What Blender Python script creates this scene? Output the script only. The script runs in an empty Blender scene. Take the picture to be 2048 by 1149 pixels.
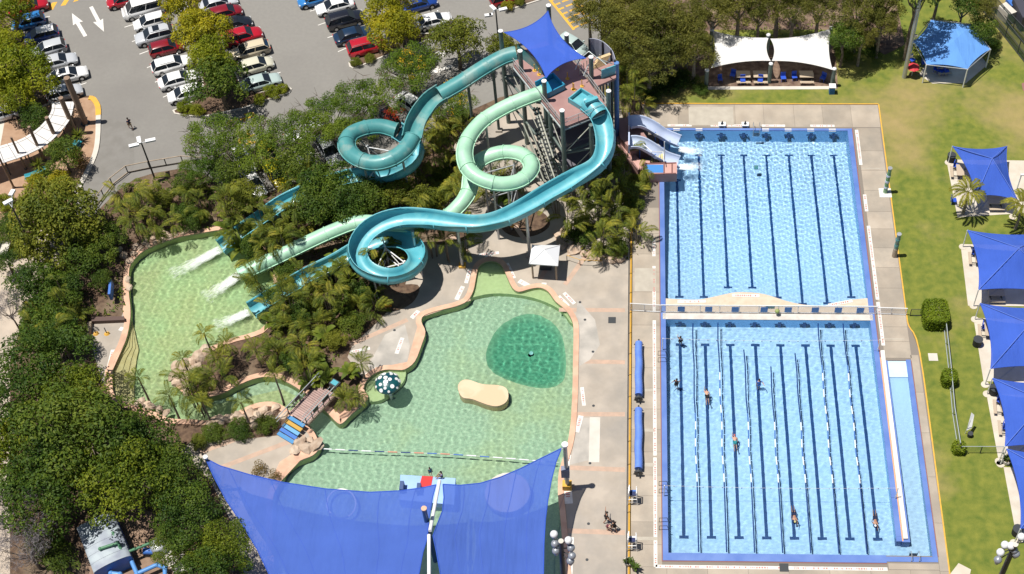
import bpy, bmesh, math, random
import numpy as np
from mathutils import Vector, Matrix, Euler
from mathutils.geometry import tessellate_polygon

# ---------------------------------------------------------------- camera, sky, sun, exposure
SC = bpy.context.scene
COL = SC.collection
F_PX, PITCH, YAW, ROLL = 2907.05543, 0.90771, 0.04781, -0.03142
CAM = np.array([-4.80821, -61.23926, 117.22659])
PX, PW, PH = 1179.4, 2048.0, 1149.0
def _axes():
    a = np.array([[math.cos(YAW), -math.sin(YAW), 0], [math.sin(YAW), math.cos(YAW), 0], [0, 0, 1]])
    fwd = a @ np.array([0, math.cos(PITCH), -math.sin(PITCH)])
    right = a @ np.array([1, 0, 0.])
    up = np.cross(right, fwd)
    r = math.cos(ROLL) * right + math.sin(ROLL) * up
    u = -math.sin(ROLL) * right + math.cos(ROLL) * up
    return r, u, fwd
CR, CU, CF = _axes()
cd = bpy.data.cameras.new('camera')
cam = bpy.data.objects.new('camera', cd)
COL.objects.link(cam)
cam.matrix_world = Matrix(((CR[0], CU[0], -CF[0], CAM[0]), (CR[1], CU[1], -CF[1], CAM[1]), (CR[2], CU[2], -CF[2], CAM[2]), (0, 0, 0, 1)))
cd.sensor_width = 36; cd.lens = F_PX / PW * 36
cd.shift_x = -(PX - PW / 2) / PW
cd.clip_start = 1; cd.clip_end = 1500
SC.camera = cam
W = bpy.data.worlds.new('World'); SC.world = W; W.use_nodes = True
_n = W.node_tree
sky = _n.nodes.new('ShaderNodeTexSky'); sky.sky_type = 'NISHITA'; sky.sun_disc = False
sky.sun_elevation = math.radians(73); sky.sun_rotation = math.radians(264)
_n.links.new(sky.outputs[0], _n.nodes['Background'].inputs[0])
_n.nodes['Background'].inputs[1].default_value = 0.05
sl = bpy.data.lights.new('sun', 'SUN'); sl.energy = 5.0; sl.angle = math.radians(0.53); sl.color = (1, .955, .88)
sun = bpy.data.objects.new('sun', sl); COL.objects.link(sun)
SUNV = Vector((0.30, 0.03, -1.0)).normalized()
sun.rotation_euler = SUNV.to_track_quat('-Z', 'Y').to_euler()
sun.location = (-60, 20, 150)
sl.cycles.is_caustics_light = True          # real refractive caustics on the pool floors
SC.view_settings.view_transform = 'Standard'; SC.view_settings.look = 'None'
SC.view_settings.gamma = 1; SC.view_settings.use_curve_mapping = False
SC.view_settings.exposure = 0.16
SC.cycles.max_bounces = 8; SC.cycles.transparent_max_bounces = 12
SC.cycles.diffuse_bounces = 2; SC.cycles.glossy_bounces = 3; SC.cycles.transmission_bounces = 4
SC.cycles.use_denoising = True

# ---------------------------------------------------------------- helpers
def G(x, y, z=0.0):
    """the place on the level z that was surveyed at this point of the photograph"""
    d = CF + (x - PX) / F_PX * CR - (y - PH / 2) / F_PX * CU
    t = (z - CAM[2]) / d[2]
    p = CAM + t * d
    return Vector((float(p[0]), float(p[1]), float(z)))
def GS(pts, z=0.0): return [G(x, y, z) for x, y in pts]
def lerp(a, b, t): return a + (b - a) * t
RND = random.Random(7)

def catmull(pts, n=8, closed=False):
    P = [np.array(p, float) for p in pts]; out = []
    N = len(P); rng = range(N if closed else N - 1)
    for i in rng:
        if closed: a, b, c, d = P[i - 1], P[i], P[(i + 1) % N], P[(i + 2) % N]
        else: a, b, c, d = P[max(i - 1, 0)], P[i], P[i + 1], P[min(i + 2, N - 1)]
        for k in range(n):
            t = k / n
            out.append(.5 * ((2 * b) + (c - a) * t + (2 * a - 5 * b + 4 * c - d) * t * t + (3 * b - a - 3 * c + d) * t ** 3))
    if not closed: out.append(P[-1])
    return out
def resample(pts, step):
    P = [np.array(p, float) for p in pts]
    L = [0]
    for a, b in zip(P, P[1:]): L.append(L[-1] + np.linalg.norm(b - a))
    n = max(2, int(round(L[-1] / step)) + 1); out = []
    A = np.array(P); Ls = np.array(L)
    for s in np.linspace(0, L[-1], n): out.append(np.array([np.interp(s, Ls, A[:, k]) for k in range(A.shape[1])]))
    return out
def sag_edge(a, b, toward, sag, n=10):
    a, b, c = Vector(a), Vector(b), Vector(toward)
    m = (a + b) / 2; d = (c - m); d = d.normalized() if d.length else d
    return [a.lerp(b, i / n) + d * sag * 4 * (i / n) * (1 - i / n) for i in range(n + 1)]

class MB:
    def __init__(s): s.v = []; s.f = []; s.sm = []
    def add(s, vs, fs, smooth=False):
        o = len(s.v); s.v += [tuple(float(c) for c in p) for p in vs]
        s.f += [tuple(i + o for i in f) for f in fs]; s.sm += [smooth] * len(fs); return s
    def box(s, c, d, rz=0.0, top=1.0, tilt=None):
        hx, hy, hz = d[0] / 2, d[1] / 2, d[2] / 2; vs = []
        for z in (-1, 1):
            k = top if z > 0 else 1
            for x, y in ((-1, -1), (1, -1), (1, 1), (-1, 1)): vs.append(Vector((x * hx * k, y * hy * k, z * hz)))
        m = Matrix.Rotation(rz, 3, 'Z')
        if tilt is not None: m = m @ Euler(tilt).to_matrix()
        vs = [m @ v + Vector(c) for v in vs]
        return s.add(vs, [(3, 2, 1, 0), (4, 5, 6, 7), (0, 1, 5, 4), (1, 2, 6, 5), (2, 3, 7, 6), (3, 0, 4, 7)])
    def cyl(s, a, b, r0, r1=None, n=8, caps=True, smooth=True):
        a, b = Vector(a), Vector(b); r1 = r0 if r1 is None else r1
        d = (b - a).normalized(); q = Vector((0, 0, 1)) if abs(d.z) < .9 else Vector((1, 0, 0))
        x = d.cross(q).normalized(); y = d.cross(x); vs = []
        for p, r in ((a, r0), (b, r1)):
            for i in range(n): t = 2 * math.pi * i / n; vs.append(p + x * math.cos(t) * r + y * math.sin(t) * r)
        s.add(vs, [(i, (i + 1) % n, n + (i + 1) % n, n + i) for i in range(n)], smooth)
        if caps: s.add(vs[:n], [tuple(range(n))[::-1]]); s.add(vs[n:], [tuple(range(n))])
        return s
    def tube(s, path, r, n=8, caps=True, rs=None):
        P = [Vector(p) for p in path]; vs = []; prev = None
        for i, p in enumerate(P):
            d = (P[min(i + 1, len(P) - 1)] - P[max(i - 1, 0)]).normalized()
            if prev is None: q = Vector((0, 0, 1)) if abs(d.z) < .9 else Vector((1, 0, 0)); x = d.cross(q).normalized()
            else: x = (prev - d * prev.dot(d)).normalized()
            prev = x; y = d.cross(x); rr = rs[i] if rs else r
            for k in range(n): t = 2 * math.pi * k / n; vs.append(p + x * math.cos(t) * rr + y * math.sin(t) * rr)
        fs = [(i * n + k, i * n + (k + 1) % n, (i + 1) * n + (k + 1) % n, (i + 1) * n + k) for i in range(len(P) - 1) for k in range(n)]
        s.add(vs, fs, True)
        if caps: s.add(vs[:n], [tuple(range(n))[::-1]]); s.add(vs[-n:], [tuple(range(n))])
        return s
    def prism(s, poly, z0, z1, holes=()):
        """flat polygon (xy) with thickness; holes are xy loops"""
        loops = [[Vector((p[0], p[1], 0)) for p in L] for L in [poly, *holes]]
        flat = [p for L in loops for p in L]; tri = tessellate_polygon(loops)
        top = [(p.x, p.y, z1) for p in flat]
        s.add(top, [_up(flat, t) for t in tri])
        if z0 is not None:
            s.add([(p.x, p.y, z0) for p in flat], [_up(flat, t)[::-1] for t in tri])
            for L in loops:
                n = len(L)
                s.add([(p.x, p.y, z0) for p in L] + [(p.x, p.y, z1) for p in L], [(i, (i + 1) % n, n + (i + 1) % n, n + i) for i in range(n)])
        return s
    def wall(s, path, z0, z1, closed=False):
        n = len(path); m = n if closed else n - 1
        return s.add([(p[0], p[1], z0) for p in path] + [(p[0], p[1], z1) for p in path], [(i, (i + 1) % n, n + (i + 1) % n, n + i) for i in range(m)])
    def sphere(s, c, r, nu=10, nv=6, sc=(1, 1, 1), z0=-1.0):
        vs = []; c = Vector(c)
        for j in range(nv + 1):
            t = lerp(math.asin(z0), math.pi / 2, j / nv)
            for i in range(nu): a = 2 * math.pi * i / nu; vs.append(c + Vector((math.cos(t) * math.cos(a) * sc[0], math.cos(t) * math.sin(a) * sc[1], math.sin(t) * sc[2])) * r)
        return s.add(vs, [(j * nu + i, j * nu + (i + 1) % nu, (j + 1) * nu + (i + 1) % nu, (j + 1) * nu + i) for j in range(nv) for i in range(nu)], True)
    def grid(s, fn, nu, nv, smooth=True):
        vs = [fn(i / nu, j / nv) for j in range(nv + 1) for i in range(nu + 1)]
        return s.add(vs, [(j * (nu + 1) + i, j * (nu + 1) + i + 1, (j + 1) * (nu + 1) + i + 1, (j + 1) * (nu + 1) + i) for j in range(nv) for i in range(nu)], smooth)
    def strip(s, path, w, z):
        """flat ribbon of width w along an xy path"""
        P = [Vector((p[0], p[1])) for p in path]; L = []; R = []
        for i, p in enumerate(P):
            d = (P[min(i + 1, len(P) - 1)] - P[max(i - 1, 0)]).normalized(); n = Vector((-d.y, d.x)) * w / 2
            L.append((p.x + n.x, p.y + n.y, z)); R.append((p.x - n.x, p.y - n.y, z))
        n = len(P)
        return s.add(L + R, [(n + i, n + i + 1, i + 1, i) for i in range(n - 1)])
    def mesh(s, name, m, off=(0, 0, 0)):
        me = bpy.data.meshes.new(name)
        ox, oy, oz = off
        me.from_pydata([(x - ox, y - oy, z - oz) for x, y, z in s.v], [], s.f)
        me.polygons.foreach_set('use_smooth', s.sm)
        for mm in (m if isinstance(m, (list, tuple)) else [m]): me.materials.append(mm)
        return me
    def build(s, name, m, parent=None, **kw):
        off = (0, 0, 0)
        if parent is not None:
            p = parent
            while p is not None: off = tuple(a + b for a, b in zip(off, p.location)); p = p.parent
        me = s.mesh(name, m, off)
        return place(name, me, parent, **kw)
def _up(flat, t):
    a, b, c = (flat[i] for i in t)
    return tuple(t) if (b - a).cross(c - a).z > 0 else tuple(t)[::-1]
def place(name, me, parent=None, loc=(0, 0, 0), rot=(0, 0, 0), scale=(1, 1, 1), label=None, cat=None, group=None, kind=None):
    o = bpy.data.objects.new(name, me); COL.objects.link(o)
    if parent is not None: o.parent = parent; KIDS.setdefault(parent.name, []).append(o)
    o.location = loc; o.rotation_euler = rot; o.scale = scale
    return tag(o, label, cat, group, kind)
def tag(o, label=None, cat=None, group=None, kind=None):
    if label: o['label'] = label
    if cat: o['category'] = cat
    if group: o['group'] = group
    if kind: o['kind'] = kind
    return o
def thing(name, label, cat, loc=(0, 0, 0), rz=0.0, group=None, scale=1.0):
    o = bpy.data.objects.new(name, None); COL.objects.link(o); o.empty_display_size = .3
    o.location = loc; o.rotation_euler = (0, 0, rz); o.scale = (scale,) * 3
    return tag(o, label, cat, group)
KIDS = {}
def kids(o):
    return KIDS.get(o.name, [])
def dup(root, label, loc, rz=0.0, scale=1.0, group=None, sc3=None):
    def cp(o, par):
        c = o.copy(); COL.objects.link(c)
        if par is not None: c.parent = par; KIDS.setdefault(par.name, []).append(c)
        for k in kids(o): cp(k, c)
        return c
    c = cp(root, None); c.location = loc; c.rotation_euler = (0, 0, rz); c.scale = sc3 or (scale,) * 3
    c['label'] = label
    if group: c['group'] = group
    return c
def recolor(root, names, m):
    for k in kids(root) + [g for q in kids(root) for g in kids(q)]:
        if k.name.split('.')[0] in names and k.type == 'MESH':
            k.material_slots[0].link = 'OBJECT'; k.material_slots[0].material = m
def pip(x, y, poly):
    c = False; n = len(poly); j = n - 1
    for i in range(n):
        xi, yi = poly[i][0], poly[i][1]; xj, yj = poly[j][0], poly[j][1]
        if (yi > y) != (yj > y) and x < (xj - xi) * (y - yi) / (yj - yi) + xi: c = not c
        j = i
    return c
def inset(poly, d):
    """move a closed xy loop outwards (d>0) along its normals, orientation-safe"""
    n = len(poly); A = sum(poly[i][0] * poly[(i + 1) % n][1] - poly[(i + 1) % n][0] * poly[i][1] for i in range(n)) / 2
    s = 1 if A > 0 else -1; out = []
    for i in range(n):
        a, b, c = (Vector((poly[k % n][0], poly[k % n][1])) for k in (i - 1, i, i + 1))
        d1 = (b - a).normalized(); d2 = (c - b).normalized(); n1 = Vector((d1.y, -d1.x)); n2 = Vector((d2.y, -d2.x))
        m = (n1 + n2); m = m.normalized() if m.length > 1e-6 else n1
        k = 1 / max(.6, m.dot(n1)); out.append(tuple(b + m * d * s * k))
    return out

# ---------------------------------------------------------------- materials
MATS = {}
def mat(name, c, c2=None, scale=1.0, rough=.7, bump=0.0, bscale=None, metal=0.0, contrast=(.35, .65), rnd=0.0, spec=None, detail=4, coord='world', alpha=None, coat=0, c3=None, s3=.15, t3=(.5,.7)):
    if name in MATS: return MATS[name]
    m = bpy.data.materials.new(name); m.use_nodes = True; nt = m.node_tree; N = nt.nodes; L = nt.links
    b = N['Principled BSDF']; b.inputs['Roughness'].default_value = rough; b.inputs['Metallic'].default_value = metal
    if spec is not None: b.inputs['Specular IOR Level'].default_value = spec
    if coat: b.inputs['Coat Weight'].default_value = coat; b.inputs['Coat Roughness'].default_value = .08
    b.inputs['Base Color'].default_value = (*c, 1)
    if coord == 'world': g = N.new('ShaderNodeNewGeometry'); src = g.outputs['Position']
    else: g = N.new('ShaderNodeTexCoord'); src = g.outputs['Object']
    out = None
    if c2 is not None:
        t = N.new('ShaderNodeTexNoise'); t.inputs['Scale'].default_value = scale; t.inputs['Detail'].default_value = detail
        L.new(src, t.inputs['Vector'])
        r = N.new('ShaderNodeValToRGB'); r.color_ramp.elements[0].position = contrast[0]; r.color_ramp.elements[1].position = contrast[1]
        r.color_ramp.elements[0].color = (*c, 1); r.color_ramp.elements[1].color = (*c2, 1)
        L.new(t.outputs['Fac'], r.inputs['Fac']); out = r.outputs['Color']
    if c3 is not None:
        t = N.new('ShaderNodeTexNoise'); t.inputs['Scale'].default_value = s3; t.inputs['Detail'].default_value = 5; t.inputs['Roughness'].default_value = .6
        mp = N.new('ShaderNodeMapping'); mp.inputs['Location'].default_value = (31, 17, 5); L.new(src, mp.inputs[0]); L.new(mp.outputs[0], t.inputs['Vector'])
        r = N.new('ShaderNodeValToRGB'); r.color_ramp.elements[0].position = t3[0]; r.color_ramp.elements[1].position = t3[1]
        L.new(t.outputs['Fac'], r.inputs['Fac'])
        mx = N.new('ShaderNodeMixRGB'); mx.inputs[2].default_value = (*c3, 1); L.new(r.outputs[0], mx.inputs[0])
        if out is None: mx.inputs[1].default_value = (*c, 1)
        else: L.new(out, mx.inputs[1])
        out = mx.outputs[0]
    if rnd:
        oi = N.new('ShaderNodeObjectInfo'); mr = N.new('ShaderNodeMapRange'); mr.inputs[3].default_value = 1 - rnd; mr.inputs[4].default_value = 1 + rnd
        L.new(oi.outputs['Random'], mr.inputs[0]); hs = N.new('ShaderNodeHueSaturation'); L.new(mr.outputs[0], hs.inputs['Value'])
        if out is None: hs.inputs['Color'].default_value = (*c, 1)
        else: L.new(out, hs.inputs['Color'])
        out = hs.outputs[0]
    if out is not None: L.new(out, b.inputs['Base Color'])
    if bump:
        t = N.new('ShaderNodeTexNoise'); t.inputs['Scale'].default_value = bscale or scale * 6; t.inputs['Detail'].default_value = 3; L.new(src, t.inputs['Vector'])
        bn = N.new('ShaderNodeBump'); bn.inputs['Strength'].default_value = bump; bn.inputs['Distance'].default_value = .05
        L.new(t.outputs['Fac'], bn.inputs['Height']); L.new(bn.outputs[0], b.inputs['Normal'])
    MATS[name] = m; return m
def leafmat(name, c1, c2, c3=None, trans=.35, nscale=.25):
    """leaf: random tint per leaf, slow variation over the crown, some light passes through"""
    if name in MATS: return MATS[name]
    m = bpy.data.materials.new(name); m.use_nodes = True; nt = m.node_tree; N = nt.nodes; L = nt.links
    N.remove(N['Principled BSDF']); g = N.new('ShaderNodeNewGeometry')
    r = N.new('ShaderNodeValToRGB'); e = r.color_ramp.elements; e[0].color = (*c1, 1); e[1].color = (*c2, 1)
    if c3: k = e.new(.5); k.color = (*c3, 1)
    t = N.new('ShaderNodeTexNoise'); t.inputs['Scale'].default_value = nscale; L.new(g.outputs['Position'], t.inputs['Vector'])
    ma = N.new('ShaderNodeMath'); ma.operation = 'MULTIPLY_ADD'; ma.inputs[1].default_value = .6; L.new(g.outputs['Random Per Island'], ma.inputs[0])
    sb = N.new('ShaderNodeMath'); sb.operation = 'MULTIPLY_ADD'; sb.inputs[1].default_value = 1.6; sb.inputs[2].default_value = -.6; L.new(t.outputs['Fac'], sb.inputs[0])
    L.new(sb.outputs[0], ma.inputs[2]); L.new(ma.outputs[0], r.inputs[0])
    d = N.new('ShaderNodeBsdfDiffuse'); tr = N.new('ShaderNodeBsdfTranslucent'); gl = N.new('ShaderNodeBsdfGlossy'); gl.inputs['Roughness'].default_value = .6
    L.new(r.outputs[0], d.inputs[0]); L.new(r.outputs[0], tr.inputs[0])
    gl.inputs[0].default_value = (1, 1, 1, 1)
    mx = N.new('ShaderNodeMixShader'); mx.inputs[0].default_value = trans; L.new(d.outputs[0], mx.inputs[1]); L.new(tr.outputs[0], mx.inputs[2])
    m2 = N.new('ShaderNodeMixShader'); m2.inputs[0].default_value = .012; L.new(mx.outputs[0], m2.inputs[1]); L.new(gl.outputs[0], m2.inputs[2])
    L.new(m2.outputs[0], N['Material Output'].inputs[0]); MATS[name] = m; return m
def fabric(name, c, see=.1, trans=.35):
    """knitted shade cloth: diffuse + translucent, and small gaps that let a share of the light through"""
    if name in MATS: return MATS[name]
    m = bpy.data.materials.new(name); m.use_nodes = True; nt = m.node_tree; N = nt.nodes; L = nt.links
    N.remove(N['Principled BSDF'])
    g = N.new('ShaderNodeNewGeometry'); t = N.new('ShaderNodeTexNoise'); t.inputs['Scale'].default_value = .35; t.inputs['Detail'].default_value = 5; L.new(g.outputs['Position'], t.inputs['Vector'])
    hs = N.new('ShaderNodeHueSaturation'); hs.inputs['Color'].default_value = (*c, 1)
    mr = N.new('ShaderNodeMapRange'); mr.inputs[3].default_value = .82; mr.inputs[4].default_value = 1.18; L.new(t.outputs['Fac'], mr.inputs[0]); L.new(mr.outputs[0], hs.inputs['Value'])
    d = N.new('ShaderNodeBsdfDiffuse'); tr = N.new('ShaderNodeBsdfTranslucent'); tp = N.new('ShaderNodeBsdfTransparent')
    L.new(hs.outputs[0], d.inputs[0]); L.new(hs.outputs[0], tr.inputs[0])
    mp = N.new('ShaderNodeMapping'); mp.inputs['Scale'].default_value = (.9, .12, .5); mp.inputs['Rotation'].default_value = (0, 0, .5); L.new(g.outputs['Position'], mp.inputs[0])
    t2 = N.new('ShaderNodeTexNoise'); t2.inputs['Scale'].default_value = 1.1; t2.inputs['Detail'].default_value = 3; L.new(mp.outputs[0], t2.inputs['Vector'])
    bn = N.new('ShaderNodeBump'); bn.inputs['Strength'].default_value = .55; bn.inputs['Distance'].default_value = .35; L.new(t2.outputs['Fac'], bn.inputs['Height']); L.new(bn.outputs[0], d.inputs['Normal'])
    a = N.new('ShaderNodeMixShader'); a.inputs[0].default_value = trans; L.new(d.outputs[0], a.inputs[1]); L.new(tr.outputs[0], a.inputs[2])
    b = N.new('ShaderNodeMixShader'); b.inputs[0].default_value = see; L.new(a.outputs[0], b.inputs[1]); L.new(tp.outputs[0], b.inputs[2])
    L.new(b.outputs[0], N['Material Output'].inputs[0]); MATS[name] = m; return m
def receiver(o): o.cycles.is_caustics_receiver = True; return o

M_ASPH = mat('asphalt', (.215, .205, .19), (.245, .235, .215), 2.5, .9, .15, 14, contrast=(.2, .8), c3=(.17, .16, .15), s3=.05, t3=(.45, .8))
M_DIRT = mat('mulch', (.075, .045, .03), (.15, .095, .06), 2.2, .95, .8, 9, c3=(.2, .15, .1), s3=.3)
M_CONC = mat('concrete', (.35, .295, .235), (.42, .36, .29), .5, .85, .1, 9, rnd=.10, c3=(.28, .25, .21), s3=.35, t3=(.42, .75))
M_CONC2 = mat('concrete_plain', (.37, .32, .265), (.45, .39, .325), .55, .85, .1, 9, c3=(.27, .25, .225), s3=.16, t3=(.45, .75))
M_PALE = mat('pale_concrete', (.55, .51, .45), (.62, .58, .52), .8, .85, .1, 9)
M_PINK = mat('pink_coping', (.58, .35, .24), (.68, .44, .31), .9, .8, .15, 8, c3=(.48, .30, .21), s3=.5)
M_BAND = mat('brick_band', (.52, .36, .27), (.42, .31, .24), 1.5, .85, .2, 10)
M_GRASS = mat('lawn', (.085, .13, .015), (.215, .222, .033), 1.1, .95, .9, 12, contrast=(.25, .75), detail=8, c3=(.37, .27, .12), s3=.075, t3=(.47, .72))
M_PAVER = mat('brown_pavers', (.33, .20, .125), (.40, .26, .17), 1.0, .85, .2, 8)
M_PURP = mat('blue_coping_paint', (.085, .165, .46), (.13, .22, .52), .5, .5, .05)
M_REDB = mat('red_brown_edge', (.26, .12, .11), None, rough=.8)
M_YEL = mat('yellow_paint', (.72, .40, .04), (.60, .34, .06), 1.5, .7)
M_WPAINT = mat('white_paint', (.74, .72, .68), (.62, .60, .56), 2.0, .7)
M_WHITE = mat('white_metal', (.78, .78, .78), None, rough=.4)
M_STEEL = mat('galvanised_steel', (.42, .44, .46), (.5, .52, .54), 2, .45, metal=.5)
M_DSTEEL = mat('dark_steel', (.04, .045, .05), None, rough=.5)
M_POST = mat('grey_green_post', (.11, .15, .14), (.15, .19, .17), 2, .6)
M_BLUEP = mat('blue_paint', (.05, .16, .5), None, rough=.5)
M_BARK = mat('bark', (.12, .09, .065), (.2, .16, .12), 3, .9, .5)
M_BARK2 = mat('pale_bark', (.3, .26, .21), (.2, .16, .12), 3, .9, .4)
M_ROCK = mat('rock', (.40, .29, .21), (.54, .43, .33), 1.4, .9, .6, 4, rnd=.2)
M_RUB = mat('black_rubber', (.02, .02, .022), None, rough=.8)
M_TEXT = mat('faded_red_lettering', (.50, .22, .2), None, rough=.8)
M_WOOD = mat('weathered_timber', (.32, .25, .18), (.42, .34, .26), 3, .8, .3)
# ================================================================ GROUND
def XY(pts): return [(p[0], p[1]) for p in pts]
def GX(pts, z=0.0): return XY(GS(pts, z))
WX0, WX1, WY0, WY1 = -1.45, 18.98, 0.1, 52.45           # lap pools, inner faces
CHX0, CHX1, CHY1 = 20.05, 22.0, 21.3                     # ramp channel
lap_hole = [(WX0, WY0), (CHX1, WY0), (CHX1, CHY1), (CHX0, CHY1), (CHX0, 2.0), (WX1, 2.0), (WX1, WY1), (WX0, WY1)]
_main = [(563,963),(575,940),(600,923),(626,912),(639,897),(638,886),(629,866),(618,853),(598,838),(575,819),(547,805),(505,810),(458,833),(420,842),(380,840),
 (340,838),(312,826),(285,818),(258,808),(234,795),(226,782),(224,762),(225,743),(232,717),(251,685),(260,646),(261,617),(258,586),(258,555),(262,530),(285,505),(315,490),(350,477),(400,468),
 (450,462),(500,480),(540,540),(550,600),(530,652),(500,668),(470,676),(436,688),(402,705),(370,725),(352,745),(350,768),(366,786),(400,796),(440,790),
 (472,774),(505,760),(536,755),(569,763),(603,783),(628,803),(653,825),(675,847),(686,847),(703,830),(736,800),(728,780),(734,762),(750,748),(770,741),(792,741),(810,740),(830,724),
 (843,692),(851,665),(843,645),(849,632),(879,622),(912,614),(935,603),(947,582),(952,557),(957,536),(968,526),(985,523),(1000,529),(1008,541),(1015,557),(1025,577),(1038,585),(1061,579),
 (1081,577),(1097,585),(1111,604),(1130,620),(1144,642),(1147,665),(1146,720),(1145,778),(1143,820),(1141,849),(1134,892),(1118,943),(1116,992),(1119,1020),(1124,1078),(1130,1149),(1134,1250),
 (1100,1300),(700,1300),(560,1250),(548,1100),(545,1030),(548,990)]
lag = XY(catmull(GX(_main), 3, closed=True))
isl = XY(catmull(GX([(916,778),(921,765),(936,761),(965,770),(995,772),(1012,778),(1017,792),(1012,806),(995,814),(975,811),(945,800),(925,796)]), 4, closed=True))
LAGZ = -0.16
far = [(-260, -90), (150, -90), (150, 260), (-260, 260)]
MB().prism(far, None, 0, [lap_hole, lag]).build('ground', M_DIRT, kind='structure')
# --- car park asphalt
asph = GX([(-260,-200),(1330,-200),(1330,60),(1290,95),(1240,140),(1000,195),(900,240),(830,300),(720,345),(640,352),(560,372),(500,392),(450,372),(400,345),(365,337),(310,346),(270,358),(238,380),(205,412),(180,440),(150,430),(150,388),(172,340),(196,300),(198,220),(188,192),(150,192),(60,190),(0,186),(-260,130)])
MB().prism(asph, None, .004).build('car_park_asphalt', M_ASPH, kind='structure')
M_ASPH2 = mat('asphalt_darker', (.185, .175, .16), (.215, .205, .19), .8, .9, .25, 14)
MB().prism(XY(catmull(GX([(212,240),(262,252),(268,300),(262,345),(205,405),(165,425),(160,350),(200,290)]), 4, True)), None, .008).build('asphalt_patch', M_ASPH2, kind='structure')
# --- lawn
lawn = [(22.9, -12), (80, -12), (80, 110), (-30, 110)] + GX([(1140,205),(1230,170),(1262,190),(1285,208)]) + [(22.85, 56.6)]
lawn = [(23.2, -12), (80, -12), (80, 110), (-8, 110), (-8, 68)] + GX([(1262,196),(1285,207)]) + [(22.83, 56.62), (22.75, 40), (22.7, 26.5), (23.5, 22.5), (23.3, 8), (23.2, 0)]
MB().prism(lawn, None, .0065).build('lawn', M_GRASS, kind='structure')
# mulch under the gum trees
M_BED = mat('leaf_litter', (.10, .06, .045), (.22, .15, .105), 1.6, .95, .8, 7, c3=(.26, .19, .13), s3=.35)
MB().prism(GX([(1240,-60),(1780,-60),(1800,40),(1810,90),(1770,110),(1700,75),(1680,60),(1420,60),(1412,150),(1330,176),(1270,165)]), None, .008).build('leaf_litter_bed', M_BED, kind='structure')
# --- concourse round the lagoon (the holes are the pools)
conc = GX([(1256,1290),(1256,470),(1235,300),(1180,180),(1000,170),(930,235),(905,300),(940,330),(900,390),(850,430),(830,500),(800,590),(750,640),(700,690)])
# trace: outside edge, then back along the lagoon shore
def shore(i0, i1):
    n = len(lag); out = []
    i = i0
    while True:
        out.append(lag[i % n])
        if i % n == i1 % n: break
        i += 1
    return out
def near(pt):
    p = G(*pt); return min(range(len(lag)), key=lambda i: (lag[i][0] - p.x) ** 2 + (lag[i][1] - p.y) ** 2)
a0, a1 = near((734,762)), near((1134,1250))
east = GX([(1190,1300),(1257,1300),(1257,520),(1262,300),(1240,210),(1200,190),(1000,205),(930,245),(905,300),(940,330),(900,390),(850,430),(830,500),(805,590),(760,640),(705,690),(695,715),(715,745)])
MB().prism(shore(a0, a1) + east, None, .0055).build('concourse', M_CONC2, kind='structure')
b0, b1 = near((548,990)), near((618,853))
south = GX([(610,862),(585,868),(480,880),(380,885),(360,905),(420,960),(470,1060),(520,1300)])
MB().prism(shore(near((560,1250)), near((618,853))) + south, None, .004).build('south_path', M_CONC2, kind='structure')
c0, c1 = near((226,782)), near((258,600))
MB().prism(shore(c0, c1) + GX([(240,640),(182,645),(176,672),(205,765)]), None, .004).build('west_landing', M_CONC2, kind='structure')
MB().prism(GX([(-60,575),(95,450),(130,480),(110,560),(60,600),(20,720),(20,1300),(-200,1300)]), None, .004).build('west_path', mat('path_tan', (.42, .35, .28), (.50, .42, .34), .6, .85, .1, 9, c3=(.36, .31, .27), s3=.3), kind='structure')
MB().prism(GX([(-90,150),(0,190),(60,195),(150,196),(185,196),(197,215),(194,300),(150,390),(120,420),(60,430),(-60,470)]), None, .0105).build('plaza_paving', M_PAVER, kind='structure')
MB().prism(GX([(0,190),(-60,215),(-60,300),(0,296),(10,240)]), None, .0145).build('footpath', M_PALE, kind='structure')
# kerbs
def kerb(path, w=.3, h=.13, m=None, name='kerb'):
    P = path; L = []; 
    mb = MB(); P = [Vector((p[0], p[1])) for p in P]; A = []; B = []
    for i, p in enumerate(P):
        d = (P[min(i + 1, len(P) - 1)] - P[max(i - 1, 0)]).normalized(); n = Vector((-d.y, d.x)) * w / 2; A.append(p + n); B.append(p - n)
    mb.prism([tuple(a) for a in A] + [tuple(b) for b in reversed(B)], -.02, h)
    return mb.build(name, m or M_PALE, kind='structure')
kerb(XY(catmull(GX([(197,232),(196,275),(190,310),(172,350),(150,390)]), 4)), .55, .13, M_PALE)
kerb(XY(catmull(GX([(178,197),(187,199),(196,214),(197,232)]), 3)), .6, .14, M_YEL, 'yellow_kerb')
# --- lap pool deck of separate slabs
def slab_strip(x0, x1, ys, parent, xs=None):
    for a, b in zip(ys, ys[1:]):
        cols = xs or [x0, x1]
        for c, d in zip(cols, cols[1:]):
            MB().box(((c + d) / 2, (a + b) / 2, 0.0), (abs(d - c) - .035, abs(b - a) - .035, .05)).build('concrete_slab', M_CONC, parent)
deck = thing('pool_deck', None, None, (0, 0, 0)); deck['kind'] = 'structure'
MB().prism([(-5.2, -8), (23.2, -8), (23.35, 8), (23.45, 22.3), (22.65, 26.5), (22.8, 56.55), (-3.8, 56.55), (-5.2, 40)], None, .009, [[(WX0 - .02, WY0 - .02), (CHX1 + .02, WY0 - .02), (CHX1 + .02, CHY1 + .02), (CHX0 - .02, CHY1 + .02), (CHX0 - .02, 2.0), (WX1 + .02, 2.0), (WX1 + .02, WY1 + .02), (WX0 - .02, WY1 + .02)]]).build('joint_bed', mat('joint_sand', (.22, .19, .16), None, rough=.9), deck)
slab_strip(19.95, 22.6, [21.6, 23.6, 25.4, 27.4, 30.3, 33.0, 35.6, 38.2, 40.6, 43.6, 46.5, 49.4, 52.9], deck)
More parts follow.
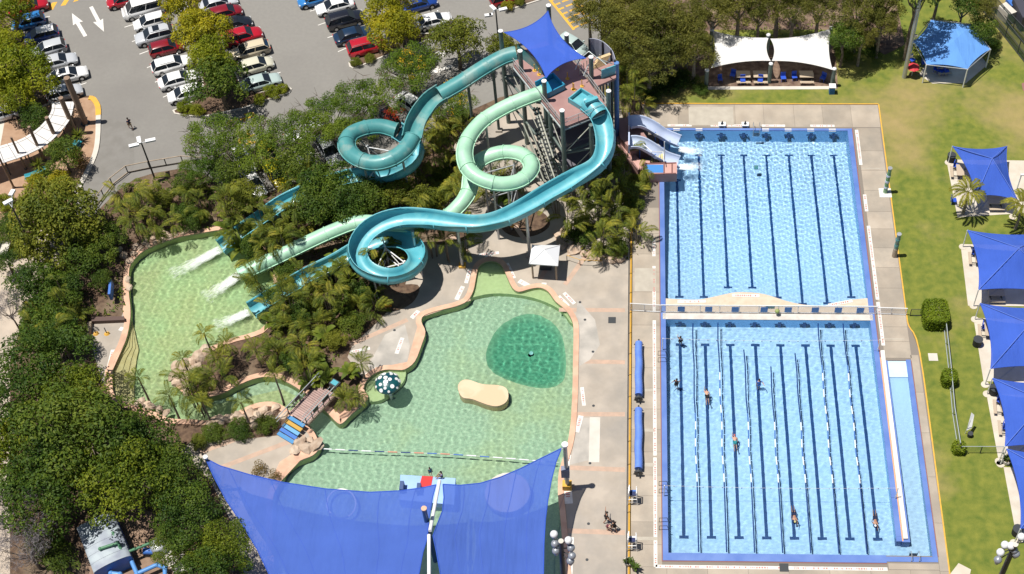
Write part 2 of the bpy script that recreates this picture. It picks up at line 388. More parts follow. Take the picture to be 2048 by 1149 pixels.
slab_strip(22.5, 23.3, [-6, -1.4, 3.4, 8.2, 13.0, 17.6, 22.0], deck)
slab_strip(0, 0, [53.0, 56.5], deck, [-3.7, 0.2, 3.5, 6.6, 9.8, 13.2, 16.4, 19.6, 22.7])
slab_strip(0, 0, [-7.4, -3.8, -1.3], deck, [-5.1, -1.6, 2.0, 5.6, 9.2, 12.8, 16.4, 19.9, 22.47])
slab_strip(18.0, 22.5, [-1.28, -.66], deck)
slab_strip(-5.05, -2.0, [-1.3, .9, 3.2, 5.9, 8.1, 10.6, 13.1, 15.4, 17.8, 20.2, 22.6, 25.4, 27.4, 29.6, 32.2, 34.6, 37.4, 41], deck)
M_STRIPE = mat('repair_patch_grey', (.40, .36, .30), (.46, .42, .35), 1.2, .85, .1, 8)
for x, y, w, h in ((3.9, 54.7, 5.0, 2.9), (-3.5, 31.2, 2.2, 3.0), (-3.6, 17.6, 1.6, .35), (-3.5, 13.0, 1.7, .35), (-3.6, 9.2, 1.8, .4), (-3.4, 1.5, 1.9, .35), (21, 23.9, 2.2, .12), (21.2, 46.8, 2.4, .14)):
    MB().box((x, y, .03), (w, h, .012)).build('concrete_patch', M_STRIPE, deck)
# concourse joints: brick bands, drains, worn patches
bands = [((1118,620),(1250,621)), ((1150,723),(1250,725)), ((1148,829),(1250,829)), ((1140,936),(1250,940)), ((1130,1062),(1250,1066)), ((940,598),(845,630)), ((1118,494),(1080,560)), ((700,690),(815,640)), ((935,505),(900,470)), ((1050,480),(1030,452)), ((430,940),(610,872)), ((400,905),(470,880)), ((1180,500),(1130,570))]
for a, b in bands:
    A, B = G(*a), G(*b); n = max(2, int((B - A).length / 1.05))
    d = (B - A) / n; ang = math.atan2(d.y, d.x)
for a, b in bands:
    MB().strip([G(*a), G(*b)], .5, .009).build('paving_band', M_BAND, kind='structure')
MB().strip([G(1190,835), G(1188,925)], 1.0, .013).build('repair_strip', M_PALE, kind='structure')
MB().prism(GX([(1155,600),(1190,640),(1200,690),(1180,720),(1155,735),(1150,660)]), None, .011).prism(GX([(1160,835),(1188,838),(1182,920),(1140,930),(1150,880)]), None, .011).prism(GX([(735,735),(770,670),(810,650),(820,690),(815,725),(780,735)]), None, .011).build('worn_patch', mat('worn_grey', (.50, .46, .41), (.33, .31, .28), .5, .9, .1, 8), kind='structure')
for i, (x, y, w, h) in enumerate([(1224,641,.75,.75), (1866,715,.9,.9), (1568,1136,.8,.8)]):
    p = G(x, y); m = M_PALE if i == 1 else M_DSTEEL
    MB().box((p.x, p.y, .03), (w, h, .03)).build('drain_cover', m, label=['square black drain cover in the concrete beside the lagoon', 'square concrete hatch set in the lawn', 'square dark drain cover south of the lap pool'][i], cat='drain cover')
    # rim
dots = [(1160,605),(1186,704),(1187,812),(1180,927),(1177,1048),(1174,1120),(789,661),(1170,640)]
dn = ['at the top of the concourse, below the white hut', 'beside the worn patch', 'level with the third brick band', 'below the pale repair strip', 'beside the walking group', 'at the bottom of the concourse', 'on the grey paving left of the lagoon', 'right of the lagoon coping at the top']
for (x, y), dl in zip(dots, dn):
    p = G(x, y); MB().cyl((p.x, p.y, 0), (p.x, p.y, .02), .14, n=10).build('floor_drain', M_DSTEEL, label='small round black floor drain ' + dl, cat='drain', group='round floor drains in the concourse')
# lawn pads (concrete) come with the shades
# ================================================================ POOLS
def water_mat(name, tint):
    m = bpy.data.materials.new(name); m.use_nodes = True
    b = m.node_tree.nodes['Principled BSDF']
    b.inputs['Base Color'].default_value = (*tint, 1); b.inputs['Transmission Weight'].default_value = 1
    b.inputs['Roughness'].default_value = 0; b.inputs['IOR'].default_value = 1.33
    return m
def waves(seed, n, lmin, lmax, amp, rings=()):
    r = random.Random(seed); Wv = [(r.uniform(0, 2 * math.pi), lmin * (lmax / lmin) ** r.random(), r.uniform(0, 6.28), r.uniform(.5, 1.4)) for _ in range(n)]
    def f(X, Y):
        Z = 0 * X
        for a, lam, ph, w in Wv:
            k = 2 * math.pi / lam
            Z = Z + amp * w * lam * np.sin(k * (X * math.cos(a) + Y * math.sin(a)) + ph + 1.7 * np.sin(.8 * X * math.sin(a) + .6 * Y + ph) + 1.1 * np.sin(.5 * Y * math.cos(a * 2) - .7 * X))
        for cx, cy, lam, am, dec in rings:
            R = np.sqrt((X - cx) ** 2 + (Y - cy) ** 2); Z = Z + am * np.sin(2 * math.pi * R / lam) * np.exp(-R / dec)
        return Z
    return f
def water(name, x0, x1, y0, y1, step, z, f, m, keep=None):
    nx, ny = int((x1 - x0) / step), int((y1 - y0) / step)
    X, Y = np.meshgrid(np.linspace(x0, x1, nx + 1), np.linspace(y0, y1, ny + 1)); Z = f(X, Y) + z
    v = np.stack([X, Y, Z], -1).reshape(-1, 3); i = np.arange((ny + 1) * (nx + 1)).reshape(ny + 1, nx + 1)
    q = np.stack([i[:-1, :-1], i[:-1, 1:], i[1:, 1:], i[1:, :-1]], -1).reshape(-1, 4)
    if keep is not None:
        c = v[q].mean(1); q = q[keep(c[:, 0], c[:, 1])]
        u, inv = np.unique(q, return_inverse=True); v = v[u]; q = inv.reshape(q.shape)
    me = bpy.data.meshes.new(name); me.vertices.add(len(v)); me.vertices.foreach_set('co', v.ravel())
    me.loops.add(q.size); me.loops.foreach_set('vertex_index', q.ravel().astype(np.int32))
    me.polygons.add(len(q)); me.polygons.foreach_set('loop_start', np.arange(0, q.size, 4, dtype=np.int32)); me.polygons.foreach_set('loop_total', np.full(len(q), 4, np.int32))
    me.polygons.foreach_set('use_smooth', [True] * len(q)); me.update(); me.materials.append(m)
    o = place(name, me, kind='structure'); o.cycles.is_caustics_caster = True; return o
W_LAP = water_mat('lap_pool_water', (.86, .96, 1.0)); W_LAG = water_mat('lagoon_water', (.86, 1.0, .88))
LZ = -.09
swim = [(0.1, 23.3), (-.4, 18.0), (2.4, 16.6), (7.4, 18.0), (4.9, 12.1), (10.2, 4.2), (17.5, 4.2)]
def lapkeep(x, y):
    return ((y > 0) & (y < 26.16) & (x < 19.0)) | ((x > 19.9) & (y < 21.4)) | (y < 2.1)
water('pool_water', WX0 - .05, CHX1 + .05, WY0 - .05, 26.15, .10, LZ, waves(3, 28, .26, 1.0, .0017, [(a, b, lerp(.36, .5, (a * 7.3) % 1), .0055, 1.3) for a, b in swim]), W_LAP, lapkeep)
beach_edge = catmull(GX([(1331,598),(1365,600),(1400,600),(1439,592),(1470,586),(1500,586),(1531,590),(1569,602),(1604,610),(1642,613),(1661,610),(1692,602),(1740,597)], LZ), 4)
water('pool_water', WX0 - .05, WX1 + .05, 27.4, WY1 + .05, .08, LZ, waves(5, 32, .24, .7, .0020, [(2.0, 46.2, .6, .010, 1.3), (1.8, 44.4, .6, .010, 1.3)]), W_LAP)
# --- basins
M_LAPF = mat('pale_blue_tiles', (.43, .68, .94), (.49, .73, .97), .8, .6)
M_LAPW = mat('blue_wall_tiles', (.27, .53, .84), None, rough=.5)
M_LINE = mat('navy_lane_tiles', (.0, .055, .20), None, rough=.5)
def D(y):   # depth of the floor
    if y < 26.3: return 1.25 + .55 * max(0, (y - 12) / 14)
    return 1.1 + 1.7 * min(1, max(0, (y - 30) / 19))
mb = MB()
for y0, y1 in ((WY0 - .1, 12), (12, 26.3), (26.3, 30), (30, 49), (49, WY1 + .1)):
    y1e = y1
    mb.add([(WX0 - .1, y0, -D(y0 + .001)), (23, y0, -D(y0 + .001)), (23, y1e, -D(y1e - .001)), (WX0 - .1, y1e, -D(y1e - .001))], [(0, 1, 2, 3)])
receiver(mb.build('pool_floor', M_LAPF, kind='structure'))
mb = MB(); mb.wall(lap_hole, -3.0, -.052, True); mb.wall([(WX0, 26.15), (WX1, 26.15)], -2.2, 0.02)
receiver(mb.build('pool_wall', M_LAPW, kind='structure'))
# lane lines on the floor and crosses on the end walls: each is painted on its own
rootS = thing('lane_markings', None, None, (0, 0, 0)); rootS['kind'] = 'structure'
def lane_line(x, ya, yb, w=.30, t=.85):
    m_ = MB()
    ys = [ya] + [y for y in (12, 30, 49) if ya < y < yb] + [yb]
    for a, b in zip(ys, ys[1:]):
        m_.add([(x - w / 2, a, -D(a) + .006), (x + w / 2, a, -D(a) + .006), (x + w / 2, b, -D(b) + .006), (x - w / 2, b, -D(b) + .006)], [(0, 1, 2, 3)])
    for y in (ya, yb):
        m_.add([(x - t / 2, y - w / 2, -D(y) + .011), (x + t / 2, y - w / 2, -D(y) + .011), (x + t / 2, y + w / 2, -D(y) + .011), (x - t / 2, y + w / 2, -D(y) + .011)], [(0, 1, 2, 3)])
    receiver(m_.build('lane_line', M_LINE, rootS))
for i in range(8):
    x = 2.5 * i
    lane_line(x, 2.2, 23.9 if i else 23.9)
    if i: lane_line(x, [29.6, 29.6, 30.9, 30.9, 29.6, 28.8, 28.9, 29.7][i], 50.4, .27)
    else: lane_line(x, 29.6, 46.5, .27)
    for yw, z in ((26.14, -1.0), (WY1 - .01, -1.0)):
        m_ = MB().box((x, yw - .004, z), (1.0, .012, .32)).box((x, yw - .011, z - .15), (.34, .012, 1.3))
        receiver(m_.build('wall_cross', M_LINE, rootS))
# beach slab with a wavy north edge
bp = [(p[0], p[1]) for p in beach_edge]
M_SAND = mat('sandy_pebblecrete', (.55, .45, .34), (.62, .52, .41), 1.5, .9, .2, 10)
MB().prism([(WX0, 26.9), (WX1, 26.9)] + bp[::-1], -1.6, -.02).build('beach_slab', M_SAND, kind='structure')
MB().box(((WX0 + WX1) / 2, 26.53, -.3), (WX1 - WX0 + .6, .74, .72)).build('pool_bulkhead', mat('bulkhead_white', (.62, .60, .56), (.52, .48, .44), 1.2, .8), kind='structure')
# coping: purple-blue painted band with a thin red brown outer edge
def band(pts, z0, z1, m, name): MB().prism(pts, z0, z1).build(name, m, kind='structure')
band([(WX0 - .5, WY0 - .75), (WX0, WY0 - .75), (WX0, WY1 + .32), (WX0 - .5, WY1 + .32)], -.05, .06, M_PURP, 'pool_coping')
band([(WX0, WY0 - .75), (17.9, WY0 - .75), (17.9, WY0), (WX0, WY0)], -.05, .058, M_PURP, 'pool_coping')
band([(17.9, WY0 - .62), (CHX1 + .45, WY0 - .62), (CHX1 + .45, WY0 - .12), (17.9, WY0 - .12)], -.05, .055, M_PURP, 'pool_coping')
band([(CHX1, WY0 - .12), (CHX1 + .45, WY0 - .12), (CHX1 + .45, CHY1 + .1), (CHX1, CHY1 + .1)], -.05, .06, M_PURP, 'pool_coping')
band([(WX0, WY1), (WX1, WY1), (WX1, WY1 + .32), (WX0, WY1 + .32)], -.05, .058, M_PURP, 'pool_coping')
band([(WX1, 1.5), (WX1 + .5, 1.5), (WX1 + .5, 1.99), (WX1, 1.99)], -1.2, .06, M_PURP, 'pool_coping')
band([(WX1, 2.0), (WX1 + .5, 2.0), (WX1 + .5, WY1 + .32), (WX1, WY1 + .32)], -.05, .06, M_PURP, 'pool_coping')
for pts in ([(WX0 - .6, WY0 - .85), (17.9, WY0 - .85), (17.9, WY0 - .77), (WX0 - .6, WY0 - .77)], [(WX0 - .6, WY0 - .77), (WX0 - .52, WY0 - .77), (WX0 - .52, WY1 + .4), (WX0 - .6, WY1 + .4)], [(WX1 + .52, 21.4), (WX1 + .62, 21.4), (WX1 + .62, WY1 + .4), (WX1 + .52, WY1 + .4)], [(CHX1 + .47, 0), (CHX1 + .55, 0), (CHX1 + .55, CHY1), (CHX1 + .47, CHY1)]):
    band(pts, -.02, .045, M_REDB, 'coping_edge')
# the wall between the lanes and the ramp: white top with an orange line
band([(WX1 + .5, 1.5), (WX1 + .62, 1.5), (WX1 + .62, 21.6), (WX1 + .5, 21.6)], -1, .1, mat('orange_line', (.66, .33, .18), None), 'ramp_wall')
band([(WX1 + .62, 1.7), (WX1 + 1.02, 1.7), (WX1 + 1.02, 22.4), (WX1 + .62, 22.4)], -1, .22, M_WPAINT, 'ramp_wall')
band([(WX1 + 1.02, 1.5), (CHX0 + .14, 1.5), (CHX0 + .14, 21.3), (WX1 + 1.02, 21.3)], -1.2, .05, M_PURP, 'ramp_wall')
band([(WX1 + .5, 1.42), (CHX0 + .14, 1.42), (CHX0 + .14, 1.66), (WX1 + .5, 1.66)], -1.2, .09, M_PURP, 'ramp_wall')
m_ = MB(); m_.add([(CHX0, -.1, -1.15), (CHX1 + .1, -.1, -1.15), (CHX1 + .1, 2.5, -1.12), (CHX0, 2.5, -1.12)], [(0, 1, 2, 3)])
m_.add([(CHX0, 2.5, -1.12), (CHX1 + .1, 2.5, -1.12), (CHX1 + .1, CHY1, -.12), (CHX0, CHY1, -.12)], [(0, 1, 2, 3)])
receiver(m_.build('ramp_floor', mat('ramp_floor_paint', (.50, .72, .93), None, rough=.6), kind='structure'))
band([(CHX0 + .1, 19.4), (CHX1, 19.4), (CHX1, CHY1), (CHX0 + .1, CHY1)], -.3, -.06, mat('ramp_landing', (.5, .68, .9), (.56, .73, .93), 1, .7), 'ramp_landing')
# white depth strips beside the coping, with faded lettering dashes
def strip_sign(pts, w, parent=None, n=0, side=.009, nm='painted_strip'):
    MB().strip(pts, w, .047).build(nm, M_WPAINT, kind='structure')
def painted(a, b, w, z, marks=True, seed=0):
    """white warning strip painted on the deck with a row of unreadable letters"""
    A, B = Vector((a[0], a[1])), Vector((b[0], b[1])); d = (B - A); Ln = d.length; d.normalize(); n = Vector((-d.y, d.x))
    root = thing('warning_strip', None, None, (0, 0, 0)); root['kind'] = 'structure'
    MB().strip([A, B], w, z).build('painted_ground', M_WPAINT, root)
    if marks:
        r = random.Random(seed); mb = MB(); t = .35
        while t < Ln - .4:
            lw = r.uniform(.06, .16)
            if r.random() < .82:
                c = A + d * t; mb.add([tuple((c + d * u + n * v * w * .24).to_2d()) + (z + .004,) for u, v in ((0, -1), (lw, -1), (lw, 1), (0, 1))], [(0, 1, 2, 3)])
            t += lw + .09 if r.random() < .85 else .5
        if mb.v: mb.build('faded_lettering', M_TEXT, root, kind='stuff')
XW = WX0 - 1.15
for k, (a, b) in enumerate([(-1.3, 10.0), (10.2, 26.0), (27, 33), (34.3, 36.6)]): painted((XW, a), (XW, b), .33, .034, True, k)
painted((XW, -1.25), (17.9, -1.25), .33, .034, True, 11)
XE = WX1 + 1.0
for k, (a, b) in enumerate([(23.1, 28.5), (28.8, 38.6), (40.6, 43.0), (47.3, 52.6)]): painted((XE, a), (XE, b), .36, .034, True, 20 + k)
for k, (a, b) in enumerate([(-1.0, 1.7), (3.8, 8.0), (9.5, 12.1), (14.9, 17.6)]): painted((a, WY1 + .75), (b, WY1 + .75), .34, .034, True, 30 + k)
for k, (a, b) in enumerate([((1355,604),(1412,603)), ((1464,591),(1519,592)), ((1657,611),(1705,602))]): painted(G(*a), G(*b), .38, .006, True, 40 + k)
# white tile blocks in the coping (north end)
for x in (0, 2.5, 9.9, 12.4, 14.9, 17.3):
    MB().box((x, WY1 + .2, .06), (.75, .16, .02)).build('lane_block', M_WPAINT, rootS); MB().box((x, WY1 - .03, -.02), (.75, .06, .04)).build('lane_block', M_WPAINT, rootS)
# ---------------------------------------------------------------- LAGOON
M_LAGF = mat('lagoon_pebble_floor', (.36, .50, .39), (.47, .59, .47), 7, .8, detail=2, c3=(.48, .54, .33), s3=.09, t3=(.5, .75))
M_DEEP = mat('painted_depth_tint', (.055, .28, .19), (.11, .38, .26), 2.5, .7)  # floor painted darker green with depth, standing in for light absorbed by water
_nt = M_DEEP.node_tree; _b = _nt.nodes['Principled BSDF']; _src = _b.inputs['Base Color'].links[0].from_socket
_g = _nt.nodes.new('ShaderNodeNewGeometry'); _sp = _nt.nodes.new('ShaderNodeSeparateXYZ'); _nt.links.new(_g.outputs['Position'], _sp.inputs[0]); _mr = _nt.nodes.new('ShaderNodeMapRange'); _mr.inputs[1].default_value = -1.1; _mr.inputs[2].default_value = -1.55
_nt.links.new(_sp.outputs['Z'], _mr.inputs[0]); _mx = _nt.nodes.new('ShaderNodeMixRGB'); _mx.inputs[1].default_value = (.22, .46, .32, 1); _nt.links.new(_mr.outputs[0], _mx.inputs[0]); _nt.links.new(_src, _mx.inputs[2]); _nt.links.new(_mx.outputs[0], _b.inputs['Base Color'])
M_SHAL = mat('shallow_ledge', (.50, .58, .33), (.56, .64, .38), 2.5, .8)
M_WLAG = mat('lagoon_wall', (.46, .50, .26), (.36, .42, .22), .9, .8)
lx0, lx1 = min(p[0] for p in lag) - .4, max(p[0] for p in lag) + .4
ly0, ly1 = max(-8, min(p[1] for p in lag)), max(p[1] for p in lag) + .4
big = inset(lag, .25)
def lagkeep(x, y):
    c = np.zeros(len(x), bool); j = len(big) - 1
    for i in range(len(big)):
        xi, yi = big[i]; xj, yj = big[j]
        if yi != yj: c ^= ((yi > y) != (yj > y)) & (x < (xj - xi) * (y - yi) / (yj - yi) + xi)
        j = i
    return c
water('lagoon_water', lx0, lx1, ly0, ly1, .11, LAGZ, waves(11, 34, .24, .95, .0034), W_LAG, lagkeep)
deep = XY(catmull(GX([(972,718),(980,685),(1000,655),(1035,634),(1068,630),(1098,642),(1120,665),(1130,700),(1132,740),(1125,765),(1100,777),(1065,776),(1020,763),(985,745)], -.9), 4, closed=True))
shal = XY(catmull(GX([(900,560),(925,608),(945,598),(985,590),(1030,592),(1075,601),(1120,622),(1150,655),(1180,640),(1150,560),(1000,480),(930,500)], -.5), 3, closed=True))
shal2 = XY(catmull(GX([(820,640),(880,636),(865,645),(855,668),(845,690),(825,700)], -.5), 3, closed=True))
shal3 = XY(catmull(GX([(720,730),(800,735),(812,748),(806,768),(790,782),(772,798),(748,806),(720,795)], -.5), 3, closed=True))
mb = MB().prism(inset(lag, .3), None, -1.1, [deep])
receiver(mb.build('lagoon_floor', M_LAGF, kind='structure'))
mb = MB()
cx_, cy_ = sum(p[0] for p in deep) / len(deep), sum(p[1] for p in deep) / len(deep)
n = len(deep); rings = [(1, -1.1), (.93, -1.3), (.82, -1.5), (.5, -1.72), (.05, -1.85)]; vs = []
for k, z in rings: vs += [(cx_ + (p[0] - cx_) * k, cy_ + (p[1] - cy_) * k, z) for p in deep]
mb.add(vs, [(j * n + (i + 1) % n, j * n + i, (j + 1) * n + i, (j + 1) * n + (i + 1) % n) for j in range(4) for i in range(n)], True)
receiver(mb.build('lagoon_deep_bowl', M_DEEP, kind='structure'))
west = [p for p in GX([(200,440),(620,440),(600,640),(560,700),(470,730),(380,790),(430,800),(560,770),(628,800),(600,845),(560,850),(200,860)])]
M_LAGW = mat('west_lagoon_sandy_tiles', (.42, .48, .25), (.54, .57, .33), 5, .8, detail=2, c3=(.42, .60, .34), s3=.12, t3=(.45, .7))
receiver(MB().prism(west, None, -1.094).build('lagoon_floor', M_LAGW, kind='structure'))
for s in (shal, shal3): receiver(MB().prism(s, -1.15, -.36).build('lagoon_ledge', M_SHAL, kind='structure'))
receiver(MB().wall(lag, -1.2, .03, True).build('lagoon_wall', M_WLAG, kind='structure'))
# entry steps of the west lagoon, following its shore
m_tan = mat('tan_step_tiles', (.60, .47, .25), (.66, .54, .31), 2, .8)
for k in range(4):
    o = GX([(226 + k * 13, 835), (226 + k * 13, 780), (228 + k * 12.5, 743), (240 + k * 10, 712), (256 + k * 6, 690), (262, 640), (200, 640), (180, 780), (200, 840)], 0)
    receiver(MB().prism(o, -1.1, -.38 - .13 * k - .02).build('entry_step', m_tan, kind='structure'))
# coping
cop_out = inset(lag, .55)
n = len(lag); mb = MB()
vs = [(p[0], p[1], .0) for p in lag] + [(p[0], p[1], .10) for p in lag] + [(p[0], p[1], .10) for p in cop_out] + [(p[0], p[1], 0.0) for p in cop_out]
mb.add(vs, [(j * n + i, j * n + (i + 1) % n, (j + 1) * n + (i + 1) % n, (j + 1) * n + i) for j in range(3) for i in range(n)])
mb.build('lagoon_coping', M_PINK, kind='structure')
# wider coping aprons
for pts in ([(734,757),(770,735),(800,735),(828,718),(838,690),(845,665),(838,645),(822,700),(815,725),(780,732),(745,742)], [(563,963),(600,923),(630,905),(640,893),(600,900),(560,925),(548,950)], [(653,825),(675,847),(686,847),(703,830),(690,822),(680,830),(662,815)], [(225,743),(251,685),(258,617),(250,600),(246,620),(250,650),(236,690),(210,745),(215,782),(226,790)]):
    MB().prism(GX(pts), -.01, .085).build('coping_apron', M_PINK, kind='structure')
mb = MB(); mb.wall(isl, -1.2, .0, True)
mb.prism(isl, -.01, .12)
receiver(tag(mb.build('pool_island', mat('island_sand', (.62, .46, .30), (.68, .52, .36), .35, .85, contrast=(.45, .52))), kind='structure'))
# white warning strips on the concourse
for k, (a, b, w) in enumerate([((957,510),(998,506),.35), ((970,513),(985,512),.3), ((940,538),(932,567),.4), ((926,573),(913,600),.45), ((837,622),(823,637),.45), ((805,676),(793,708),.4), ((1014,527),(1029,557),.35), ((1038,562),(1058,573),.55), ((1083,569),(1093,569),.4),
    ((1117,593),(1137,613),.4), ((1128,586),(1149,608),.4), ((792,766 - 5),(820,740 - 5),.01), ((1164,775),(1168,812),.35), ((1162,832),(1153,865),.5), ((1139,910),(1133,942),.35), ((1135,978),(1137,1008),.8), ((1140,1075),(1137,1149),.7), ((215,745),(226,700),.4), ((240,662),(245,655),.4), ((730,752),(752,737),.35), ((700,705),(740,697),.35)]):
    if w > .02: painted(G(*a), G(*b), w, .0165 if k < 12 else .0165, k not in (8, 18), 60 + k)
# ================================================================ WATER SLIDES AND TOWER
M_TEAL = mat('teal_fibreglass', (.06, .25, .26), (.09, .31, .31), .8, .42, c3=(.20, .33, .31), s3=.55, t3=(.52, .66), coat=.08)
M_CYAN = mat('cyan_fibreglass', (.08, .36, .44), (.12, .43, .50), .8, .4, coat=.1, c3=(.19, .47, .50), s3=.5)
M_MINT = mat('mint_fibreglass', (.34, .62, .43), (.42, .68, .50), .6, .42, coat=.08, c3=(.28, .50, .36), s3=.6)
M_DBLUE = mat('dark_blue_fibreglass', (.02, .11, .24), (.03, .14, .28), .8, .4)
M_LILAC = mat('lilac_white_fibreglass', (.52, .60, .80), (.58, .66, .84), .6, .25, coat=.3)
def path3(pts, step=.55):
    """slide centre line from surveyed points (x, y of the photograph, height)"""
    return resample(catmull([tuple(G(x, y, z)) for x, y, z in pts], 8), step)
def frames(P, bank=0.0):
    P = [Vector(p) for p in P]; fr = []
    T = [(P[min(i + 1, len(P) - 1)] - P[max(i - 1, 0)]).normalized() for i in range(len(P))]
    curv = [0.0] * len(P)
    for i in range(1, len(P) - 1):
        a = math.atan2(T[i + 1].y, T[i + 1].x) - math.atan2(T[i - 1].y, T[i - 1].x); a = (a + math.pi) % (2 * math.pi) - math.pi
        curv[i] = a
    cs = [sum(curv[max(0, i - 4):i + 5]) / len(curv[max(0, i - 4):i + 5]) for i in range(len(P))]
    for p, t, c in zip(P, T, cs):
        s = t.cross(Vector((0, 0, 1))).normalized(); u = s.cross(t).normalized()
        b = max(-.45, min(.45, -c * bank)); q = Matrix.Rotation(b, 3, t)
        fr.append((p, t, q @ s, q @ u))
    return fr
def sweep(fr, prof, closed=True, smooth=True):
    mb = MB(); n = len(prof); vs = []
    for p, t, s, u in fr:
        for a, b in prof: vs.append(p + s * a + u * b)
    m = n if closed else n - 1
    mb.add(vs, [(i * n + k, (i + 1) * n + k, (i + 1) * n + (k + 1) % n, i * n + (k + 1) % n) for i in range(len(fr) - 1) for k in range(m)], smooth)
    for e in (0, len(fr) - 1):
        if closed and n <= 40 and prof is not None: pass
    return mb
def prof_tube(r, n=20):
    o = [(math.cos(2 * math.pi * k / n) * r, math.sin(2 * math.pi * k / n) * r) for k in range(n)]
    return o
def prof_u(r, h, th=.06, n=12, lip=.10):
    out = []
    out.append((-r - lip, h)); out.append((-r - lip, h + .04)); out.append((-r + .0, h + .04))
    for k in range(n + 1):
        a = math.pi + math.pi * k / n; out.append((math.cos(a) * r, math.sin(a) * r * .78))
    out += [(r, h + .04), (r + lip, h + .04), (r + lip, h), (r + th, h)]
    for k in range(n + 1):
        a = 2 * math.pi - math.pi * k / n; out.append((math.cos(a) * (r + th), math.sin(a) * (r * .78 + th)))
    out.append((-r - th, h)); return out
def run(root, P, kind, r, m, sec=3.2, h=.35, bank=0.0, fm=None):
    fr = frames(P, bank); n = max(1, int(round(len(P) * .55 / sec))); cuts = [int(round(i * (len(fr) - 1) / n)) for i in range(n + 1)]
    for a, b in zip(cuts, cuts[1:]):
        prof = prof_tube(r) if kind == 'tube' else prof_u(r, h)
        mb = sweep(fr[a:b + 1], prof)
        if kind == 'tube':   # inner skin, so that the mouths are hollow
            q = sweep(fr[a:b + 1], prof_tube(r - .05)); mb.add(q.v, [f[::-1] for f in q.f], True)
        mb.build('tube_section' if kind == 'tube' else 'flume_section', m, root)
    for c in cuts:
        p, t, s, u = fr[c]; f2 = [(p - t * .05, t, s, u), (p + t * .05, t, s, u)]
        if kind == 'tube':
            mb = MB(); 
            po, pi_ = prof_tube(r + .07), prof_tube(r - .04); vs = []
            for q_, pr_ in ((f2[0], pi_), (f2[0], po), (f2[1], po), (f2[1], pi_)):
                vs += [q_[0] + q_[2] * x + q_[3] * y for x, y in pr_]
            k = len(po); mb.add(vs, [(j * k + i, j * k + (i + 1) % k, (j + 1) * k + (i + 1) % k, (j + 1) * k + i) for j in range(3) for i in range(k)])
            # side flanges along the joint line
            mb.build('joint_ring', fm or m, root)
        else: sweep(f2, prof_u(r - .0, h + .02, .14)).build('joint_ring', fm or m, root)
    if kind == 'tube':
        for sd in (-1, 1):
            mb = sweep([(p + s * sd * (r + .03), t, s, u) for p, t, s, u in fr], [(-.07, -.03), (.07, -.03), (.07, .03), (-.07, .03)], True, False)
            mb.build('side_flange', fm or m, root)
    return fr
def support(root, x, y, z, r=.16, zb=0.0, m=None, head=None):
    p = G(x, y, z); mb = MB().cyl((p.x, p.y, zb), (p.x, p.y, z), r, n=10); o = mb.build('support_post', m or M_STEEL, root)
    MB().box((p.x, p.y, zb + .12), (.7, .7, .24)).build('footing', M_CONC2 if not head else head, root)
    return p
def post_under(root, fr, i, r=.13, drop=.9, zb=0.0, side=0.0, m=None):
    p, t, s, u = fr[i]; q = p + s * side
    MB().cyl((q.x, q.y, zb), (q.x, q.y, p.z - drop), r, n=8).build('support_post', m or M_STEEL, root)
    return q
def spiral_frame(root, cx, cy, rad, z0, z1, m=None, ph=0.3):
    """three legged steel frame inside a loop"""
    c = Vector((cx, cy, 0)); m = m or M_STEEL
    pts = [c + Vector((math.cos(ph + k * 2.094) * rad, math.sin(ph + k * 2.094) * rad, 0)) for k in range(3)]
    for k, p in enumerate(pts):
        q = pts[(k + 1) % 3]
        MB().cyl((p.x, p.y, 0), (p.x, p.y, z1), .10, n=8).build('frame_leg', m, root)
        for zz in (z0, z1 - .3): MB().cyl((p.x, p.y, zz), (q.x, q.y, zz), .07, n=6).build('frame_rail', m, root)
        MB().cyl((p.x, p.y, z0), (q.x, q.y, z1 - .3), .05, n=6).build('frame_brace', m, root)
        MB().cyl((p.x, p.y, z1 - .4), (c + (p - c) * 1.6).to_tuple()[:2] + (z1 - .1,), .07, n=6).build('frame_arm', m, root)
ZD = 11.0
# --- slide 1: teal
s1 = thing('water_slide', 'dark teal water slide, mostly closed tube, looping among the trees beside the car park', 'water slide', G(760, 300), group='tall water slides from the tower')
tube1 = path3([(1032,108,11.0),(1005,116,10.8),(965,138,10.3),(920,167,9.7),(880,190,9.3)])
run(s1, tube1, 'tube', .86, M_TEAL, 3.4)
fl1 = path3([(884,188,9.2),(862,203,9.0),(842,228,8.7),(830,252,8.4),(824,278,8.1)])
run(s1, fl1, 'u', .95, M_TEAL, 3.4, .45, 1.2)
t2 = path3([(825,276,8.1),(812,298,7.9),(785,318,7.7),(750,327,7.4),(715,318,7.2),(694,296,7.0),(699,272,6.8),(728,258,6.5),(762,254,6.3),(792,262,6.0)])
fr_t2 = run(s1, t2, 'tube', .86, M_TEAL, 3.3)
f2 = path3([(795,264,5.9),(820,280,5.6),(832,305,5.2),(818,332,4.8),(785,348,4.4),(745,353,4.0),(690,360,3.5),(630,380,2.9),(570,408,2.2),(520,442,1.6),(480,470,1.1),(443,496,.55)])
fr_f2 = run(s1, f2, 'u', .90, M_CYAN, 3.3, .45, 1.2)
fw = frames(path3([(820,282,5.0),(834,306,4.6),(820,334,4.2),(786,352,3.8),(745,357,3.4)]))
sweep([(p + (-s if s.x < 0 else s) * 0 + Vector((0, 0, -.2)), t, s, u) for p, t, s, u in fw], [(1.02, -1.6), (1.08, -1.6), (1.08, .3), (1.02, .3)], True).build('splash_wall', M_DBLUE, s1)
for i in (4, 12, 20): post_under(s1, fr_t2, min(i, len(fr_t2) - 1), .13, .9)
for i in (8, 22, 36): post_under(s1, fr_f2, i, .12, .7)
c = G(757, 298, 6.5); spiral_frame(s1, c.x, c.y, 2.0, 2.0, 5.6)
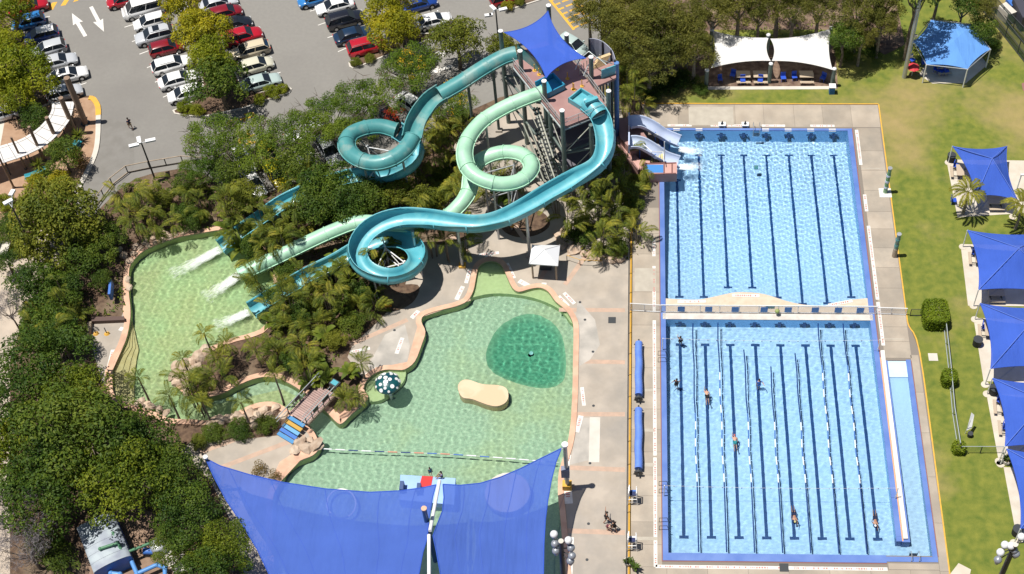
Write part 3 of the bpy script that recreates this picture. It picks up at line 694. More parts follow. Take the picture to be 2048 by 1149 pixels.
for x, y, z in ((985,130,10.0),(935,160,9.2)): support(s1, x, y, z, .16, 0, M_POST)
# --- slide 2: mint
s2 = thing('water_slide', 'pale mint green closed tube slide with its loop in front of the tower', 'water slide', G(1000, 350), group='tall water slides from the tower')
m2 = path3([(1085,186,11.1),(1050,198,10.9),(1005,218,10.5),(965,243,10.1),(938,275,9.8),(929,308,9.5),(938,340,9.2),(965,360,8.9),(1003,369,8.6),(1042,361,8.3),(1063,337,8.0),(1052,314,7.7),(1020,305,7.4),(985,310,7.0),(955,326,6.6),(942,352,6.2),(938,382,5.7),(920,410,5.2),(890,436,4.4),(850,447,4.1),(805,450,3.9),(760,446,3.7),(715,446,3.4),(671,461,2.9),(620,484,2.2),(560,513,1.4),(510,536,.8),(480,550,.55)])
fr_m = run(s2, m2, 'tube', .78, M_MINT, 3.3)
for i in (12, 30, 62, 84, 104):
    if i < len(fr_m) - 2: post_under(s2, fr_m, i, .12, .7)
c = G(1003, 338, 7.5); spiral_frame(s2, c.x, c.y, 1.9, 2.6, 6.8, ph=.9)
# --- slide 3: cyan open flume
s3 = thing('water_slide', 'long open cyan flume curving round the tower into a ring above the concourse', 'water slide', G(950, 470), group='tall water slides from the tower')
c3 = path3([(1176,210,11.2),(1196,228,11.0),(1208,252,10.5),(1213,285,9.8),(1207,313,9.2),(1188,336,8.6),(1150,358,8.1),(1100,386,7.6),(1052,415,7.2),(1005,438,6.9),(955,449,6.8),(905,446,6.6),(855,439,6.4),(805,437,6.1),(762,447,5.8),(730,468,5.4),(713,500,5.0),(722,530,4.7),(750,548,4.5),(785,553,4.3),(820,541,4.0),(838,515,3.7),(826,490,3.4),(795,478,3.1),(755,482,2.7),(715,502,2.2),(670,528,1.6),(620,553,1.1),(560,588,.75),(505,622,.5)])
fr_c = run(s3, c3, 'u', .92, M_CYAN, 3.6, .42, 1.7)
for (x, y, z) in ((915,463,5.2),(1053,432,5.9),(825,462,4.6)):
    support(s3, x, y, z + .4, .17, 0, M_STEEL, head=M_YEL if x == 915 else None)
for i in (70, 82, 94):
    if i < len(fr_c): post_under(s3, fr_c, i, .10, .7)
c = G(776, 512, 3.4); spiral_frame(s3, c.x, c.y, 1.7, 1.2, 3.0, M_WHITE, ph=1.9)
sweep(frames(path3([(1172,206,11.25),(1186,217,11.1),(1198,232,10.8)])), [(math.cos(a) * 1.0, math.sin(a) * 1.0) for a in [math.pi * k / 10 for k in range(11)]] + [(math.cos(a) * .95, math.sin(a) * .95) for a in [math.pi * k / 10 for k in range(10, -1, -1)]]).build('entry_hood', M_CYAN, s3)

# --- tower
M_DECK = mat('dusty_pink_decking', (.30, .17, .16), (.36, .21, .19), .7, .8)
M_RAIL = mat('rail_grey', (.45, .50, .50), None, rough=.4, metal=.3)
M_GALV = mat('pale_galvanised', (.50, .50, .42), (.58, .58, .5), 1.5, .5, metal=.2)
tw = thing('slide_tower', 'tall slide tower with pink decks, round grey columns and a blue sail on top', 'tower', G(1110, 330))
def deckpoly(pts, z, th=.28, m=None, name='deck'):
    return MB().prism(GX(pts, z), z - th, z).build(name, m or M_DECK, tw)
main = [(1027,131),(1126,255),(1218,219),(1150,126),(1090,82),(1036,104)]
deckpoly(main, ZD)
deckpoly([(1180,152),(1152,128),(1180,112),(1232,126),(1232,156),(1195,172)], ZD + .06)
ring = GX(main, ZD)
n = len(ring); 
for i in range(n):
    a, b = Vector((*ring[i], 0)), Vector((*ring[(i + 1) % n], 0)); 
    MB().cyl((a.x, a.y, ZD - .42), (b.x, b.y, ZD - .42), .12, n=6).build('edge_beam', M_RAIL, tw)
    if i in (0, 1, 2):
        for h in (.55, 1.05): MB().cyl((a.x, a.y, ZD + h), (b.x, b.y, ZD + h), .03, n=5).build('handrail', M_RAIL, tw)
        k = int((b - a).length / 1.4)
        for j in range(k + 1):
            p = a.lerp(b, j / k); MB().cyl((p.x, p.y, ZD), (p.x, p.y, ZD + 1.05), .03, n=5, caps=False).build('baluster', M_RAIL, tw)
        MB().add([(a.x, a.y, ZD + .08), (b.x, b.y, ZD + .08), (b.x, b.y, ZD + .98), (a.x, a.y, ZD + .98)], [(0, 1, 2, 3)]).build('mesh_screen', fabric('safety_mesh', (.42, .36, .36), .72, .1), tw)
cols = [(1124,222,13.4),(1217,183,13.6),(1088,163,13.8),(1182,115,14.0),(1040,103,13.8),(1001,63,13.6),(1097,12,15.2),(1133,70,14.0),(1182,250,10.7),(1100,225,10.7)]
CP = []
for x, y, z in cols:
    p = G(x, y, z); CP.append((p.x, p.y)); MB().cyl((p.x, p.y, 0), (p.x, p.y, z), .24, n=12).build('column', M_POST, tw)
    if z > 11: MB().cyl((p.x, p.y, z), (p.x, p.y, z + .08), .27, n=12).build('column_cap', M_WHITE, tw)
def CB(i, z): return (CP[i][0], CP[i][1], z)
links = [(0,1),(0,2),(2,4),(4,5),(1,3),(3,7),(2,3),(5,7),(0,8),(8,1)]
for a, b in links:
    for z in (3.6, 7.2):
        MB().cyl(CB(a, z), CB(b, z), .13, n=6).build('cross_beam', M_POST, tw)
for a, b in ((0, 2), (2, 4), (0, 8), (4, 5)):
    for z in (0.3, 3.6, 7.2):
        MB().cyl(CB(a, z), CB(b, z + 3.4), .055, n=6).build('tie_rod', M_GALV, tw)
# service stringers on the west face: pairs of long inclined rails
def off(p, dx, dy): return (p[0] + dx, p[1] + dy, p[2])
for k, (z0, z1) in enumerate(((9.6, 6.3), (6.5, 3.2), (3.4, .2))):
    for d in (.5, 1.1):
        a = off(CB(2, z0), -.7 - .1 * k, .5); b = off(CB(0, z1), -.9, .2)
        a = (a[0] - d * .5, a[1], a[2]); b = (b[0] - d * .5, b[1] + d * .1, b[2])
        MB().cyl(a, b, .10, n=6).build('stair_stringer', M_GALV, tw)
    A = Vector(off(CB(2, z0), -1.05, .5)); B = Vector(off(CB(0, z1), -1.25, .25))
    for j in range(12):
        p = A.lerp(B, (j + .5) / 12); MB().box(p, (.8, .3, .05), rz=.3).build('stair_tread', M_DSTEEL, tw)
for k, (z0, z1) in enumerate(((8.8, 5.6), (5.8, 2.4))):
    for d in (1.8, 2.3):
        a = off(CB(2, z0), -d, -1.2); b = off(CB(2, z1), -d + 1.5, -3.4)
        MB().cyl(a, b, .09, n=6).build('stair_stringer', M_GALV, tw)
    MB().cyl(off(CB(2, z1 - .4), -2.6, -.8), off(CB(2, z1), -.6, -3.3), .09, n=6).build('stair_stringer', M_GALV, tw)
# mid landings
for z, sh in ((7.2, 0), (3.6, 1)):
    MB().prism([(CP[0][0] + .4, CP[0][1] + 1.2), (CP[1][0] - .3, CP[1][1] + .4), (CP[3][0] - .4, CP[3][1] - 1), (CP[2][0] + .5, CP[2][1] - 1)], z + .06, z + .2).build('landing', mat('dark_landing', (.12, .11, .13), None), tw)
# slide entries on the deck
def trough(root, a, b, z, w, h, m, name):
    A, B = G(*a, z), G(*b, z); d = (B - A); L = d.length; rz = math.atan2(d.y, d.x); c = (A + B) / 2; nrm = Vector((-d.y, d.x, 0)).normalized()
    mb = MB().box(c + Vector((0, 0, .06)), (L, w, .1), rz)
    for s in (-1, 1): mb.box(c + nrm * s * w / 2 + Vector((0, 0, h / 2)), (L, .12, h), rz)
    mb.box(B + Vector((0, 0, h / 2)), (.12, w + .12, h), rz); return mb.build(name, m, root)
trough(tw, (1082,186), (1118,168), ZD + .02, 2.1, .75, mat('entry_tub_blue', (.03, .25, .40), None, rough=.35), 'entry_tub')
trough(tw, (1176,211), (1150,195), ZD + .02, 1.9, .6, M_CYAN, 'entry_tub')
a, b = G(1170,206,ZD + 1.3), G(1195,196,ZD + 1.3)
MB().box((a + b) / 2, ((b - a).length, .4, .3), math.atan2((b - a).y, (b - a).x)).build('entry_gantry', M_CYAN, tw)
a, b = G(1036,112,ZD), G(1085,150,ZD)
MB().add([(a.x, a.y, ZD), (b.x, b.y, ZD), (b.x, b.y, ZD + 1.6), (a.x, a.y, ZD + 1.6)], [(0, 1, 2, 3)]).add([(a.x, a.y + .1, ZD), (b.x, b.y + .1, ZD), (b.x, b.y + .1, ZD + 1.6), (a.x, a.y + .1, ZD + 1.6)], [(3, 2, 1, 0)]).build('teal_wall_panel', M_TEAL, tw)
for x, y in ((1069,142),(1078,150),(1103,154),(1115,140),(1135,158),(1148,180),(1164,173),(1146,179)):
    p = G(x, y, ZD); MB().cyl(p, p + Vector((0, 0, .9)), .05, n=6).build('queue_bollard', M_YEL, tw); MB().cyl(p, p + Vector((0, 0, .05)), .22, n=8).build('bollard_foot', M_YEL, tw)
for x, y in ((1200,222),):
    p = G(x, y, ZD); MB().cyl(p, p + Vector((0, 0, .5)), .2, .08, n=8).build('safety_cone', mat('cone_orange', (.75, .33, .03), None), tw)
a, b = G(1203,149,ZD + .7), G(1231,139,ZD + .7)
MB().box((a + b) / 2, ((b - a).length, .1, 1.2), math.atan2((b - a).y, (b - a).x)).build('teal_panel', M_CYAN, tw)
# stair up to the landing, with rails
for h in (.9,):
    pts = [G(1150,140,ZD + 1.0), G(1160,118,ZD + 1.9), G(1178,103,ZD + 2.4), G(1196,118,ZD + 2.2), G(1225,128,ZD + 1.0)]
    MB().tube(pts, .06, 6).build('handrail', M_RAIL, tw)
    pts = [p + Vector((.9, -.9, 0)) for p in pts[:4]]; MB().tube(pts, .06, 6).build('handrail', M_RAIL, tw)
for k in range(9):
    p = G(1196 + k * 1.5, 133 - k * 2.5, ZD + .1 + k * .1); MB().box(p, (1.5, .35, .08), rz=.5).build('stair_tread', mat('sandy_tread', (.6, .45, .25), None), tw)
for x, y in ((1160,150),(1168,144),(1174,139),(1186,133),(1200,128)):
    p = G(x, y, ZD); MB().cyl(p, p + Vector((0, 0, 1.3)), .05, n=6).build('baluster', M_GALV, tw)
# lower braces behind the landing
for k in range(6):
    p = G(1195 + k * 6, 175 - k * 4, ZD - 1); MB().cyl((p.x, p.y, 0), (p.x, p.y, ZD - .2), .09, n=6).build('column', M_POST, tw)
# curved screen on the east side
sc_ = thing('curved_screen', 'tall curved grey mesh screen behind the slide tower with a blue edge column', 'screen', G(1215, 230))
arc = resample(catmull([tuple(G(x, y, 12.2)) for x, y in ((1180,77),(1193,78),(1206,83),(1217,92),(1226,103),(1231,119))], 8), .5)
M_SCR = mat('screen_mesh', (.30, .32, .40), (.36, .38, .46), 2, .6)
k = len(arc) // 3
for j in range(3):
    seg = arc[j * k: (j + 1) * k + 1] if j < 2 else arc[j * k:]
    mb = MB(); ins = [(p[0] - .06, p[1] - .06) for p in seg]
    mb.prism([(p[0], p[1]) for p in seg] + ins[::-1], 6.5, 12.2); mb.build('screen_panel', M_SCR, sc_)
for j in (0, k, 2 * k, len(arc) - 1):
    p = arc[j]; MB().cyl((p[0] - .1, p[1] - .15, 0), (p[0] - .1, p[1] - .15, 12.25), .1, n=6).build('screen_post', M_DSTEEL, sc_)
p = arc[-1]; MB().cyl((p[0] + .1, p[1] - .3, 0), (p[0] + .1, p[1] - .3, 12.0), .28, n=10).build('blue_column', mat('column_blue', (.10, .22, .50), None, rough=.5), sc_)

# --- two short white slides into the lap pool, on a pink platform
pf = thing('slide_platform', 'low dusty pink platform with stairs beside the lap pool slides', 'platform', G(1290, 300))
MB().prism(GX([(1236,240),(1262,232),(1285,232),(1285,262),(1300,285),(1262,300),(1240,275)], 2.2), 0, 2.2).build('upper_deck', M_DECK, pf)
M_DECK2 = mat('pale_pink_deck', (.50, .29, .25), (.56, .34, .30), .8, .8)
MB().prism(GX([(1232,262),(1262,238),(1262,300),(1280,320),(1300,322),(1300,334),(1276,340),(1258,320),(1236,296)], 1.2), 0, 1.2).build('stair_block', M_DECK2, pf)
MB().prism(GX([(1282,328),(1354,325),(1354,348),(1284,350)], 1.3), .05, 1.3).build('lower_deck', M_DECK2, pf)
MB().prism(GX([(1290,330),(1327,330),(1327,346),(1290,346)], 1.3), 1.3, 1.32).build('blue_mat', mat('mat_blue', (.05, .22, .55), None), pf)
for a, b in (((1328,328),(1328,347)), ((1344,328),(1344,347)), ((1287,328),(1352,326)), ((1287,349),(1352,347))):
    A, B = G(*a, 1.35), G(*b, 1.35); MB().cyl(A, B, .07, n=6).build('deck_edge', M_REDB, pf)
for k in range(5):
    p = G(1304 + k * 5, 318 - 0 * k, .9); MB().box((p.x, p.y, 1.0), (.18, 1.2, .12)).build('stair_tread', mat('yellow_tread', (.6, .5, .2), None), pf)
for a, b in (((1302,304,2.9),(1326,304,2.2)), ((1286,288,3.1),(1304,304,2.9)), ((1326,304,2.2),(1328,324,2.2))):
    MB().cyl(G(*a), G(*b), .05, n=6).build('handrail', M_WHITE, pf)
MB().cyl(G(1329,322,1.3), G(1329,284,4.0), .06, n=6).build('signal_post', M_WHITE, pf)
for dy, lb in ((0, 'northern white water slide curving down into the lap pool'), (44, 'southern white water slide, its foot beside the pink landing')):
    w = thing('short_slide', lb, 'water slide', G(1300, 262 + dy), group='short white slides at the lap pool')
    P = path3([(1258,246 + dy * .9,3.1),(1270,243 + dy * .93,3.2),(1284,244 + dy * .97,3.0),(1300,251 + dy,2.5),(1318,262 + dy,1.8),(1336,273 + dy,1.0),(1360,283 + dy * .95,.45)], .4)
    fr = frames(P); n = len(fr); half = n // 2
    for a, b in ((0, half), (half, n - 1)): sweep(fr[a:b + 1], prof_u(.78, .12, .06, 12, .08)).build('flume_section', M_LILAC, w)
    sweep(fr[half:half + 2], prof_u(.80, .15, .10)).build('joint_ring', M_WHITE, w)
    for i in (3, half, n - 4):
        p, t, s, u = fr[i]; MB().cyl((p.x, p.y, -1.6 if p.x > -1.4 else 0), (p.x, p.y, p.z - .6), .08, n=6).build('support_post', M_BLUEP, w)
    A, B = fr[0][0], fr[0][0] + Vector((0, 0, .8)); MB().box(A + Vector((0, 0, .0)), (.15, 1.9, 1.3)).build('start_panel', M_LILAC, w)
# white splashes where the flumes run out: a churned film on the water and spray at the mouth
M_FOAM = mat('white_foam', (.85, .88, .88), None, rough=.6)
def foam_mat():
    m = bpy.data.materials.new('churned_foam'); m.use_nodes = True; nt = m.node_tree; N = nt.nodes; L = nt.links; b = N['Principled BSDF']; b.inputs['Base Color'].default_value = (.86, .9, .9, 1); b.inputs['Roughness'].default_value = .6
    tc = N.new('ShaderNodeTexCoord'); sp = N.new('ShaderNodeSeparateXYZ'); L.new(tc.outputs['Object'], sp.inputs[0])
    mp = N.new('ShaderNodeMapping'); mp.inputs['Scale'].default_value = (3.5, 3.2, 1); L.new(tc.outputs['Object'], mp.inputs[0]); t = N.new('ShaderNodeTexNoise'); t.inputs['Scale'].default_value = 1.6; t.inputs['Detail'].default_value = 8; t.inputs['Roughness'].default_value = .7; L.new(mp.outputs[0], t.inputs['Vector'])
    def M(op, a, b_=None, c=None):
        n = N.new('ShaderNodeMath'); n.operation = op
        for i, v in enumerate((a, b_, c)):
            if v is None: continue
            if isinstance(v, (int, float)): n.inputs[i].default_value = v
            else: L.new(v, n.inputs[i])
        return n.outputs[0]
    ax = M('ABSOLUTE', sp.outputs['Y']); wd = M('MULTIPLY_ADD', sp.outputs['X'], .35, .55); r = M('DIVIDE', ax, wd); cross = M('SUBTRACT', 1.0, M('MULTIPLY', r, r)); along = M('SUBTRACT', 1.12, sp.outputs['X'])
    e = M('MULTIPLY', cross, along); e = M('MINIMUM', e, M('MULTIPLY_ADD', sp.outputs['X'], 6.0, .25)); a = M('ADD', e, M('MULTIPLY_ADD', t.outputs['Fac'], 1.9, -.95)); a2 = N.new('ShaderNodeClamp'); L.new(a, a2.inputs[0]); L.new(a2.outputs[0], b.inputs['Alpha']); return m
M_CHURN = foam_mat()
def foam(a, b, w, z, name, label, n=260):
    A, B = G(*a, z), G(*b, z); d = (B - A); L = d.length; rz = math.atan2(d.y, d.x); d.normalize(); nr = Vector((-d.y, d.x, 0))
    mb = MB().grid(lambda u, v: (u * 1.15 - .03, (v - .5) * 2, .02 + .05 * math.sin(9 * u + 4 * v) * math.sin(7 * v)), 24, 8)
    o = place(name, mb.mesh(name, M_CHURN), None, A + Vector((0, 0, .07)), (0, 0, rz), (L, w, 1), label, None, None, 'stuff')
    mb = MB(); r = random.Random(int(a[0]))
    for i in range(n):
        t = min(1, r.expovariate(4.5)); p = A + d * t * L + nr * w * r.gauss(0, .25) + Vector((0, 0, .1 + .45 * (1 - t) * r.random() ** 2)); s = r.uniform(.012, .04)
        e = Vector((r.uniform(-1, 1), r.uniform(-1, 1), r.uniform(-.5, .5))) * s; f = d * s * 1.6; mb.add([p - e, p + f, p + e], [(0, 1, 2)])
    tag(mb.build('spray', M_FOAM), label.replace('white water', 'spray'), None, None, 'stuff')
foam((441,500),(350,548),1.0,LAGZ + .02,'white_water','frothing white water where the teal slide ends', 900)
foam((479,552),(415,594),1.0,LAGZ + .02,'white_water','frothing white water where the mint slide ends', 900)
foam((498,626),(434,652),.9,LAGZ + .02,'white_water','frothing white water where the cyan slide ends', 700)
foam((1358,300),(1402,305),.8,LZ + .02,'white_water','frothing white water below the northern short slide', 150)
foam((1358,336),(1402,334),.8,LZ + .02,'white_water','frothing white water below the southern short slide', 150)

# ================================================================ SAILS
M_SBLUE = fabric('blue_shade_cloth', (.065, .145, .62), .04, .25)
M_SBLUE2 = fabric('blue_sheer_cloth', (.09, .17, .60), .08, .3)
M_SPALE = fabric('light_blue_cloth', (.16, .38, .86), .02, .2)
M_SWHITE = fabric('white_shade_cloth', (.86, .85, .83), .0, .25)
def coons(top, right, bottom, left, nu=24, nv=24, peak=None, ph=0.0):
    """surface spanned by four edge curves: top a-b, right b-c, bottom d-c, left a-d"""
    def at(c, t):
        x = t * (len(c) - 1); i = min(int(x), len(c) - 2); return Vector(c[i]).lerp(Vector(c[i + 1]), x - i)
    a, b, c, d = Vector(top[0]), Vector(top[-1]), Vector(bottom[-1]), Vector(bottom[0])
    def fn(u, v):
        p = at(top, u) * (1 - v) + at(bottom, u) * v + at(left, v) * (1 - u) + at(right, v) * u - (a * (1 - u) * (1 - v) + b * u * (1 - v) + d * (1 - u) * v + c * u * v)
        if ph: p = p + Vector((0, 0, ph * (1 - max(abs(2 * u - 1), abs(2 * v - 1)))))
        return p
    mb = MB().grid(fn, nu, nv, smooth=not ph); return mb
def quadsail(c, sag, m, parent, nu=24, ph=0.0, name='sail_cloth'):
    m0 = sum((Vector(p) for p in c), Vector()) / 4
    E = [sag_edge(c[i], c[(i + 1) % 4], m0, sag if not isinstance(sag, (list, tuple)) else sag[i], 14) for i in range(4)]
    mb = coons(E[0], E[1], E[2][::-1], E[3][::-1], nu, nu, ph=ph); o = mb.build(name, m, parent)
    return o, E
def hem(root, E, m, r=.035):
    for e in E: MB().tube(e, r, 5, caps=False).build('edge_cable', m, root)
ts = thing('shade_sail', 'square royal blue sail stretched over the slide tower columns', 'shade sail', G(1095, 90, 14), group='blue shade sails')
o, E = quadsail([G(1008,65,13.5), G(1096,22,15.0), G(1172,117,13.9), G(1092,157,13.6)], .7, M_SBLUE, ts); hem(ts, E, M_SBLUE)
def seams(root, top, bot, left, right, us):
    def at(c, t):
        x = t * (len(c) - 1); i = min(int(x), len(c) - 2); return Vector(c[i]).lerp(Vector(c[i + 1]), x - i)
    a, b, c, d = Vector(top[0]), Vector(top[-1]), Vector(bot[-1]), Vector(bot[0])
    for u in us:
        P = []
        for k in range(25):
            v = k / 24; P.append(at(top, u) * (1 - v) + at(bot, u) * v + at(left, v) * (1 - u) + at(right, v) * u - (a * (1 - u) * (1 - v) + b * u * (1 - v) + d * (1 - u) * v + c * u * v) + Vector((0, 0, .012)))
        W_ = []; 
        for p in P: W_ += [p + Vector((-.035, 0, 0)), p + Vector((.035, 0, 0))]
        MB().add(W_, [(2 * i, 2 * i + 1, 2 * i + 3, 2 * i + 2) for i in range(24)]).build('seam', fabric('seam_cloth', (.080, .152, .56), .0, .28), root)
# --- the two big sails over the lagoon
A, B, Cp = G(411,917,5.5), G(872,971,6.3), G(857,1068,7.8)
sl1 = thing('shade_sail', 'large blue sail over the lagoon beside the south path, left of the mast', 'shade sail', A, group='blue shade sails')
D1, E1 = G(812,1420,7.0), G(600,1420,5.5)
top = [G(x, y, z) for x, y, z in ((411,917,5.5),(440,932,5.3),(500,950,5.2),(565,965,5.2),(650,978,5.4),(740,985,5.6),(800,982,5.9),(845,976,6.1),(872,970,6.3))]
right = [G(x, y, z) for x, y, z in ((872,970,6.3),(866,992,6.6),(861,1020,7.0),(857,1050,7.5),(855,1075,7.7),(846,1105,7.6),(838,1149,7.4),(830,1250,7.2),(812,1420,7.0))]
left = [G(x, y, z) for x, y, z in ((411,917,5.5),(428,955,5.35),(452,1000,5.25),(485,1050,5.2),(515,1100,5.2),(538,1149,5.2),(570,1260,5.3),(600,1420,5.5))]
bot = [E1, D1]
coons(top, right, bot, left, 40, 40).build('sail_cloth', M_SBLUE2, sl1); seams(sl1, top, bot, left, right, (.16, .33, .5, .67, .84)); hem(sl1, [top, left, right], M_SBLUE, .05)
sr = thing('shade_sail', 'large blue sail over the lagoon with its tip tied beside the concourse', 'shade sail', G(1122,900,7.0), group='blue shade sails')
top2 = [G(x, y, z) for x, y, z in ((886,969,6.3),(920,971,6.2),(960,967,6.1),(1000,955,6.1),(1040,938,6.2),(1080,918,6.5),(1123,897,7.0))]
right2 = [G(x, y, z) for x, y, z in ((1123,897,7.0),(1112,925,6.7),(1103,960,6.4),(1096,1000,6.2),(1091,1040,6.1),(1088,1090,6.0),(1087,1149,6.0),(1092,1250,6.2),(1105,1420,6.6))]
left2 = [G(x, y, z) for x, y, z in ((886,969,6.3),(888,995,6.5),(885,1022,6.9),(874,1050,7.4),(866,1072,7.7),(872,1100,7.6),(881,1149,7.4),(890,1250,7.2),(895,1420,7.0))]
coons(top2, right2, [G(895,1420,7.0), G(1105,1420,6.6)], left2, 40, 40).build('sail_cloth', M_SBLUE2, sr); seams(sr, top2, [G(895,1420,7.0), G(1105,1420,6.6)], left2, right2, (.2, .42, .64, .84)); hem(sr, [top2, left2, right2], M_SBLUE, .05)
# mast and the white ridge tubes
ms = thing('sail_mast', 'dark blue mast with white ridge tubes standing in the gap between the big sails', 'mast', G(876,1150))
b = G(848,1018,9.4); MB().cyl((b.x, b.y, 0), (b.x, b.y, 9.4), .22, n=12).build('mast_tube', mat('mast_blue', (.03, .09, .22), None, rough=.4), ms)
MB().cyl((b.x, b.y, 9.4), (b.x, b.y, 9.5), .25, n=12).build('mast_cap', M_PINK, ms)
MB().cyl(G(879,962,6.4), G(860,1062,7.9), .16, n=10).build('ridge_tube', M_WHITE, ms)
MB().cyl(G(858,1070,7.9), G(859,1420,7.2), .16, n=10).build('ridge_tube', M_WHITE, ms)
p = G(411,915,5.9); q = thing('sail_post', 'blue post with a white cap holding the west corner of the big sail', 'post', (p.x, p.y, 0)); MB().cyl((p.x, p.y, 0), (p.x, p.y, 5.8), .16, n=10).build('post_tube', M_POST, q); MB().cyl((p.x, p.y, 5.8), (p.x, p.y, 6.0), .22, n=10).build('post_cap', M_WHITE, q)
p = G(1135,976); q = thing('sail_post', 'steel post with a yellow foot holding the tip of the big sail', 'post', p)
MB().cyl(p, (p.x, p.y, 7.4), .2, n=12).build('post_tube', M_STEEL, q); MB().cyl((p.x, p.y, 7.4), (p.x, p.y, 7.6), .3, n=12).build('post_cap', M_WHITE, q)
MB().box((p.x - .02, p.y, .4), (.85, .7, .8)).build('yellow_foot', M_YEL, q); MB().box((p.x - .1, p.y - .1, 3.0), (.75, .5, 1.3)).build('control_box', mat('box_grey', (.2, .22, .3), None), q)
MB().cyl(G(1122,899,7.0), (p.x, p.y, 7.0), .05, n=6).build('tension_cable', M_STEEL, q)
# clusters of round floodlights on tall poles
def flood(x, y, xt, yt, z, lamps, label, pm):
    t = G(xt, yt, z); r = thing('floodlight_pole', label, 'light pole', (t.x, t.y, 0), group='tall floodlight poles')
    MB().cyl((t.x, t.y, 0), (t.x, t.y, z), .28, .2, n=12).build('pole', pm, r)
    MB().cyl((t.x, t.y, z), (t.x, t.y, z + .06), .22, n=12).build('pole_cap', M_PALE, r)
    for lx, ly, lz in lamps:
        p = G(lx, ly, lz); d = Vector((t.x - p.x, t.y - p.y, 0)); d.normalize()
        l = MB().sphere(p, .33, 12, 8).build('lamp_globe', M_LAMP if lz > z - .7 else M_LAMP2, r)
        MB().cyl(p, (t.x, t.y, lz - .2), .05, n=6).build('lamp_arm', M_DSTEEL, r)
        MB().cyl(p + Vector((0, 0, -.2)), p + Vector((0, 0, -.6)), .25, .15, n=10).build('lamp_housing', M_LAMP2, r)
M_LAMP = mat('lamp_glass_white', (.75, .75, .76), None, rough=.3); M_LAMP2 = mat('lamp_housing_grey', (.34, .36, .40), None, rough=.4, metal=.4)
flood(0, 0, 1122, 1083, 13.5, [(1108,1069,13.3),(1137,1081,13.3),(1110,1088,12.6),(1112,1102,12.0),(1142,1096,12.5),(1144,1112,12.0),(1141,1122,11.5)], 'dark floodlight pole with round white lamps beside the big sail', M_DSTEEL)
flood(0, 0, 2030, 1090, 13.5, [(2043,1074,13.3),(2010,1090,13.2),(2001,1105,12.9),(1996,1120,12.6),(2028,1100,12.6),(2032,1108,12.2),(2022,1092,13.2)], 'dark floodlight pole with round white lamps on the lawn corner', M_DSTEEL)
for (xb, yb, h, lab, pm, r) in ((1808,155,17.5,'very tall grey pole beside the hexagonal blue shade',M_STEEL,.26),(1207,88,16.5,'very tall black pole behind the slide tower',M_DSTEEL,.3)):
    p = G(xb, yb); q = thing('tall_pole', lab, 'pole', p, group='very tall poles'); MB().cyl(p, (p.x, p.y, h), r, r * .75, n=12).build('pole', pm, q)
    for z in (3.4, 6.4): MB().box((p.x + .3, p.y - .1, z), (.35, .25, .3)).build('junction_box', M_PALE, q)
# --- white sails by the lawn
for pts, lab, sg in ((((1425,62,3.4),(1537,76,3.6),(1541,122,2.9),(1423,136,3.0)), 'white shade sail on the left, tree shadow on its corner', .35), (((1541,78,3.6),(1662,58,4.0),(1665,140,2.7),(1544,122,2.9)), 'white shade sail on the right, its corner by the blue bin', .35)):
    t = thing('shade_sail', lab, 'shade sail', G(pts[3][0], pts[3][1], 0), group='white shade sails')
    o, E = quadsail([G(*p) for p in pts], sg, M_SWHITE, t, 16); hem(t, E, M_SWHITE, .03)
i = 0
for x, y, z, xb, lab in ((1414,141,2.9,0,'leftmost dark green post of the white shades'),(1537,70,3.9,0,'back post between the two white shades'),(1542,128,2.9,0,'front post between the two white shades'),(1663,56,4.2,0,'back right post of the white shades'),(1669,138,2.7,0,'front right post of the white shades beside the bin'),(1424,60,3.5,0,'back left post of the white shades under the gum trees')):
    p = G(x, y, z); q = thing('shade_post', lab, 'post', (p.x, p.y, 0), group='posts of the white shades')
    MB().cyl((p.x, p.y, 0), (p.x, p.y, z), .24, n=10).build('post_tube', M_POST, q); MB().sphere((p.x, p.y, z), .27, 10, 5, (1, 1, .6)).build('post_cap', M_WHITE, q)
MB().prism(GX([(1408,178),(1415,100),(1540,90),(1670,90),(1676,178)]), None, .012).build('shade_paving', M_BED, kind='structure')
MB().strip([G(1412,177), G(1672,176)], .5, .03).build('paving_edge', M_PALE, kind='structure')
# --- pyramid sails down the lawn
M_PAD = mat('cream_paving', (.52, .46, .37), (.60, .54, .45), .8, .85, .15, 6)
pyr = [((1905,293),(2014,293),(2036,402),(1952,393),'northernmost square blue pyramid shade on the lawn, a palm at its corner',2.6),
       ((1935,461),(2095,466),(2130,590),(1957,580),'second blue pyramid shade from the north, palm shadow on its edge',2.7),
       ((1960,607),(2110,612),(2150,742),(1981,738),'third blue pyramid shade from the north on the lawn',2.7),
       ((1985,757),(2140,762),(2180,905),(2010,893),'fourth blue pyramid shade from the north, beside the pram shaped chairs',2.7),
       ((2013,898),(2170,905),(2210,1060),(2041,1058),'southernmost blue pyramid shade on the lawn',2.7)]
pyr[3] = pyr[3][:4] + ('fourth blue pyramid shade from the north, level with the wire fence',) + pyr[3][5:]
pads = [[(1893,322),(1905,320),(2060,322),(2080,425),(1935,434),(1915,436)],[(1921,489),(2100,492),(2130,614),(1936,612)],[(1947,637),(2110,640),(2150,770),(1967,763)],[(1973,789),(2140,792),(2170,916),(1996,916)],[(2007,935),(2160,940),(2200,1090),(2035,1085)]]
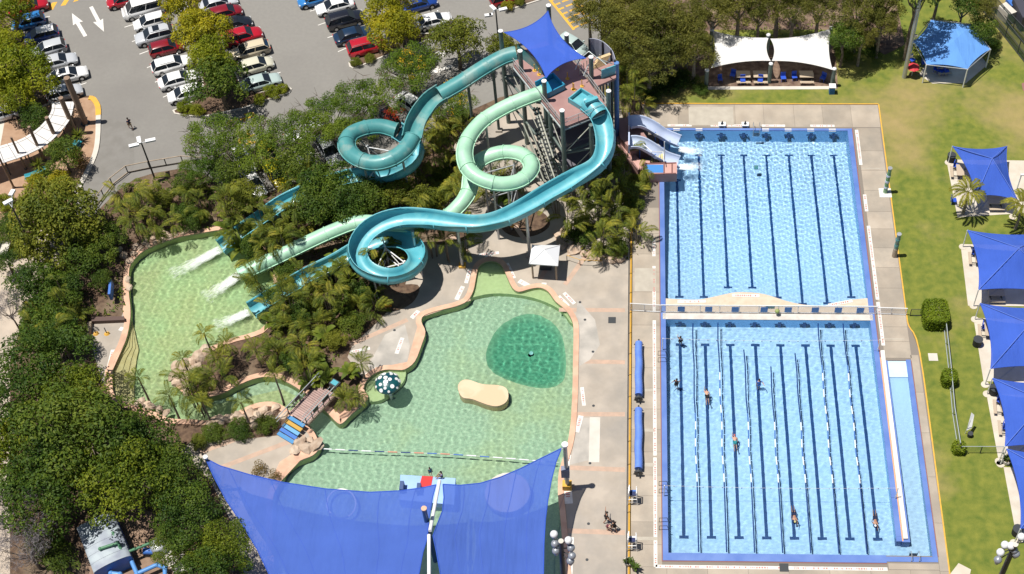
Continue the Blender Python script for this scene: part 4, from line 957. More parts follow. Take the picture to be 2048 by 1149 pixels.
for k, (a, b, c, d, lab, z) in enumerate(pyr):
    t = thing('shade_sail', lab, 'shade sail', G(*a), group='blue pyramid shades on the lawn')
    c4 = [G(*p, z) for p in (a, b, c, d)]
    o, E = quadsail(c4, .45, M_SBLUE, t, 20, ph=2.1); hem(t, E, M_SBLUE, .03)
    apx = sum((Vector(p) for p in c4), Vector()) / 4 + Vector((0, 0, 2.1))
    for p in c4:
        MB().cyl(Vector(p) + Vector((0, 0, .02)), apx + Vector((0, 0, .02)), .045, n=5).build('ridge_seam', fabric('ridge_cloth', (.14, .24, .72), .0, .2), t)
        MB().cyl((p.x, p.y, 0), (p.x, p.y, z), .06, n=8).build('corner_post', M_WHITE, t); MB().cyl((p.x, p.y, 0), (p.x, p.y, .05), .4, n=12).build('post_footing', M_PAD, t)
    MB().prism(GX(pads[k]), -.01, .03).build('shade_slab', M_PAD, kind='structure')
p = G(2043,350,2.9); q = thing('shade_post', 'white post with a cap at the right edge beside the northernmost pyramid shade', 'post', (p.x, p.y, 0)); MB().cyl((p.x, p.y, 0), (p.x, p.y, 2.9), .07, n=8).build('post_tube', M_WHITE, q); MB().box((p.x + .2, p.y, 2.9), (.6, .2, .12)).build('post_arm', M_WHITE, q)
# --- hexagonal shade
hx = thing('hexagonal_shade', 'large hexagonal light blue shade with tree shadow across its left half', 'shade', G(1900,110))
hp = [(1862,40,3.0),(1945,49,3.0),(1981,99,2.8),(1935,139,2.8),(1853,130,2.8),(1826,84,2.9)]
apex = G(1908,82,4.2); V6 = [G(*p) for p in hp]
for i in range(6):
    a, b = V6[i], V6[(i + 1) % 6]; mid = (a + b + apex) / 3; e = sag_edge(a, b, mid, .25, 8)
    mb = MB(); nn = len(e)
    for j in range(nn - 1):
        for k in range(6):
            q = [e[j].lerp(apex, k / 6), e[j + 1].lerp(apex, k / 6), e[j + 1].lerp(apex, (k + 1) / 6), e[j].lerp(apex, (k + 1) / 6)]
            for v in q: v.z -= .0
            mb.add(q, [(0, 1, 2, 3)])
    mb.build('cloth_panel', M_SPALE, hx); MB().cyl((a.x, a.y, 0), (a.x, a.y, a.z), .08, n=8).build('corner_post', M_WHITE, hx)
    MB().cyl(a, b, .05, n=6).build('edge_rail', M_STEEL, hx)
MB().prism(GX([(1838,150),(1858,120),(1960,110),(1975,130),(1932,167),(1865,168)]), -.01, .03).build('shade_slab', M_PAD, kind='structure')
# --- little white hut
ht_ = thing('lifeguard_hut', 'small white pyramid roofed hut on posts at the head of the lagoon', 'hut', G(1090,530))
z = 2.6; c4 = [G(1073,492,z), G(1120,491,z), G(1116,532,z), G(1055,528,z)]; c4[0] = G(1072,491,z); 
c4 = [G(1058,528,z), G(1116,532,z), G(1120,491,z), G(1064,490,z)]
ap = sum((Vector(c) for c in c4), Vector()) / 4 + Vector((0, 0, .85)); M_ROOF = mat('hut_roof_white', (.72, .73, .76), None, rough=.5)
for i in range(4):
    a, b = c4[i], c4[(i + 1) % 4]; MB().add([a, b, ap, a - Vector((0, 0, .12)), b - Vector((0, 0, .12))], [(0, 1, 2), (3, 4, 1, 0)]).build('roof_panel', M_ROOF, ht_)
    MB().cyl(a + Vector((0, 0, .02)), ap + Vector((0, 0, .02)), .04, n=5).build('roof_hip', M_WHITE, ht_)
    q = a.lerp(ap, .18); MB().cyl((q.x, q.y, 0), (q.x, q.y, 2.55), .1, n=8).build('hut_post', M_WOOD, ht_)
cc = sum((Vector(c) for c in c4), Vector()) / 4; MB().box((cc.x, cc.y + .3, .5), (1.2, .5, 1.0)).build('hut_counter', M_DSTEEL, ht_)

# ================================================================ FENCES
def fence(name, label, pts, h, pm, rm, gap=2.4, rails=(1.0,), mesh=None, rr=.04, pr=.05, cat='fence', group=None, picket=0, infill=None):
    P = [Vector((p[0], p[1], 0)) for p in pts]; r = thing(name, label, cat, P[0], group=group)
    for a, b in zip(P, P[1:]):
        n = max(1, round((b - a).length / gap))
        for k in range(n + (1 if b is P[-1] else 0)): q = a.lerp(b, k / n); MB().cyl(q, q + Vector((0, 0, h)), pr, n=6).build('post', pm, r)
        for f in rails: MB().cyl(a + Vector((0, 0, h * f)), b + Vector((0, 0, h * f)), rr, n=6).build('rail', rm, r)
        if mesh:
            MB().add([a + Vector((0, 0, .05)), b + Vector((0, 0, .05)), b + Vector((0, 0, h)), a + Vector((0, 0, h))], [(0, 1, 2, 3)]).build('mesh_panel', mesh, r)
        if picket:
            L = (b - a).length; k = int(L / picket); mb = MB()
            for j in range(k): q = a.lerp(b, (j + .5) / k); mb.cyl(q + Vector((0, 0, .08)), q + Vector((0, 0, h)), .012, n=4, caps=False, smooth=False)
            mb.build('pickets', pm, r, kind='stuff')
    return r
M_MESH = fabric('wire_mesh', (.25, .27, .25), .80, .1); M_GLASSY = fabric('white_mesh', (.62, .66, .68), .62, .1)
fence('car_park_fence', 'low timber rail fence with leaning posts along the car park edge', GX([(190,417),(225,370),(256,346),(300,337),(366,326),(420,330)]), 1.1, M_DSTEEL, M_WOOD, 2.2, (1.0, .08), None, .06, .06)
fence('pool_fence', 'long wire fence with a yellow kerb between the concourse and the lap pool', [(-5.2, -6), (-5.2, 37)], 1.2, M_DSTEEL, M_DSTEEL, 2.6, (1.0, .05), M_MESH, .03, .04)
MB().box((-4.95, 16, .05), (.22, 44, .12)).build('yellow_kerb', M_YEL, kind='structure')
fence('lawn_fence', 'double railed wire fence running down the lawn between the hedges', GX([(1886,642),(1897,740),(1905,830),(1916,900)]), 1.3, M_RAIL, M_RAIL, 3.0, (1.0, .1), M_MESH, .05, .05)
fence('lawn_fence', 'short wire fence across the lawn towards the shade slab', GX([(1919,907),(1960,907),(2004,907)]), 1.2, M_DSTEEL, M_RAIL, 3.2, (1.0,), M_MESH, .035, .05)
bf = fence('corner_fence', 'tall dark fence in the top right corner behind the lawn', GX([(1935,-10),(1985,45),(2060,140)]), 2.2, M_DSTEEL, M_DSTEEL, 2.6, (1.0, .5, .05), fabric('shade_mesh_green', (.05, .09, .06), .35, .1), .05, .06)
fence('corner_fence', 'second dark fence in the corner, beyond the first', GX([(1958,-10),(2002,40),(2070,112)]), 2.0, M_DSTEEL, M_DSTEEL, 2.6, (1.0, .5, .05), fabric('shade_mesh_green', (.05, .09, .06), .35, .1), .05, .06)
fence('timber_fence', 'dark wire fence beside the lagoon garden bed with a yellow rope', GX([(1134,522),(1160,531),(1205,533)]), .9, M_WOOD, M_YEL, 2.2, (1.0,), None, .03, .05)
MB().box((9.5, 56.62, .04), (26.6, .12, .1)).build('yellow_edge', M_YEL, kind='structure')
for pts in ([(22.82, 56.6), (22.74, 40), (22.68, 26.5)], [(22.68, 26.5), (22.75, 25.5), (23.45, 22.3), (23.4, 8), (23.25, -8)]):
    MB().strip(catmull(pts, 4) if len(pts) > 3 else pts, .13, .055).build('yellow_line', M_YEL, kind='structure')
# white fence on the bulkhead with blue panels
wf = thing('divider_fence', 'long white fence with eight blue panels between the two pools', 'fence', (WX0, 27.0, 0))
y0 = 27.0; xs = np.linspace(-1.9, 19.6, 9)
for x in np.linspace(-1.9, 19.6, 12): MB().cyl((x, y0, 0), (x, y0, 1.3), .045, n=6).build('post', M_WHITE, wf)
for z in (1.25, .12): MB().box((8.85, y0, z), (21.5, .07, .09)).build('rail', M_WHITE, wf)
MB().add([(-1.9, y0, .15), (19.6, y0, .15), (19.6, y0, 1.2), (-1.9, y0, 1.2)], [(0, 1, 2, 3)]).build('mesh_panel', M_GLASSY, wf)
for k in range(8):
    x = [-.1, 2.65, 5.3, 9.1, 10.6, 13.3, 15.6, 17.8][k]
    if k == 3: x = 8.2
    MB().box((x + .2, y0 - .05, .68), (.72, .02, .8), tilt=(0, 0, 0)).build('blue_panel', mat('panel_blue', (.045, .2, .5), None, rough=.5), wf)
MB().box((9.0, y0 + .1, .9), (.9, .03, .5)).build('green_towel', mat('towel_green', (.2, .42, .38), None), wf); MB().sphere((9.7, y0 - .25, .7), .25, 8, 5).build('ring_float', mat('float_olive', (.3, .36, .12), None), wf)
fence('side_gate', 'white gate and fence across the deck west of the divider fence', [(-5.0, 27.2), (-3.6, 27.1), (-1.95, 27.0)], 1.25, M_WHITE, M_WHITE, 1.5, (1.0, .1), M_GLASSY, .04, .05, cat='gate')
fence('side_fence', 'short white fence across the deck east of the divider fence', [(19.6, 27.0), (22.6, 26.9)], 1.1, M_WHITE, M_WHITE, 1.5, (1.0, .1), M_GLASSY, .05, .05)
fence('side_fence', 'short dark wire fence between the deck and the hedge', [(23.0, 26.8), (24.6, 26.8)], 1.1, M_DSTEEL, M_DSTEEL, 1.3, (1.0, .1), M_MESH, .03, .04)
# lane ropes with their floats
M_RB = mat('rope_navy', (.0, .03, .16), None, rough=.5); M_RW = mat('rope_white', (.75, .78, .8), None, rough=.5); M_RBL = mat('rope_blue', (.05, .15, .45), None, rough=.5)
names = ['first', 'second', 'third', 'fourth', 'fifth', 'sixth', 'seventh']
for i in range(7):
    x = 1.25 + 2.5 * i; r = thing('lane_rope', names[i] + ' lane rope from the left, floating in the south pool', 'lane rope', (x, 13, LZ), group='lane ropes')
    y = .3; k = 0; yn = [25.8, 25.9, 22.6, 20.6, 22.2, 25.9, 25.9][i]
    while y < yn:
        L = 7.2 if y < 1 else (.95); 
        if y > yn - 11.5 and y < yn - 9 and i in (0, 2, 4): pass
        navy = y < 1 or y > [14.5, 19, 14.8, 13.6, 13.8, 20, 20.5][i]
        if navy and y > 1: L = min(1.9, yn - y)
        L = min(L, yn - y)
        m = M_RB if navy else (M_RW if k % 2 else M_RBL)
        o = MB().cyl((x + .04 * math.sin(y), y, LZ + .0), (x + .04 * math.sin(y + L), y + L - .06, LZ + .0), .062, n=8).build('float_section', m, r); receiver(o)
        y += L; k += 1
# flag lines over the pool
for yy, lab, wv in ((22.4, 'northern line of small flags strung over the south pool', 0), (5.9, 'southern line of small flags strung over the south pool', 1)):
    r = thing('flag_line', lab, 'flag line', (WX0 - .4, yy, 0), group='backstroke flag lines')
    P = [Vector((lerp(WX0 - .35, WX1 + .35, t), yy, 1.9 - .25 * math.sin(t * math.pi))) for t in np.linspace(0, 1, 25)]
    MB().tube(P, .012, 4).build('flag_cord', M_WHITE, r)
    for e in (P[0], P[-1]): MB().cyl((e.x, e.y, 0), (e.x, e.y, 1.95), .05, n=6).build('flag_post', M_WHITE, r)
    mb = None
    for k in range(1, 24):
        p = P[k]; MB().add([(p.x - .09, p.y, p.z), (p.x + .09, p.y, p.z), (p.x, p.y + .04, p.z - .3)], [(0, 1, 2)]).build('flag', M_WHITE if k % 2 else M_RBL, r)
# float line in the lagoon
r = thing('float_line', 'line of red, white and blue floats stretched across the lagoon', 'float line', G(860,905,LAGZ))
P = resample(catmull([tuple(G(x, y, LAGZ + .03)) for x, y in ((645,898),(720,902),(800,905),(900,909),(1000,916),(1060,921),(1118,926))], 6), 1.25)
cols_ = [M_RW, mat('float_red', (.6, .25, .18), None), M_RW, M_RBL, M_RB]
for i, (a, b) in enumerate(zip(P, P[1:])):
    a, b = Vector(a), Vector(b); receiver(MB().cyl(a, a.lerp(b, .72), .065, n=6).build('float_section', cols_[(i * 7 // 3) % 5], r)); MB().cyl(a.lerp(b, .72), b, .02, n=4).build('float_cord', M_WHITE, r)
# starting stools, ladder, rails, lifeguard chairs
for k, (x, y) in enumerate(((1444,255),(1490,255))):
    p = G(x, y); r = thing('starting_stool', ['white starting stool with a dark cone, left of the pair', 'white starting stool with a dark cone, right of the pair'][k], 'stool', p, group='starting stools at the north end')
    MB().box(p + Vector((0, .1, .4)), (.8, .6, .1)).build('seat', M_WHITE, r)
    for dx in (-.3, .3):
        for dy in (-.1, .3): MB().cyl(p + Vector((dx, dy, 0)), p + Vector((dx, dy, .4)), .04, n=5).build('leg', M_WHITE, r)
    MB().cyl(p + Vector((0, .1, .45)), p + Vector((0, .1, .9)), .18, .03, n=8).build('cone', M_DSTEEL, r)
for k, (x, y, lab) in enumerate(((1513,262,'steel ladder in the north wall of the lap pool'),(1772,1106,'steel ladder rails in the south east corner'))):
    p = G(x, y) if k == 0 else Vector((20.4, 0.2, 0)); r = thing('pool_ladder', lab, 'ladder', p); s = 1 if k == 0 else -1
    for dx in (-.35, .35): MB().tube([p + Vector((dx, .7 * s, 0)), p + Vector((dx, .65 * s, .7)), p + Vector((dx, .1 * s, .8)), p + Vector((dx, -.15 * s, .3)), p + Vector((dx, -.2 * s, -1.2))], .03, 6).build('rail', M_STEEL, r)
    for z in (-.3, -.6, -.9): MB().box(p + Vector((0, -.2 * s, z)), (.7, .15, .04)).build('step', M_STEEL, r)
for k, (x, y) in enumerate(((1350,1005),(1352,1078),(1330,716))):
    y_ = [6.2, 2.4, 20.9][k]
    r = thing('hand_rail', ['black looped handrail on the west coping beside the flags', 'black looped handrail at the south west corner of the pool', 'black looped handrail on the west coping near the divider'][k], 'handrail', (WX0 - .3, y_, 0), group='looped handrails on the west coping')
    for d in (0, .8): MB().tube([(WX0 - .8, y_ + d, 0), (WX0 - .8, y_ + d, .75), (WX0 - .1, y_ + d, .8), (WX0 + .1, y_ + d, -.2)], .03, 6).build('rail', M_DSTEEL, r)
for k, (x, y) in enumerate(((1265,1003),(1264,1095))):
    p = G(x, y); r = thing('lifeguard_chair', ['tall white lifeguard chair with a dark blue seat', 'tall white lifeguard chair further south, near the potted plant'][k], 'chair', p, group='lifeguard chairs')
    for dx in (-.45, .45):
        for dy in (-.4, .5): MB().cyl(p + Vector((dx, dy, 0)), p + Vector((dx * .75, dy * .7, 2.0)), .05, n=6).build('leg', M_WHITE, r)
        MB().cyl(p + Vector((dx * .8, -.3, 1.9)), p + Vector((dx * .8, .35, 1.9)), .05, n=6).build('arm', M_WHITE, r)
    MB().box(p + Vector((0, 0, 1.5)), (.75, .6, .08)).build('seat', M_BLUEP if k == 0 else M_WHITE, r); MB().box(p + Vector((-.3, 0, 1.95)), (.08, .65, .9)).build('backrest', M_WHITE, r)
    for z in (.5, 1.0): MB().cyl(p + Vector((-.4, -.38, z)), p + Vector((.4, -.38, z)), .04, n=5).build('rung', M_WHITE, r)
    MB().box(p + Vector((0, -.1, 1.58)), (.55, .4, .1)).build('cushion', mat('cushion_navy', (.02, .03, .1), None), r)
# rolled pool covers
M_ROLL = mat('cover_blue', (.10, .20, .62), (.13, .25, .70), 1.5, .5)
for k, (ya, yb) in enumerate(((16.4, 23.0), (8.2, 15.2))):
    x = -4.15; r = thing('pool_cover_reel', ['long blue rolled pool cover on its reel, northern one', 'long blue rolled pool cover on its reel, southern one'][k], 'cover reel', (x, ya, 0), group='rolled pool covers')
    P = [(x + (.03 * math.sin(i)), y, .62) for i, y in enumerate(np.linspace(ya + .2, yb - .2, 14))]
    MB().tube(P, .37, 14).build('cover_roll', M_ROLL, r); MB().cyl((x, ya - .5, .62), (x, yb + .2, .62), .08, n=8).build('axle', M_DSTEEL, r)
    for y in (ya, yb):
        MB().cyl((x - .45, y, 0), (x, y, .65), .05, n=6).build('stand', M_DSTEEL, r); MB().cyl((x + .45, y, 0), (x, y, .65), .05, n=6).build('stand', M_DSTEEL, r)
    MB().cyl((x, ya - .32, .62), (x, ya - .12, .62), .4, n=14).build('crank_wheel', M_DSTEEL, r)
# carved green posts on the east deck
M_PG = mat('post_green', (.10, .30, .09), (.3, .45, .3), 2.5, .7, coord='world'); M_PG2 = mat('post_dark_green', (.12, .18, .12), (.22, .35, .32), 2.5, .7)
for k, (x, y, h, m) in enumerate(((1770,385.7,3.8,M_PG),(1788.3,513,3.5,M_PG2))):
    p = G(x, y); r = thing('carved_post', ['bright green carved post on a white base beside the lawn', 'dark green and grey carved post beside the lawn'][k], 'post', p, group='carved posts on the east deck')
    lean = Vector((.0, .0, h)); MB().cyl(p, p + lean, .23, .21, n=12).build('shaft', m, r); MB().cyl(p + lean, p + lean + Vector((0, 0, .1)), .25, n=12).build('cap', M_STEEL, r)
    for z in (.8, 1.7, 2.6): MB().cyl(p + Vector((0, 0, z)), p + Vector((0, 0, z + .25)), .245, n=12).build('carved_ring', M_LILAC if k == 0 else M_TEAL, r)
    if k == 0: MB().box(p + Vector((.0, -.1, .03)), (1.3, 1.3, .12)).build('base_slab', M_WPAINT, r)
    else: MB().cyl(p, p + Vector((0, 0, 1.3)), .26, n=12).build('stone_foot', M_WOOD, r)
# mushroom fountain
p = G(776,768,1.75); p.z = 0; r = thing('mushroom_fountain', 'dark green mushroom fountain with white dots standing in the lagoon', 'fountain', p)
MB().cyl(p + Vector((0, 0, -1.1)), p + Vector((0, 0, 1.8)), .16, n=10).build('stem', M_WHITE, r)
capc = G(776,768,1.75)
M_MUSH = mat('mushroom_green', (.008, .06, .085), (.01, .10, .10), 1, .3, coat=.4)
MB().sphere(capc, 1.25, 20, 8, (1, 1, .62), 0.0).build('cap', M_MUSH, r)
MB().cyl(capc + Vector((0, 0, -.08)), capc + Vector((0, 0, .01)), 1.1, 1.25, n=20).build('cap_rim', mat('mushroom_rim', (.03, .08, .14), None), r)
rr = random.Random(5)
for el, cnt, s in ((22, 9, .2), (48, 7, .23), (76, 3, .25)):
    for i in range(cnt):
        a = 2 * math.pi * (i + rr.random() * .3) / cnt; e = math.radians(el + rr.uniform(-4, 4)); nrm = Vector((math.cos(e) * math.cos(a), math.cos(e) * math.sin(a), math.sin(e) / .62)).normalized()
        c = capc + Vector((math.cos(e) * math.cos(a), math.cos(e) * math.sin(a), math.sin(e) * .62)) * 1.25
        MB().cyl(c - nrm * .05, c + nrm * .03, s * rr.uniform(.55, 1.15), n=10).build('white_dot', M_WHITE, r)
# splash platform under the big sails, where two children play
r = thing('splash_platform', 'light blue play platform with a red panel at the edge of the big sails', 'platform', G(850,960))
MB().prism(GX([(801,950),(911,957),(908,1010),(798,1000)], .6), -1, .6).build('deck', mat('platform_blue', (.28, .45, .78), (.33, .5, .82), 1, .6), r)
MB().prism(GX([(844,952),(866,953),(862,974),(838,974)], .64), .6, .64).build('red_panel', mat('panel_red', (.55, .03, .03), None), r)
for x, y in ((804,975),(838,979)): q = G(x, y, 1.0); MB().box(q, (.35, .9, .8)).build('side_step', mat('step_dark_blue', (.05, .09, .22), None), r)
r = thing('wall_step', 'round white ring float seen through the left big sail', 'ring', G(683,1008,LAGZ)); ringp = [G(683 + 29 * math.cos(t), 1008 + 29 * math.sin(t), LAGZ + .05) for t in np.linspace(0, 2 * math.pi, 28)]
MB().tube(ringp, .1, 6).build('ring_tube', M_WHITE, r)
r = thing('timber_platform', 'pale round platform faintly seen through the right big sail', 'platform', G(1015,985)); q = G(1015,985,.2); MB().cyl(q - Vector((0, 0, .9)), q, 2.1, n=24).build('platform_top', M_PALE, r)
# planter with plant by the fence, bin, drum planters
def pot(x, y, label, r0=.4, m=None, group=None):
    p = G(x, y); r = thing('planter', label, 'planter', p, group=group); MB().cyl(p, p + Vector((0, 0, .55)), r0 * .8, r0, n=12).build('pot', m or M_PALE, r); MB().cyl(p + Vector((0, 0, .5)), p + Vector((0, 0, .57)), r0 * .85, n=12).build('soil', M_DIRT, r)
    mb = MB(); q = random.Random(int(x))
    for i in range(26):
        a = q.random() * 6.28; l = q.uniform(.3, .7); d = Vector((math.cos(a), math.sin(a), q.uniform(.3, 1.4))) * l; s = Vector((-math.sin(a), math.cos(a), 0)) * .09; o = p + Vector((0, 0, .55))
        mb.add([o, o + d * .5 + s, o + d, o + d * .5 - s], [(0, 1, 2, 3)])
    mb.build('foliage', leafmat('pot_leaf', (.06, .12, .02), (.15, .2, .04)), r); return r
pot(1256,1128,'round grey pot with a leafy plant by the pool fence')
pot(1270,1140,'low dark pot with a small plant beside the grey pot', .3, M_DSTEEL)
pot(2012,925,'round planter with a dry plant at the corner of the last shade', .45, M_PALE)
for k, (x, y, lab) in enumerate(((1901,322,'round black bin under the northernmost pyramid shade'),(1953,690,'round black bin under the third pyramid shade'),(1986,787,'round black bin at the corner of the fourth pyramid shade'),(2032,1068,'round black bin at the foot of the last shade'),(1939,873,'small black planter box on the lawn beside the fence'))):
    p = G(x, y); r = thing('round_bin', lab, 'bin', p, group='black bins on the lawn', scale=.55 if x == 1939 else 1); MB().cyl(p, p + Vector((0, 0, .9)), .42, .46, n=12).build('drum', M_RUB, r); MB().cyl(p + Vector((0, 0, .9)), p + Vector((0, 0, .96)), .48, n=12).build('lid', M_DSTEEL, r)
p = G(1663,186); r = thing('wheelie_bin', 'blue bin with a white lid at the right white shade', 'bin', p); MB().box(p + Vector((0, 0, .5)), (.6, .65, 1.0)).build('body', mat('bin_blue', (.02, .14, .38), None), r); MB().box(p + Vector((0, 0, 1.06)), (.75, .7, .12)).build('lid', M_WHITE, r)
for dx in (-.25, .25): MB().cyl(p + Vector((dx - .04, .3, .1)), p + Vector((dx + .04, .3, .1)), .1, n=8).build('wheel', M_RUB, r)
# tables, benches and chairs under the shades
M_CBL = mat('chair_blue', (.02, .08, .5), None, rough=.5); M_TT = mat('table_timber', (.45, .36, .26), None)
def chair(label, x, y, rz, group, m=None, loc=None):
    p = loc or G(x, y); r = thing('plastic_chair', label, 'chair', p, rz, group); return r
cproto = thing('plastic_chair', 'blue plastic chair', 'chair', (0, 0, 0)); 
MB().box((0, 0, .45), (.5, .5, .05)).build('seat', M_CBL, cproto); MB().box((0, .24, .72), (.5, .05, .5)).build('backrest', M_CBL, cproto)
for dx in (-.2, .2):
    for dy in (-.2, .2): MB().cyl((dx, dy, 0), (dx, dy, .45), .025, n=5).build('leg', M_CBL, cproto)
tproto = thing('picnic_table', 'table', 'table', (0, 0, 0)); MB().box((0, 0, .74), (1.6, .8, .06)).build('table_top', M_TT, tproto)
for s in (-1, 1): MB().box((0, s * .85, .45), (1.6, .3, .05)).build('bench', M_TT, tproto)
for s in (-.55, .55): MB().box((s, 0, .36), (.08, 1.7, .08)).build('brace', M_DSTEEL, tproto); MB().cyl((s, 0, 0), (s, 0, .72), .05, n=6).build('leg', M_DSTEEL, tproto)
ch = [(1440,164,'leftmost blue chair under the left white shade'),(1465,156,'blue chair standing further back under the left white shade'),(1485,167,'blue chair at the near side of the first table, left white shade'),(1520,167,'blue chair at the near side of the second table, left white shade'),(1566,162,'blue chair just right of the middle post, right white shade'),(1588,160,'second blue chair under the right white shade'),(1645,162,'rightmost blue chair under the right white shade'),
      (1823,126,'blue chair left of the hexagonal shade, back one'),(1847,132,'blue chair left of the hexagonal shade, near its corner post'),(1872,145,'left of three blue chairs under the hexagonal shade'),(1881,148,'middle of three blue chairs under the hexagonal shade'),(1891,148,'right of three blue chairs under the hexagonal shade'),(1911,338,'pale blue chair on the slab beside the northernmost pyramid shade'),(1906,407,'blue chair under the palm at the northernmost pyramid shade'),(1948,512,'blue chair on the slab of the second pyramid shade'),(1968,660,'blue chair on the slab of the third pyramid shade'),(1999,808,'blue chair on the slab of the fourth pyramid shade, northern one'),(2009,860,'blue chair on the slab of the fourth pyramid shade, southern one')]
first = True; rr = random.Random(3)
for x, y, lab in ch:
    p = G(x, y)
    if first: cproto.location = p; cproto.rotation_euler.z = .2; cproto['label'] = lab; cproto['group'] = 'blue plastic chairs under the shades'; first = False
    else: dup(cproto, lab, p, rr.uniform(-.6, .6) + (0 if x < 1700 else 1.2), 1.15, 'blue plastic chairs under the shades')
tb = [(1486,160,0,'left picnic table under the left white shade'),(1520,160,0,'right picnic table under the left white shade'),(1612,160,0,'picnic table under the right white shade'),(1885,142,.1,'picnic table under the hexagonal shade'),(1918,350,1.5,'picnic table beside the northernmost pyramid shade'),(1955,523,1.5,'picnic table at the edge of the second pyramid shade'),(1975,668,1.5,'picnic table at the edge of the third pyramid shade'),(2006,820,1.5,'picnic table at the edge of the fourth pyramid shade'),(2016,862,1.5,'second picnic table at the edge of the fourth pyramid shade'),(1990,412,0,'dark bench table behind the northernmost pyramid shade'),(1990,595,0,'dark table in the gap behind the second pyramid shade')]
for k, (x, y, rz, lab) in enumerate(tb):
    if k == 0: tproto.location = G(x, y); tproto['label'] = lab; tproto['group'] = 'picnic tables under the shades'
    else: dup(tproto, lab, G(x, y), rz, 1.0, 'picnic tables under the shades')
p = G(1823,152); r = thing('sun_umbrella', 'small red sun umbrella at the foot of the tall grey pole', 'umbrella', p); MB().cyl(p, p + Vector((0, 0, 1.6)), .04, n=6).build('pole', M_WHITE, r)
MB().cyl(p + Vector((0, 0, 1.35)), p + Vector((0, 0, 1.8)), .75, .03, n=8, smooth=False).build('canopy', mat('umbrella_red', (.6, .04, .05), None), r)
p = G(1930,868); r = thing('feather_flag', 'slim white feather flag standing on the lawn beside the fence', 'flag', p); MB().cyl(p, p + Vector((.1, 0, 2.4)), .025, n=5).build('flag_pole', M_WHITE, r); MB().prism([(p.x, p.y), (p.x + .06, p.y), (p.x + .06, p.y + .03), (p.x, p.y + .03)], .4, .5).build('flag_foot', M_WHITE, r)
MB().add([(p.x + .0, p.y - .1, .7), (p.x + .45, p.y + .0, 1.0), (p.x + .55, p.y + .7, 2.2), (p.x + .25, p.y + .8, 2.45)], [(0, 1, 2, 3)]).build('flag_cloth', M_WHITE, r)
# bits in the far corner
r = thing('white_van_roof', 'cream roofed shed at the top right corner beyond the fences', 'shed', G(2015,20)); MB().prism(GX([(1998,12),(2012,4),(2034,24),(2018,30)], 1.6), 0, 1.6).build('roof', M_PALE, r); 
r['label'] = 'pale low roof at the top right corner beyond the fences'
for x, y in ((2040,50),): MB().prism(GX([(2035,48),(2060,38),(2080,60),(2052,62)], .2), 0, .2).build('slab', M_PALE, kind='structure')
r = thing('parked_trailer', 'dark covered shed at the top right edge beyond the fences', 'shed', G(2040,18)); MB().prism(GX([(2026,-4),(2060,-12),(2075,20),(2046,36)], 2.2), 0, 2.2).build('body', mat('shed_dark', (.05, .05, .07), None), r); MB().prism(GX([(2012,-2),(2024,-4),(2034,10),(2024,12)], 1.4), 0, 1.4).build('blue_cover', M_BLUEP, r)
MB().prism(GX([(2043,168),(2060,160),(2075,190),(2046,182)], 0), -.01, .03).build('brick_pad', M_REDB, kind='structure')
MB().prism(GX([(1900,1149),(1917,1127),(1942,1140),(1935,1170),(1895,1170)]), -.01, .04).build('cream_slab', M_PAD, kind='structure')
# ================================================================ PLANTS
L_DARK = leafmat('leaf_dark_green', (.016, .050, .008), (.15, .21, .02), (.065, .12, .012))
L_MID = leafmat('leaf_mid_green', (.040, .085, .010), (.19, .23, .025), (.10, .155, .016))
L_GRV = leafmat('leaf_grove', (.04, .085, .008), (.27, .30, .02), (.13, .18, .012))
L_YEL = leafmat('leaf_yellow_green', (.08, .13, .006), (.38, .38, .018), (.21, .25, .010))
L_GOLD = leafmat('leaf_golden', (.11, .14, .006), (.52, .43, .016), (.31, .30, .012))
L_OLIVE = leafmat('leaf_olive', (.055, .09, .010), (.29, .29, .03), (.16, .19, .02))
L_GUM = leafmat('leaf_gum', (.055, .075, .012), (.29, .27, .05), (.165, .17, .028))
L_FEATH = leafmat('leaf_feathery', (.05, .12, .008), (.25, .32, .03), (.13, .21, .016), .45)
L_PALM = leafmat('leaf_palm', (.04, .075, .010), (.27, .27, .03), (.13, .16, .018), .3, .5)
L_PALMY = leafmat('leaf_palm_yellow', (.12, .13, .015), (.42, .36, .04), (.24, .24, .03), .35, .5)
L_BROAD = leafmat('leaf_broad', (.05, .10, .012), (.26, .28, .03), (.12, .17, .018), .35, .6)
L_RUST = leafmat('leaf_rust', (.10, .06, .015), (.30, .16, .03), (.18, .13, .02))
L_RED = leafmat('blossom_red', (.45, .03, .01), (.65, .12, .02), None)
L_YFL = leafmat('blossom_yellow', (.60, .35, .01), (.75, .5, .03), None)
L_GREY = leafmat('twigs_grey', (.13, .12, .13), (.26, .24, .25), None, .1)

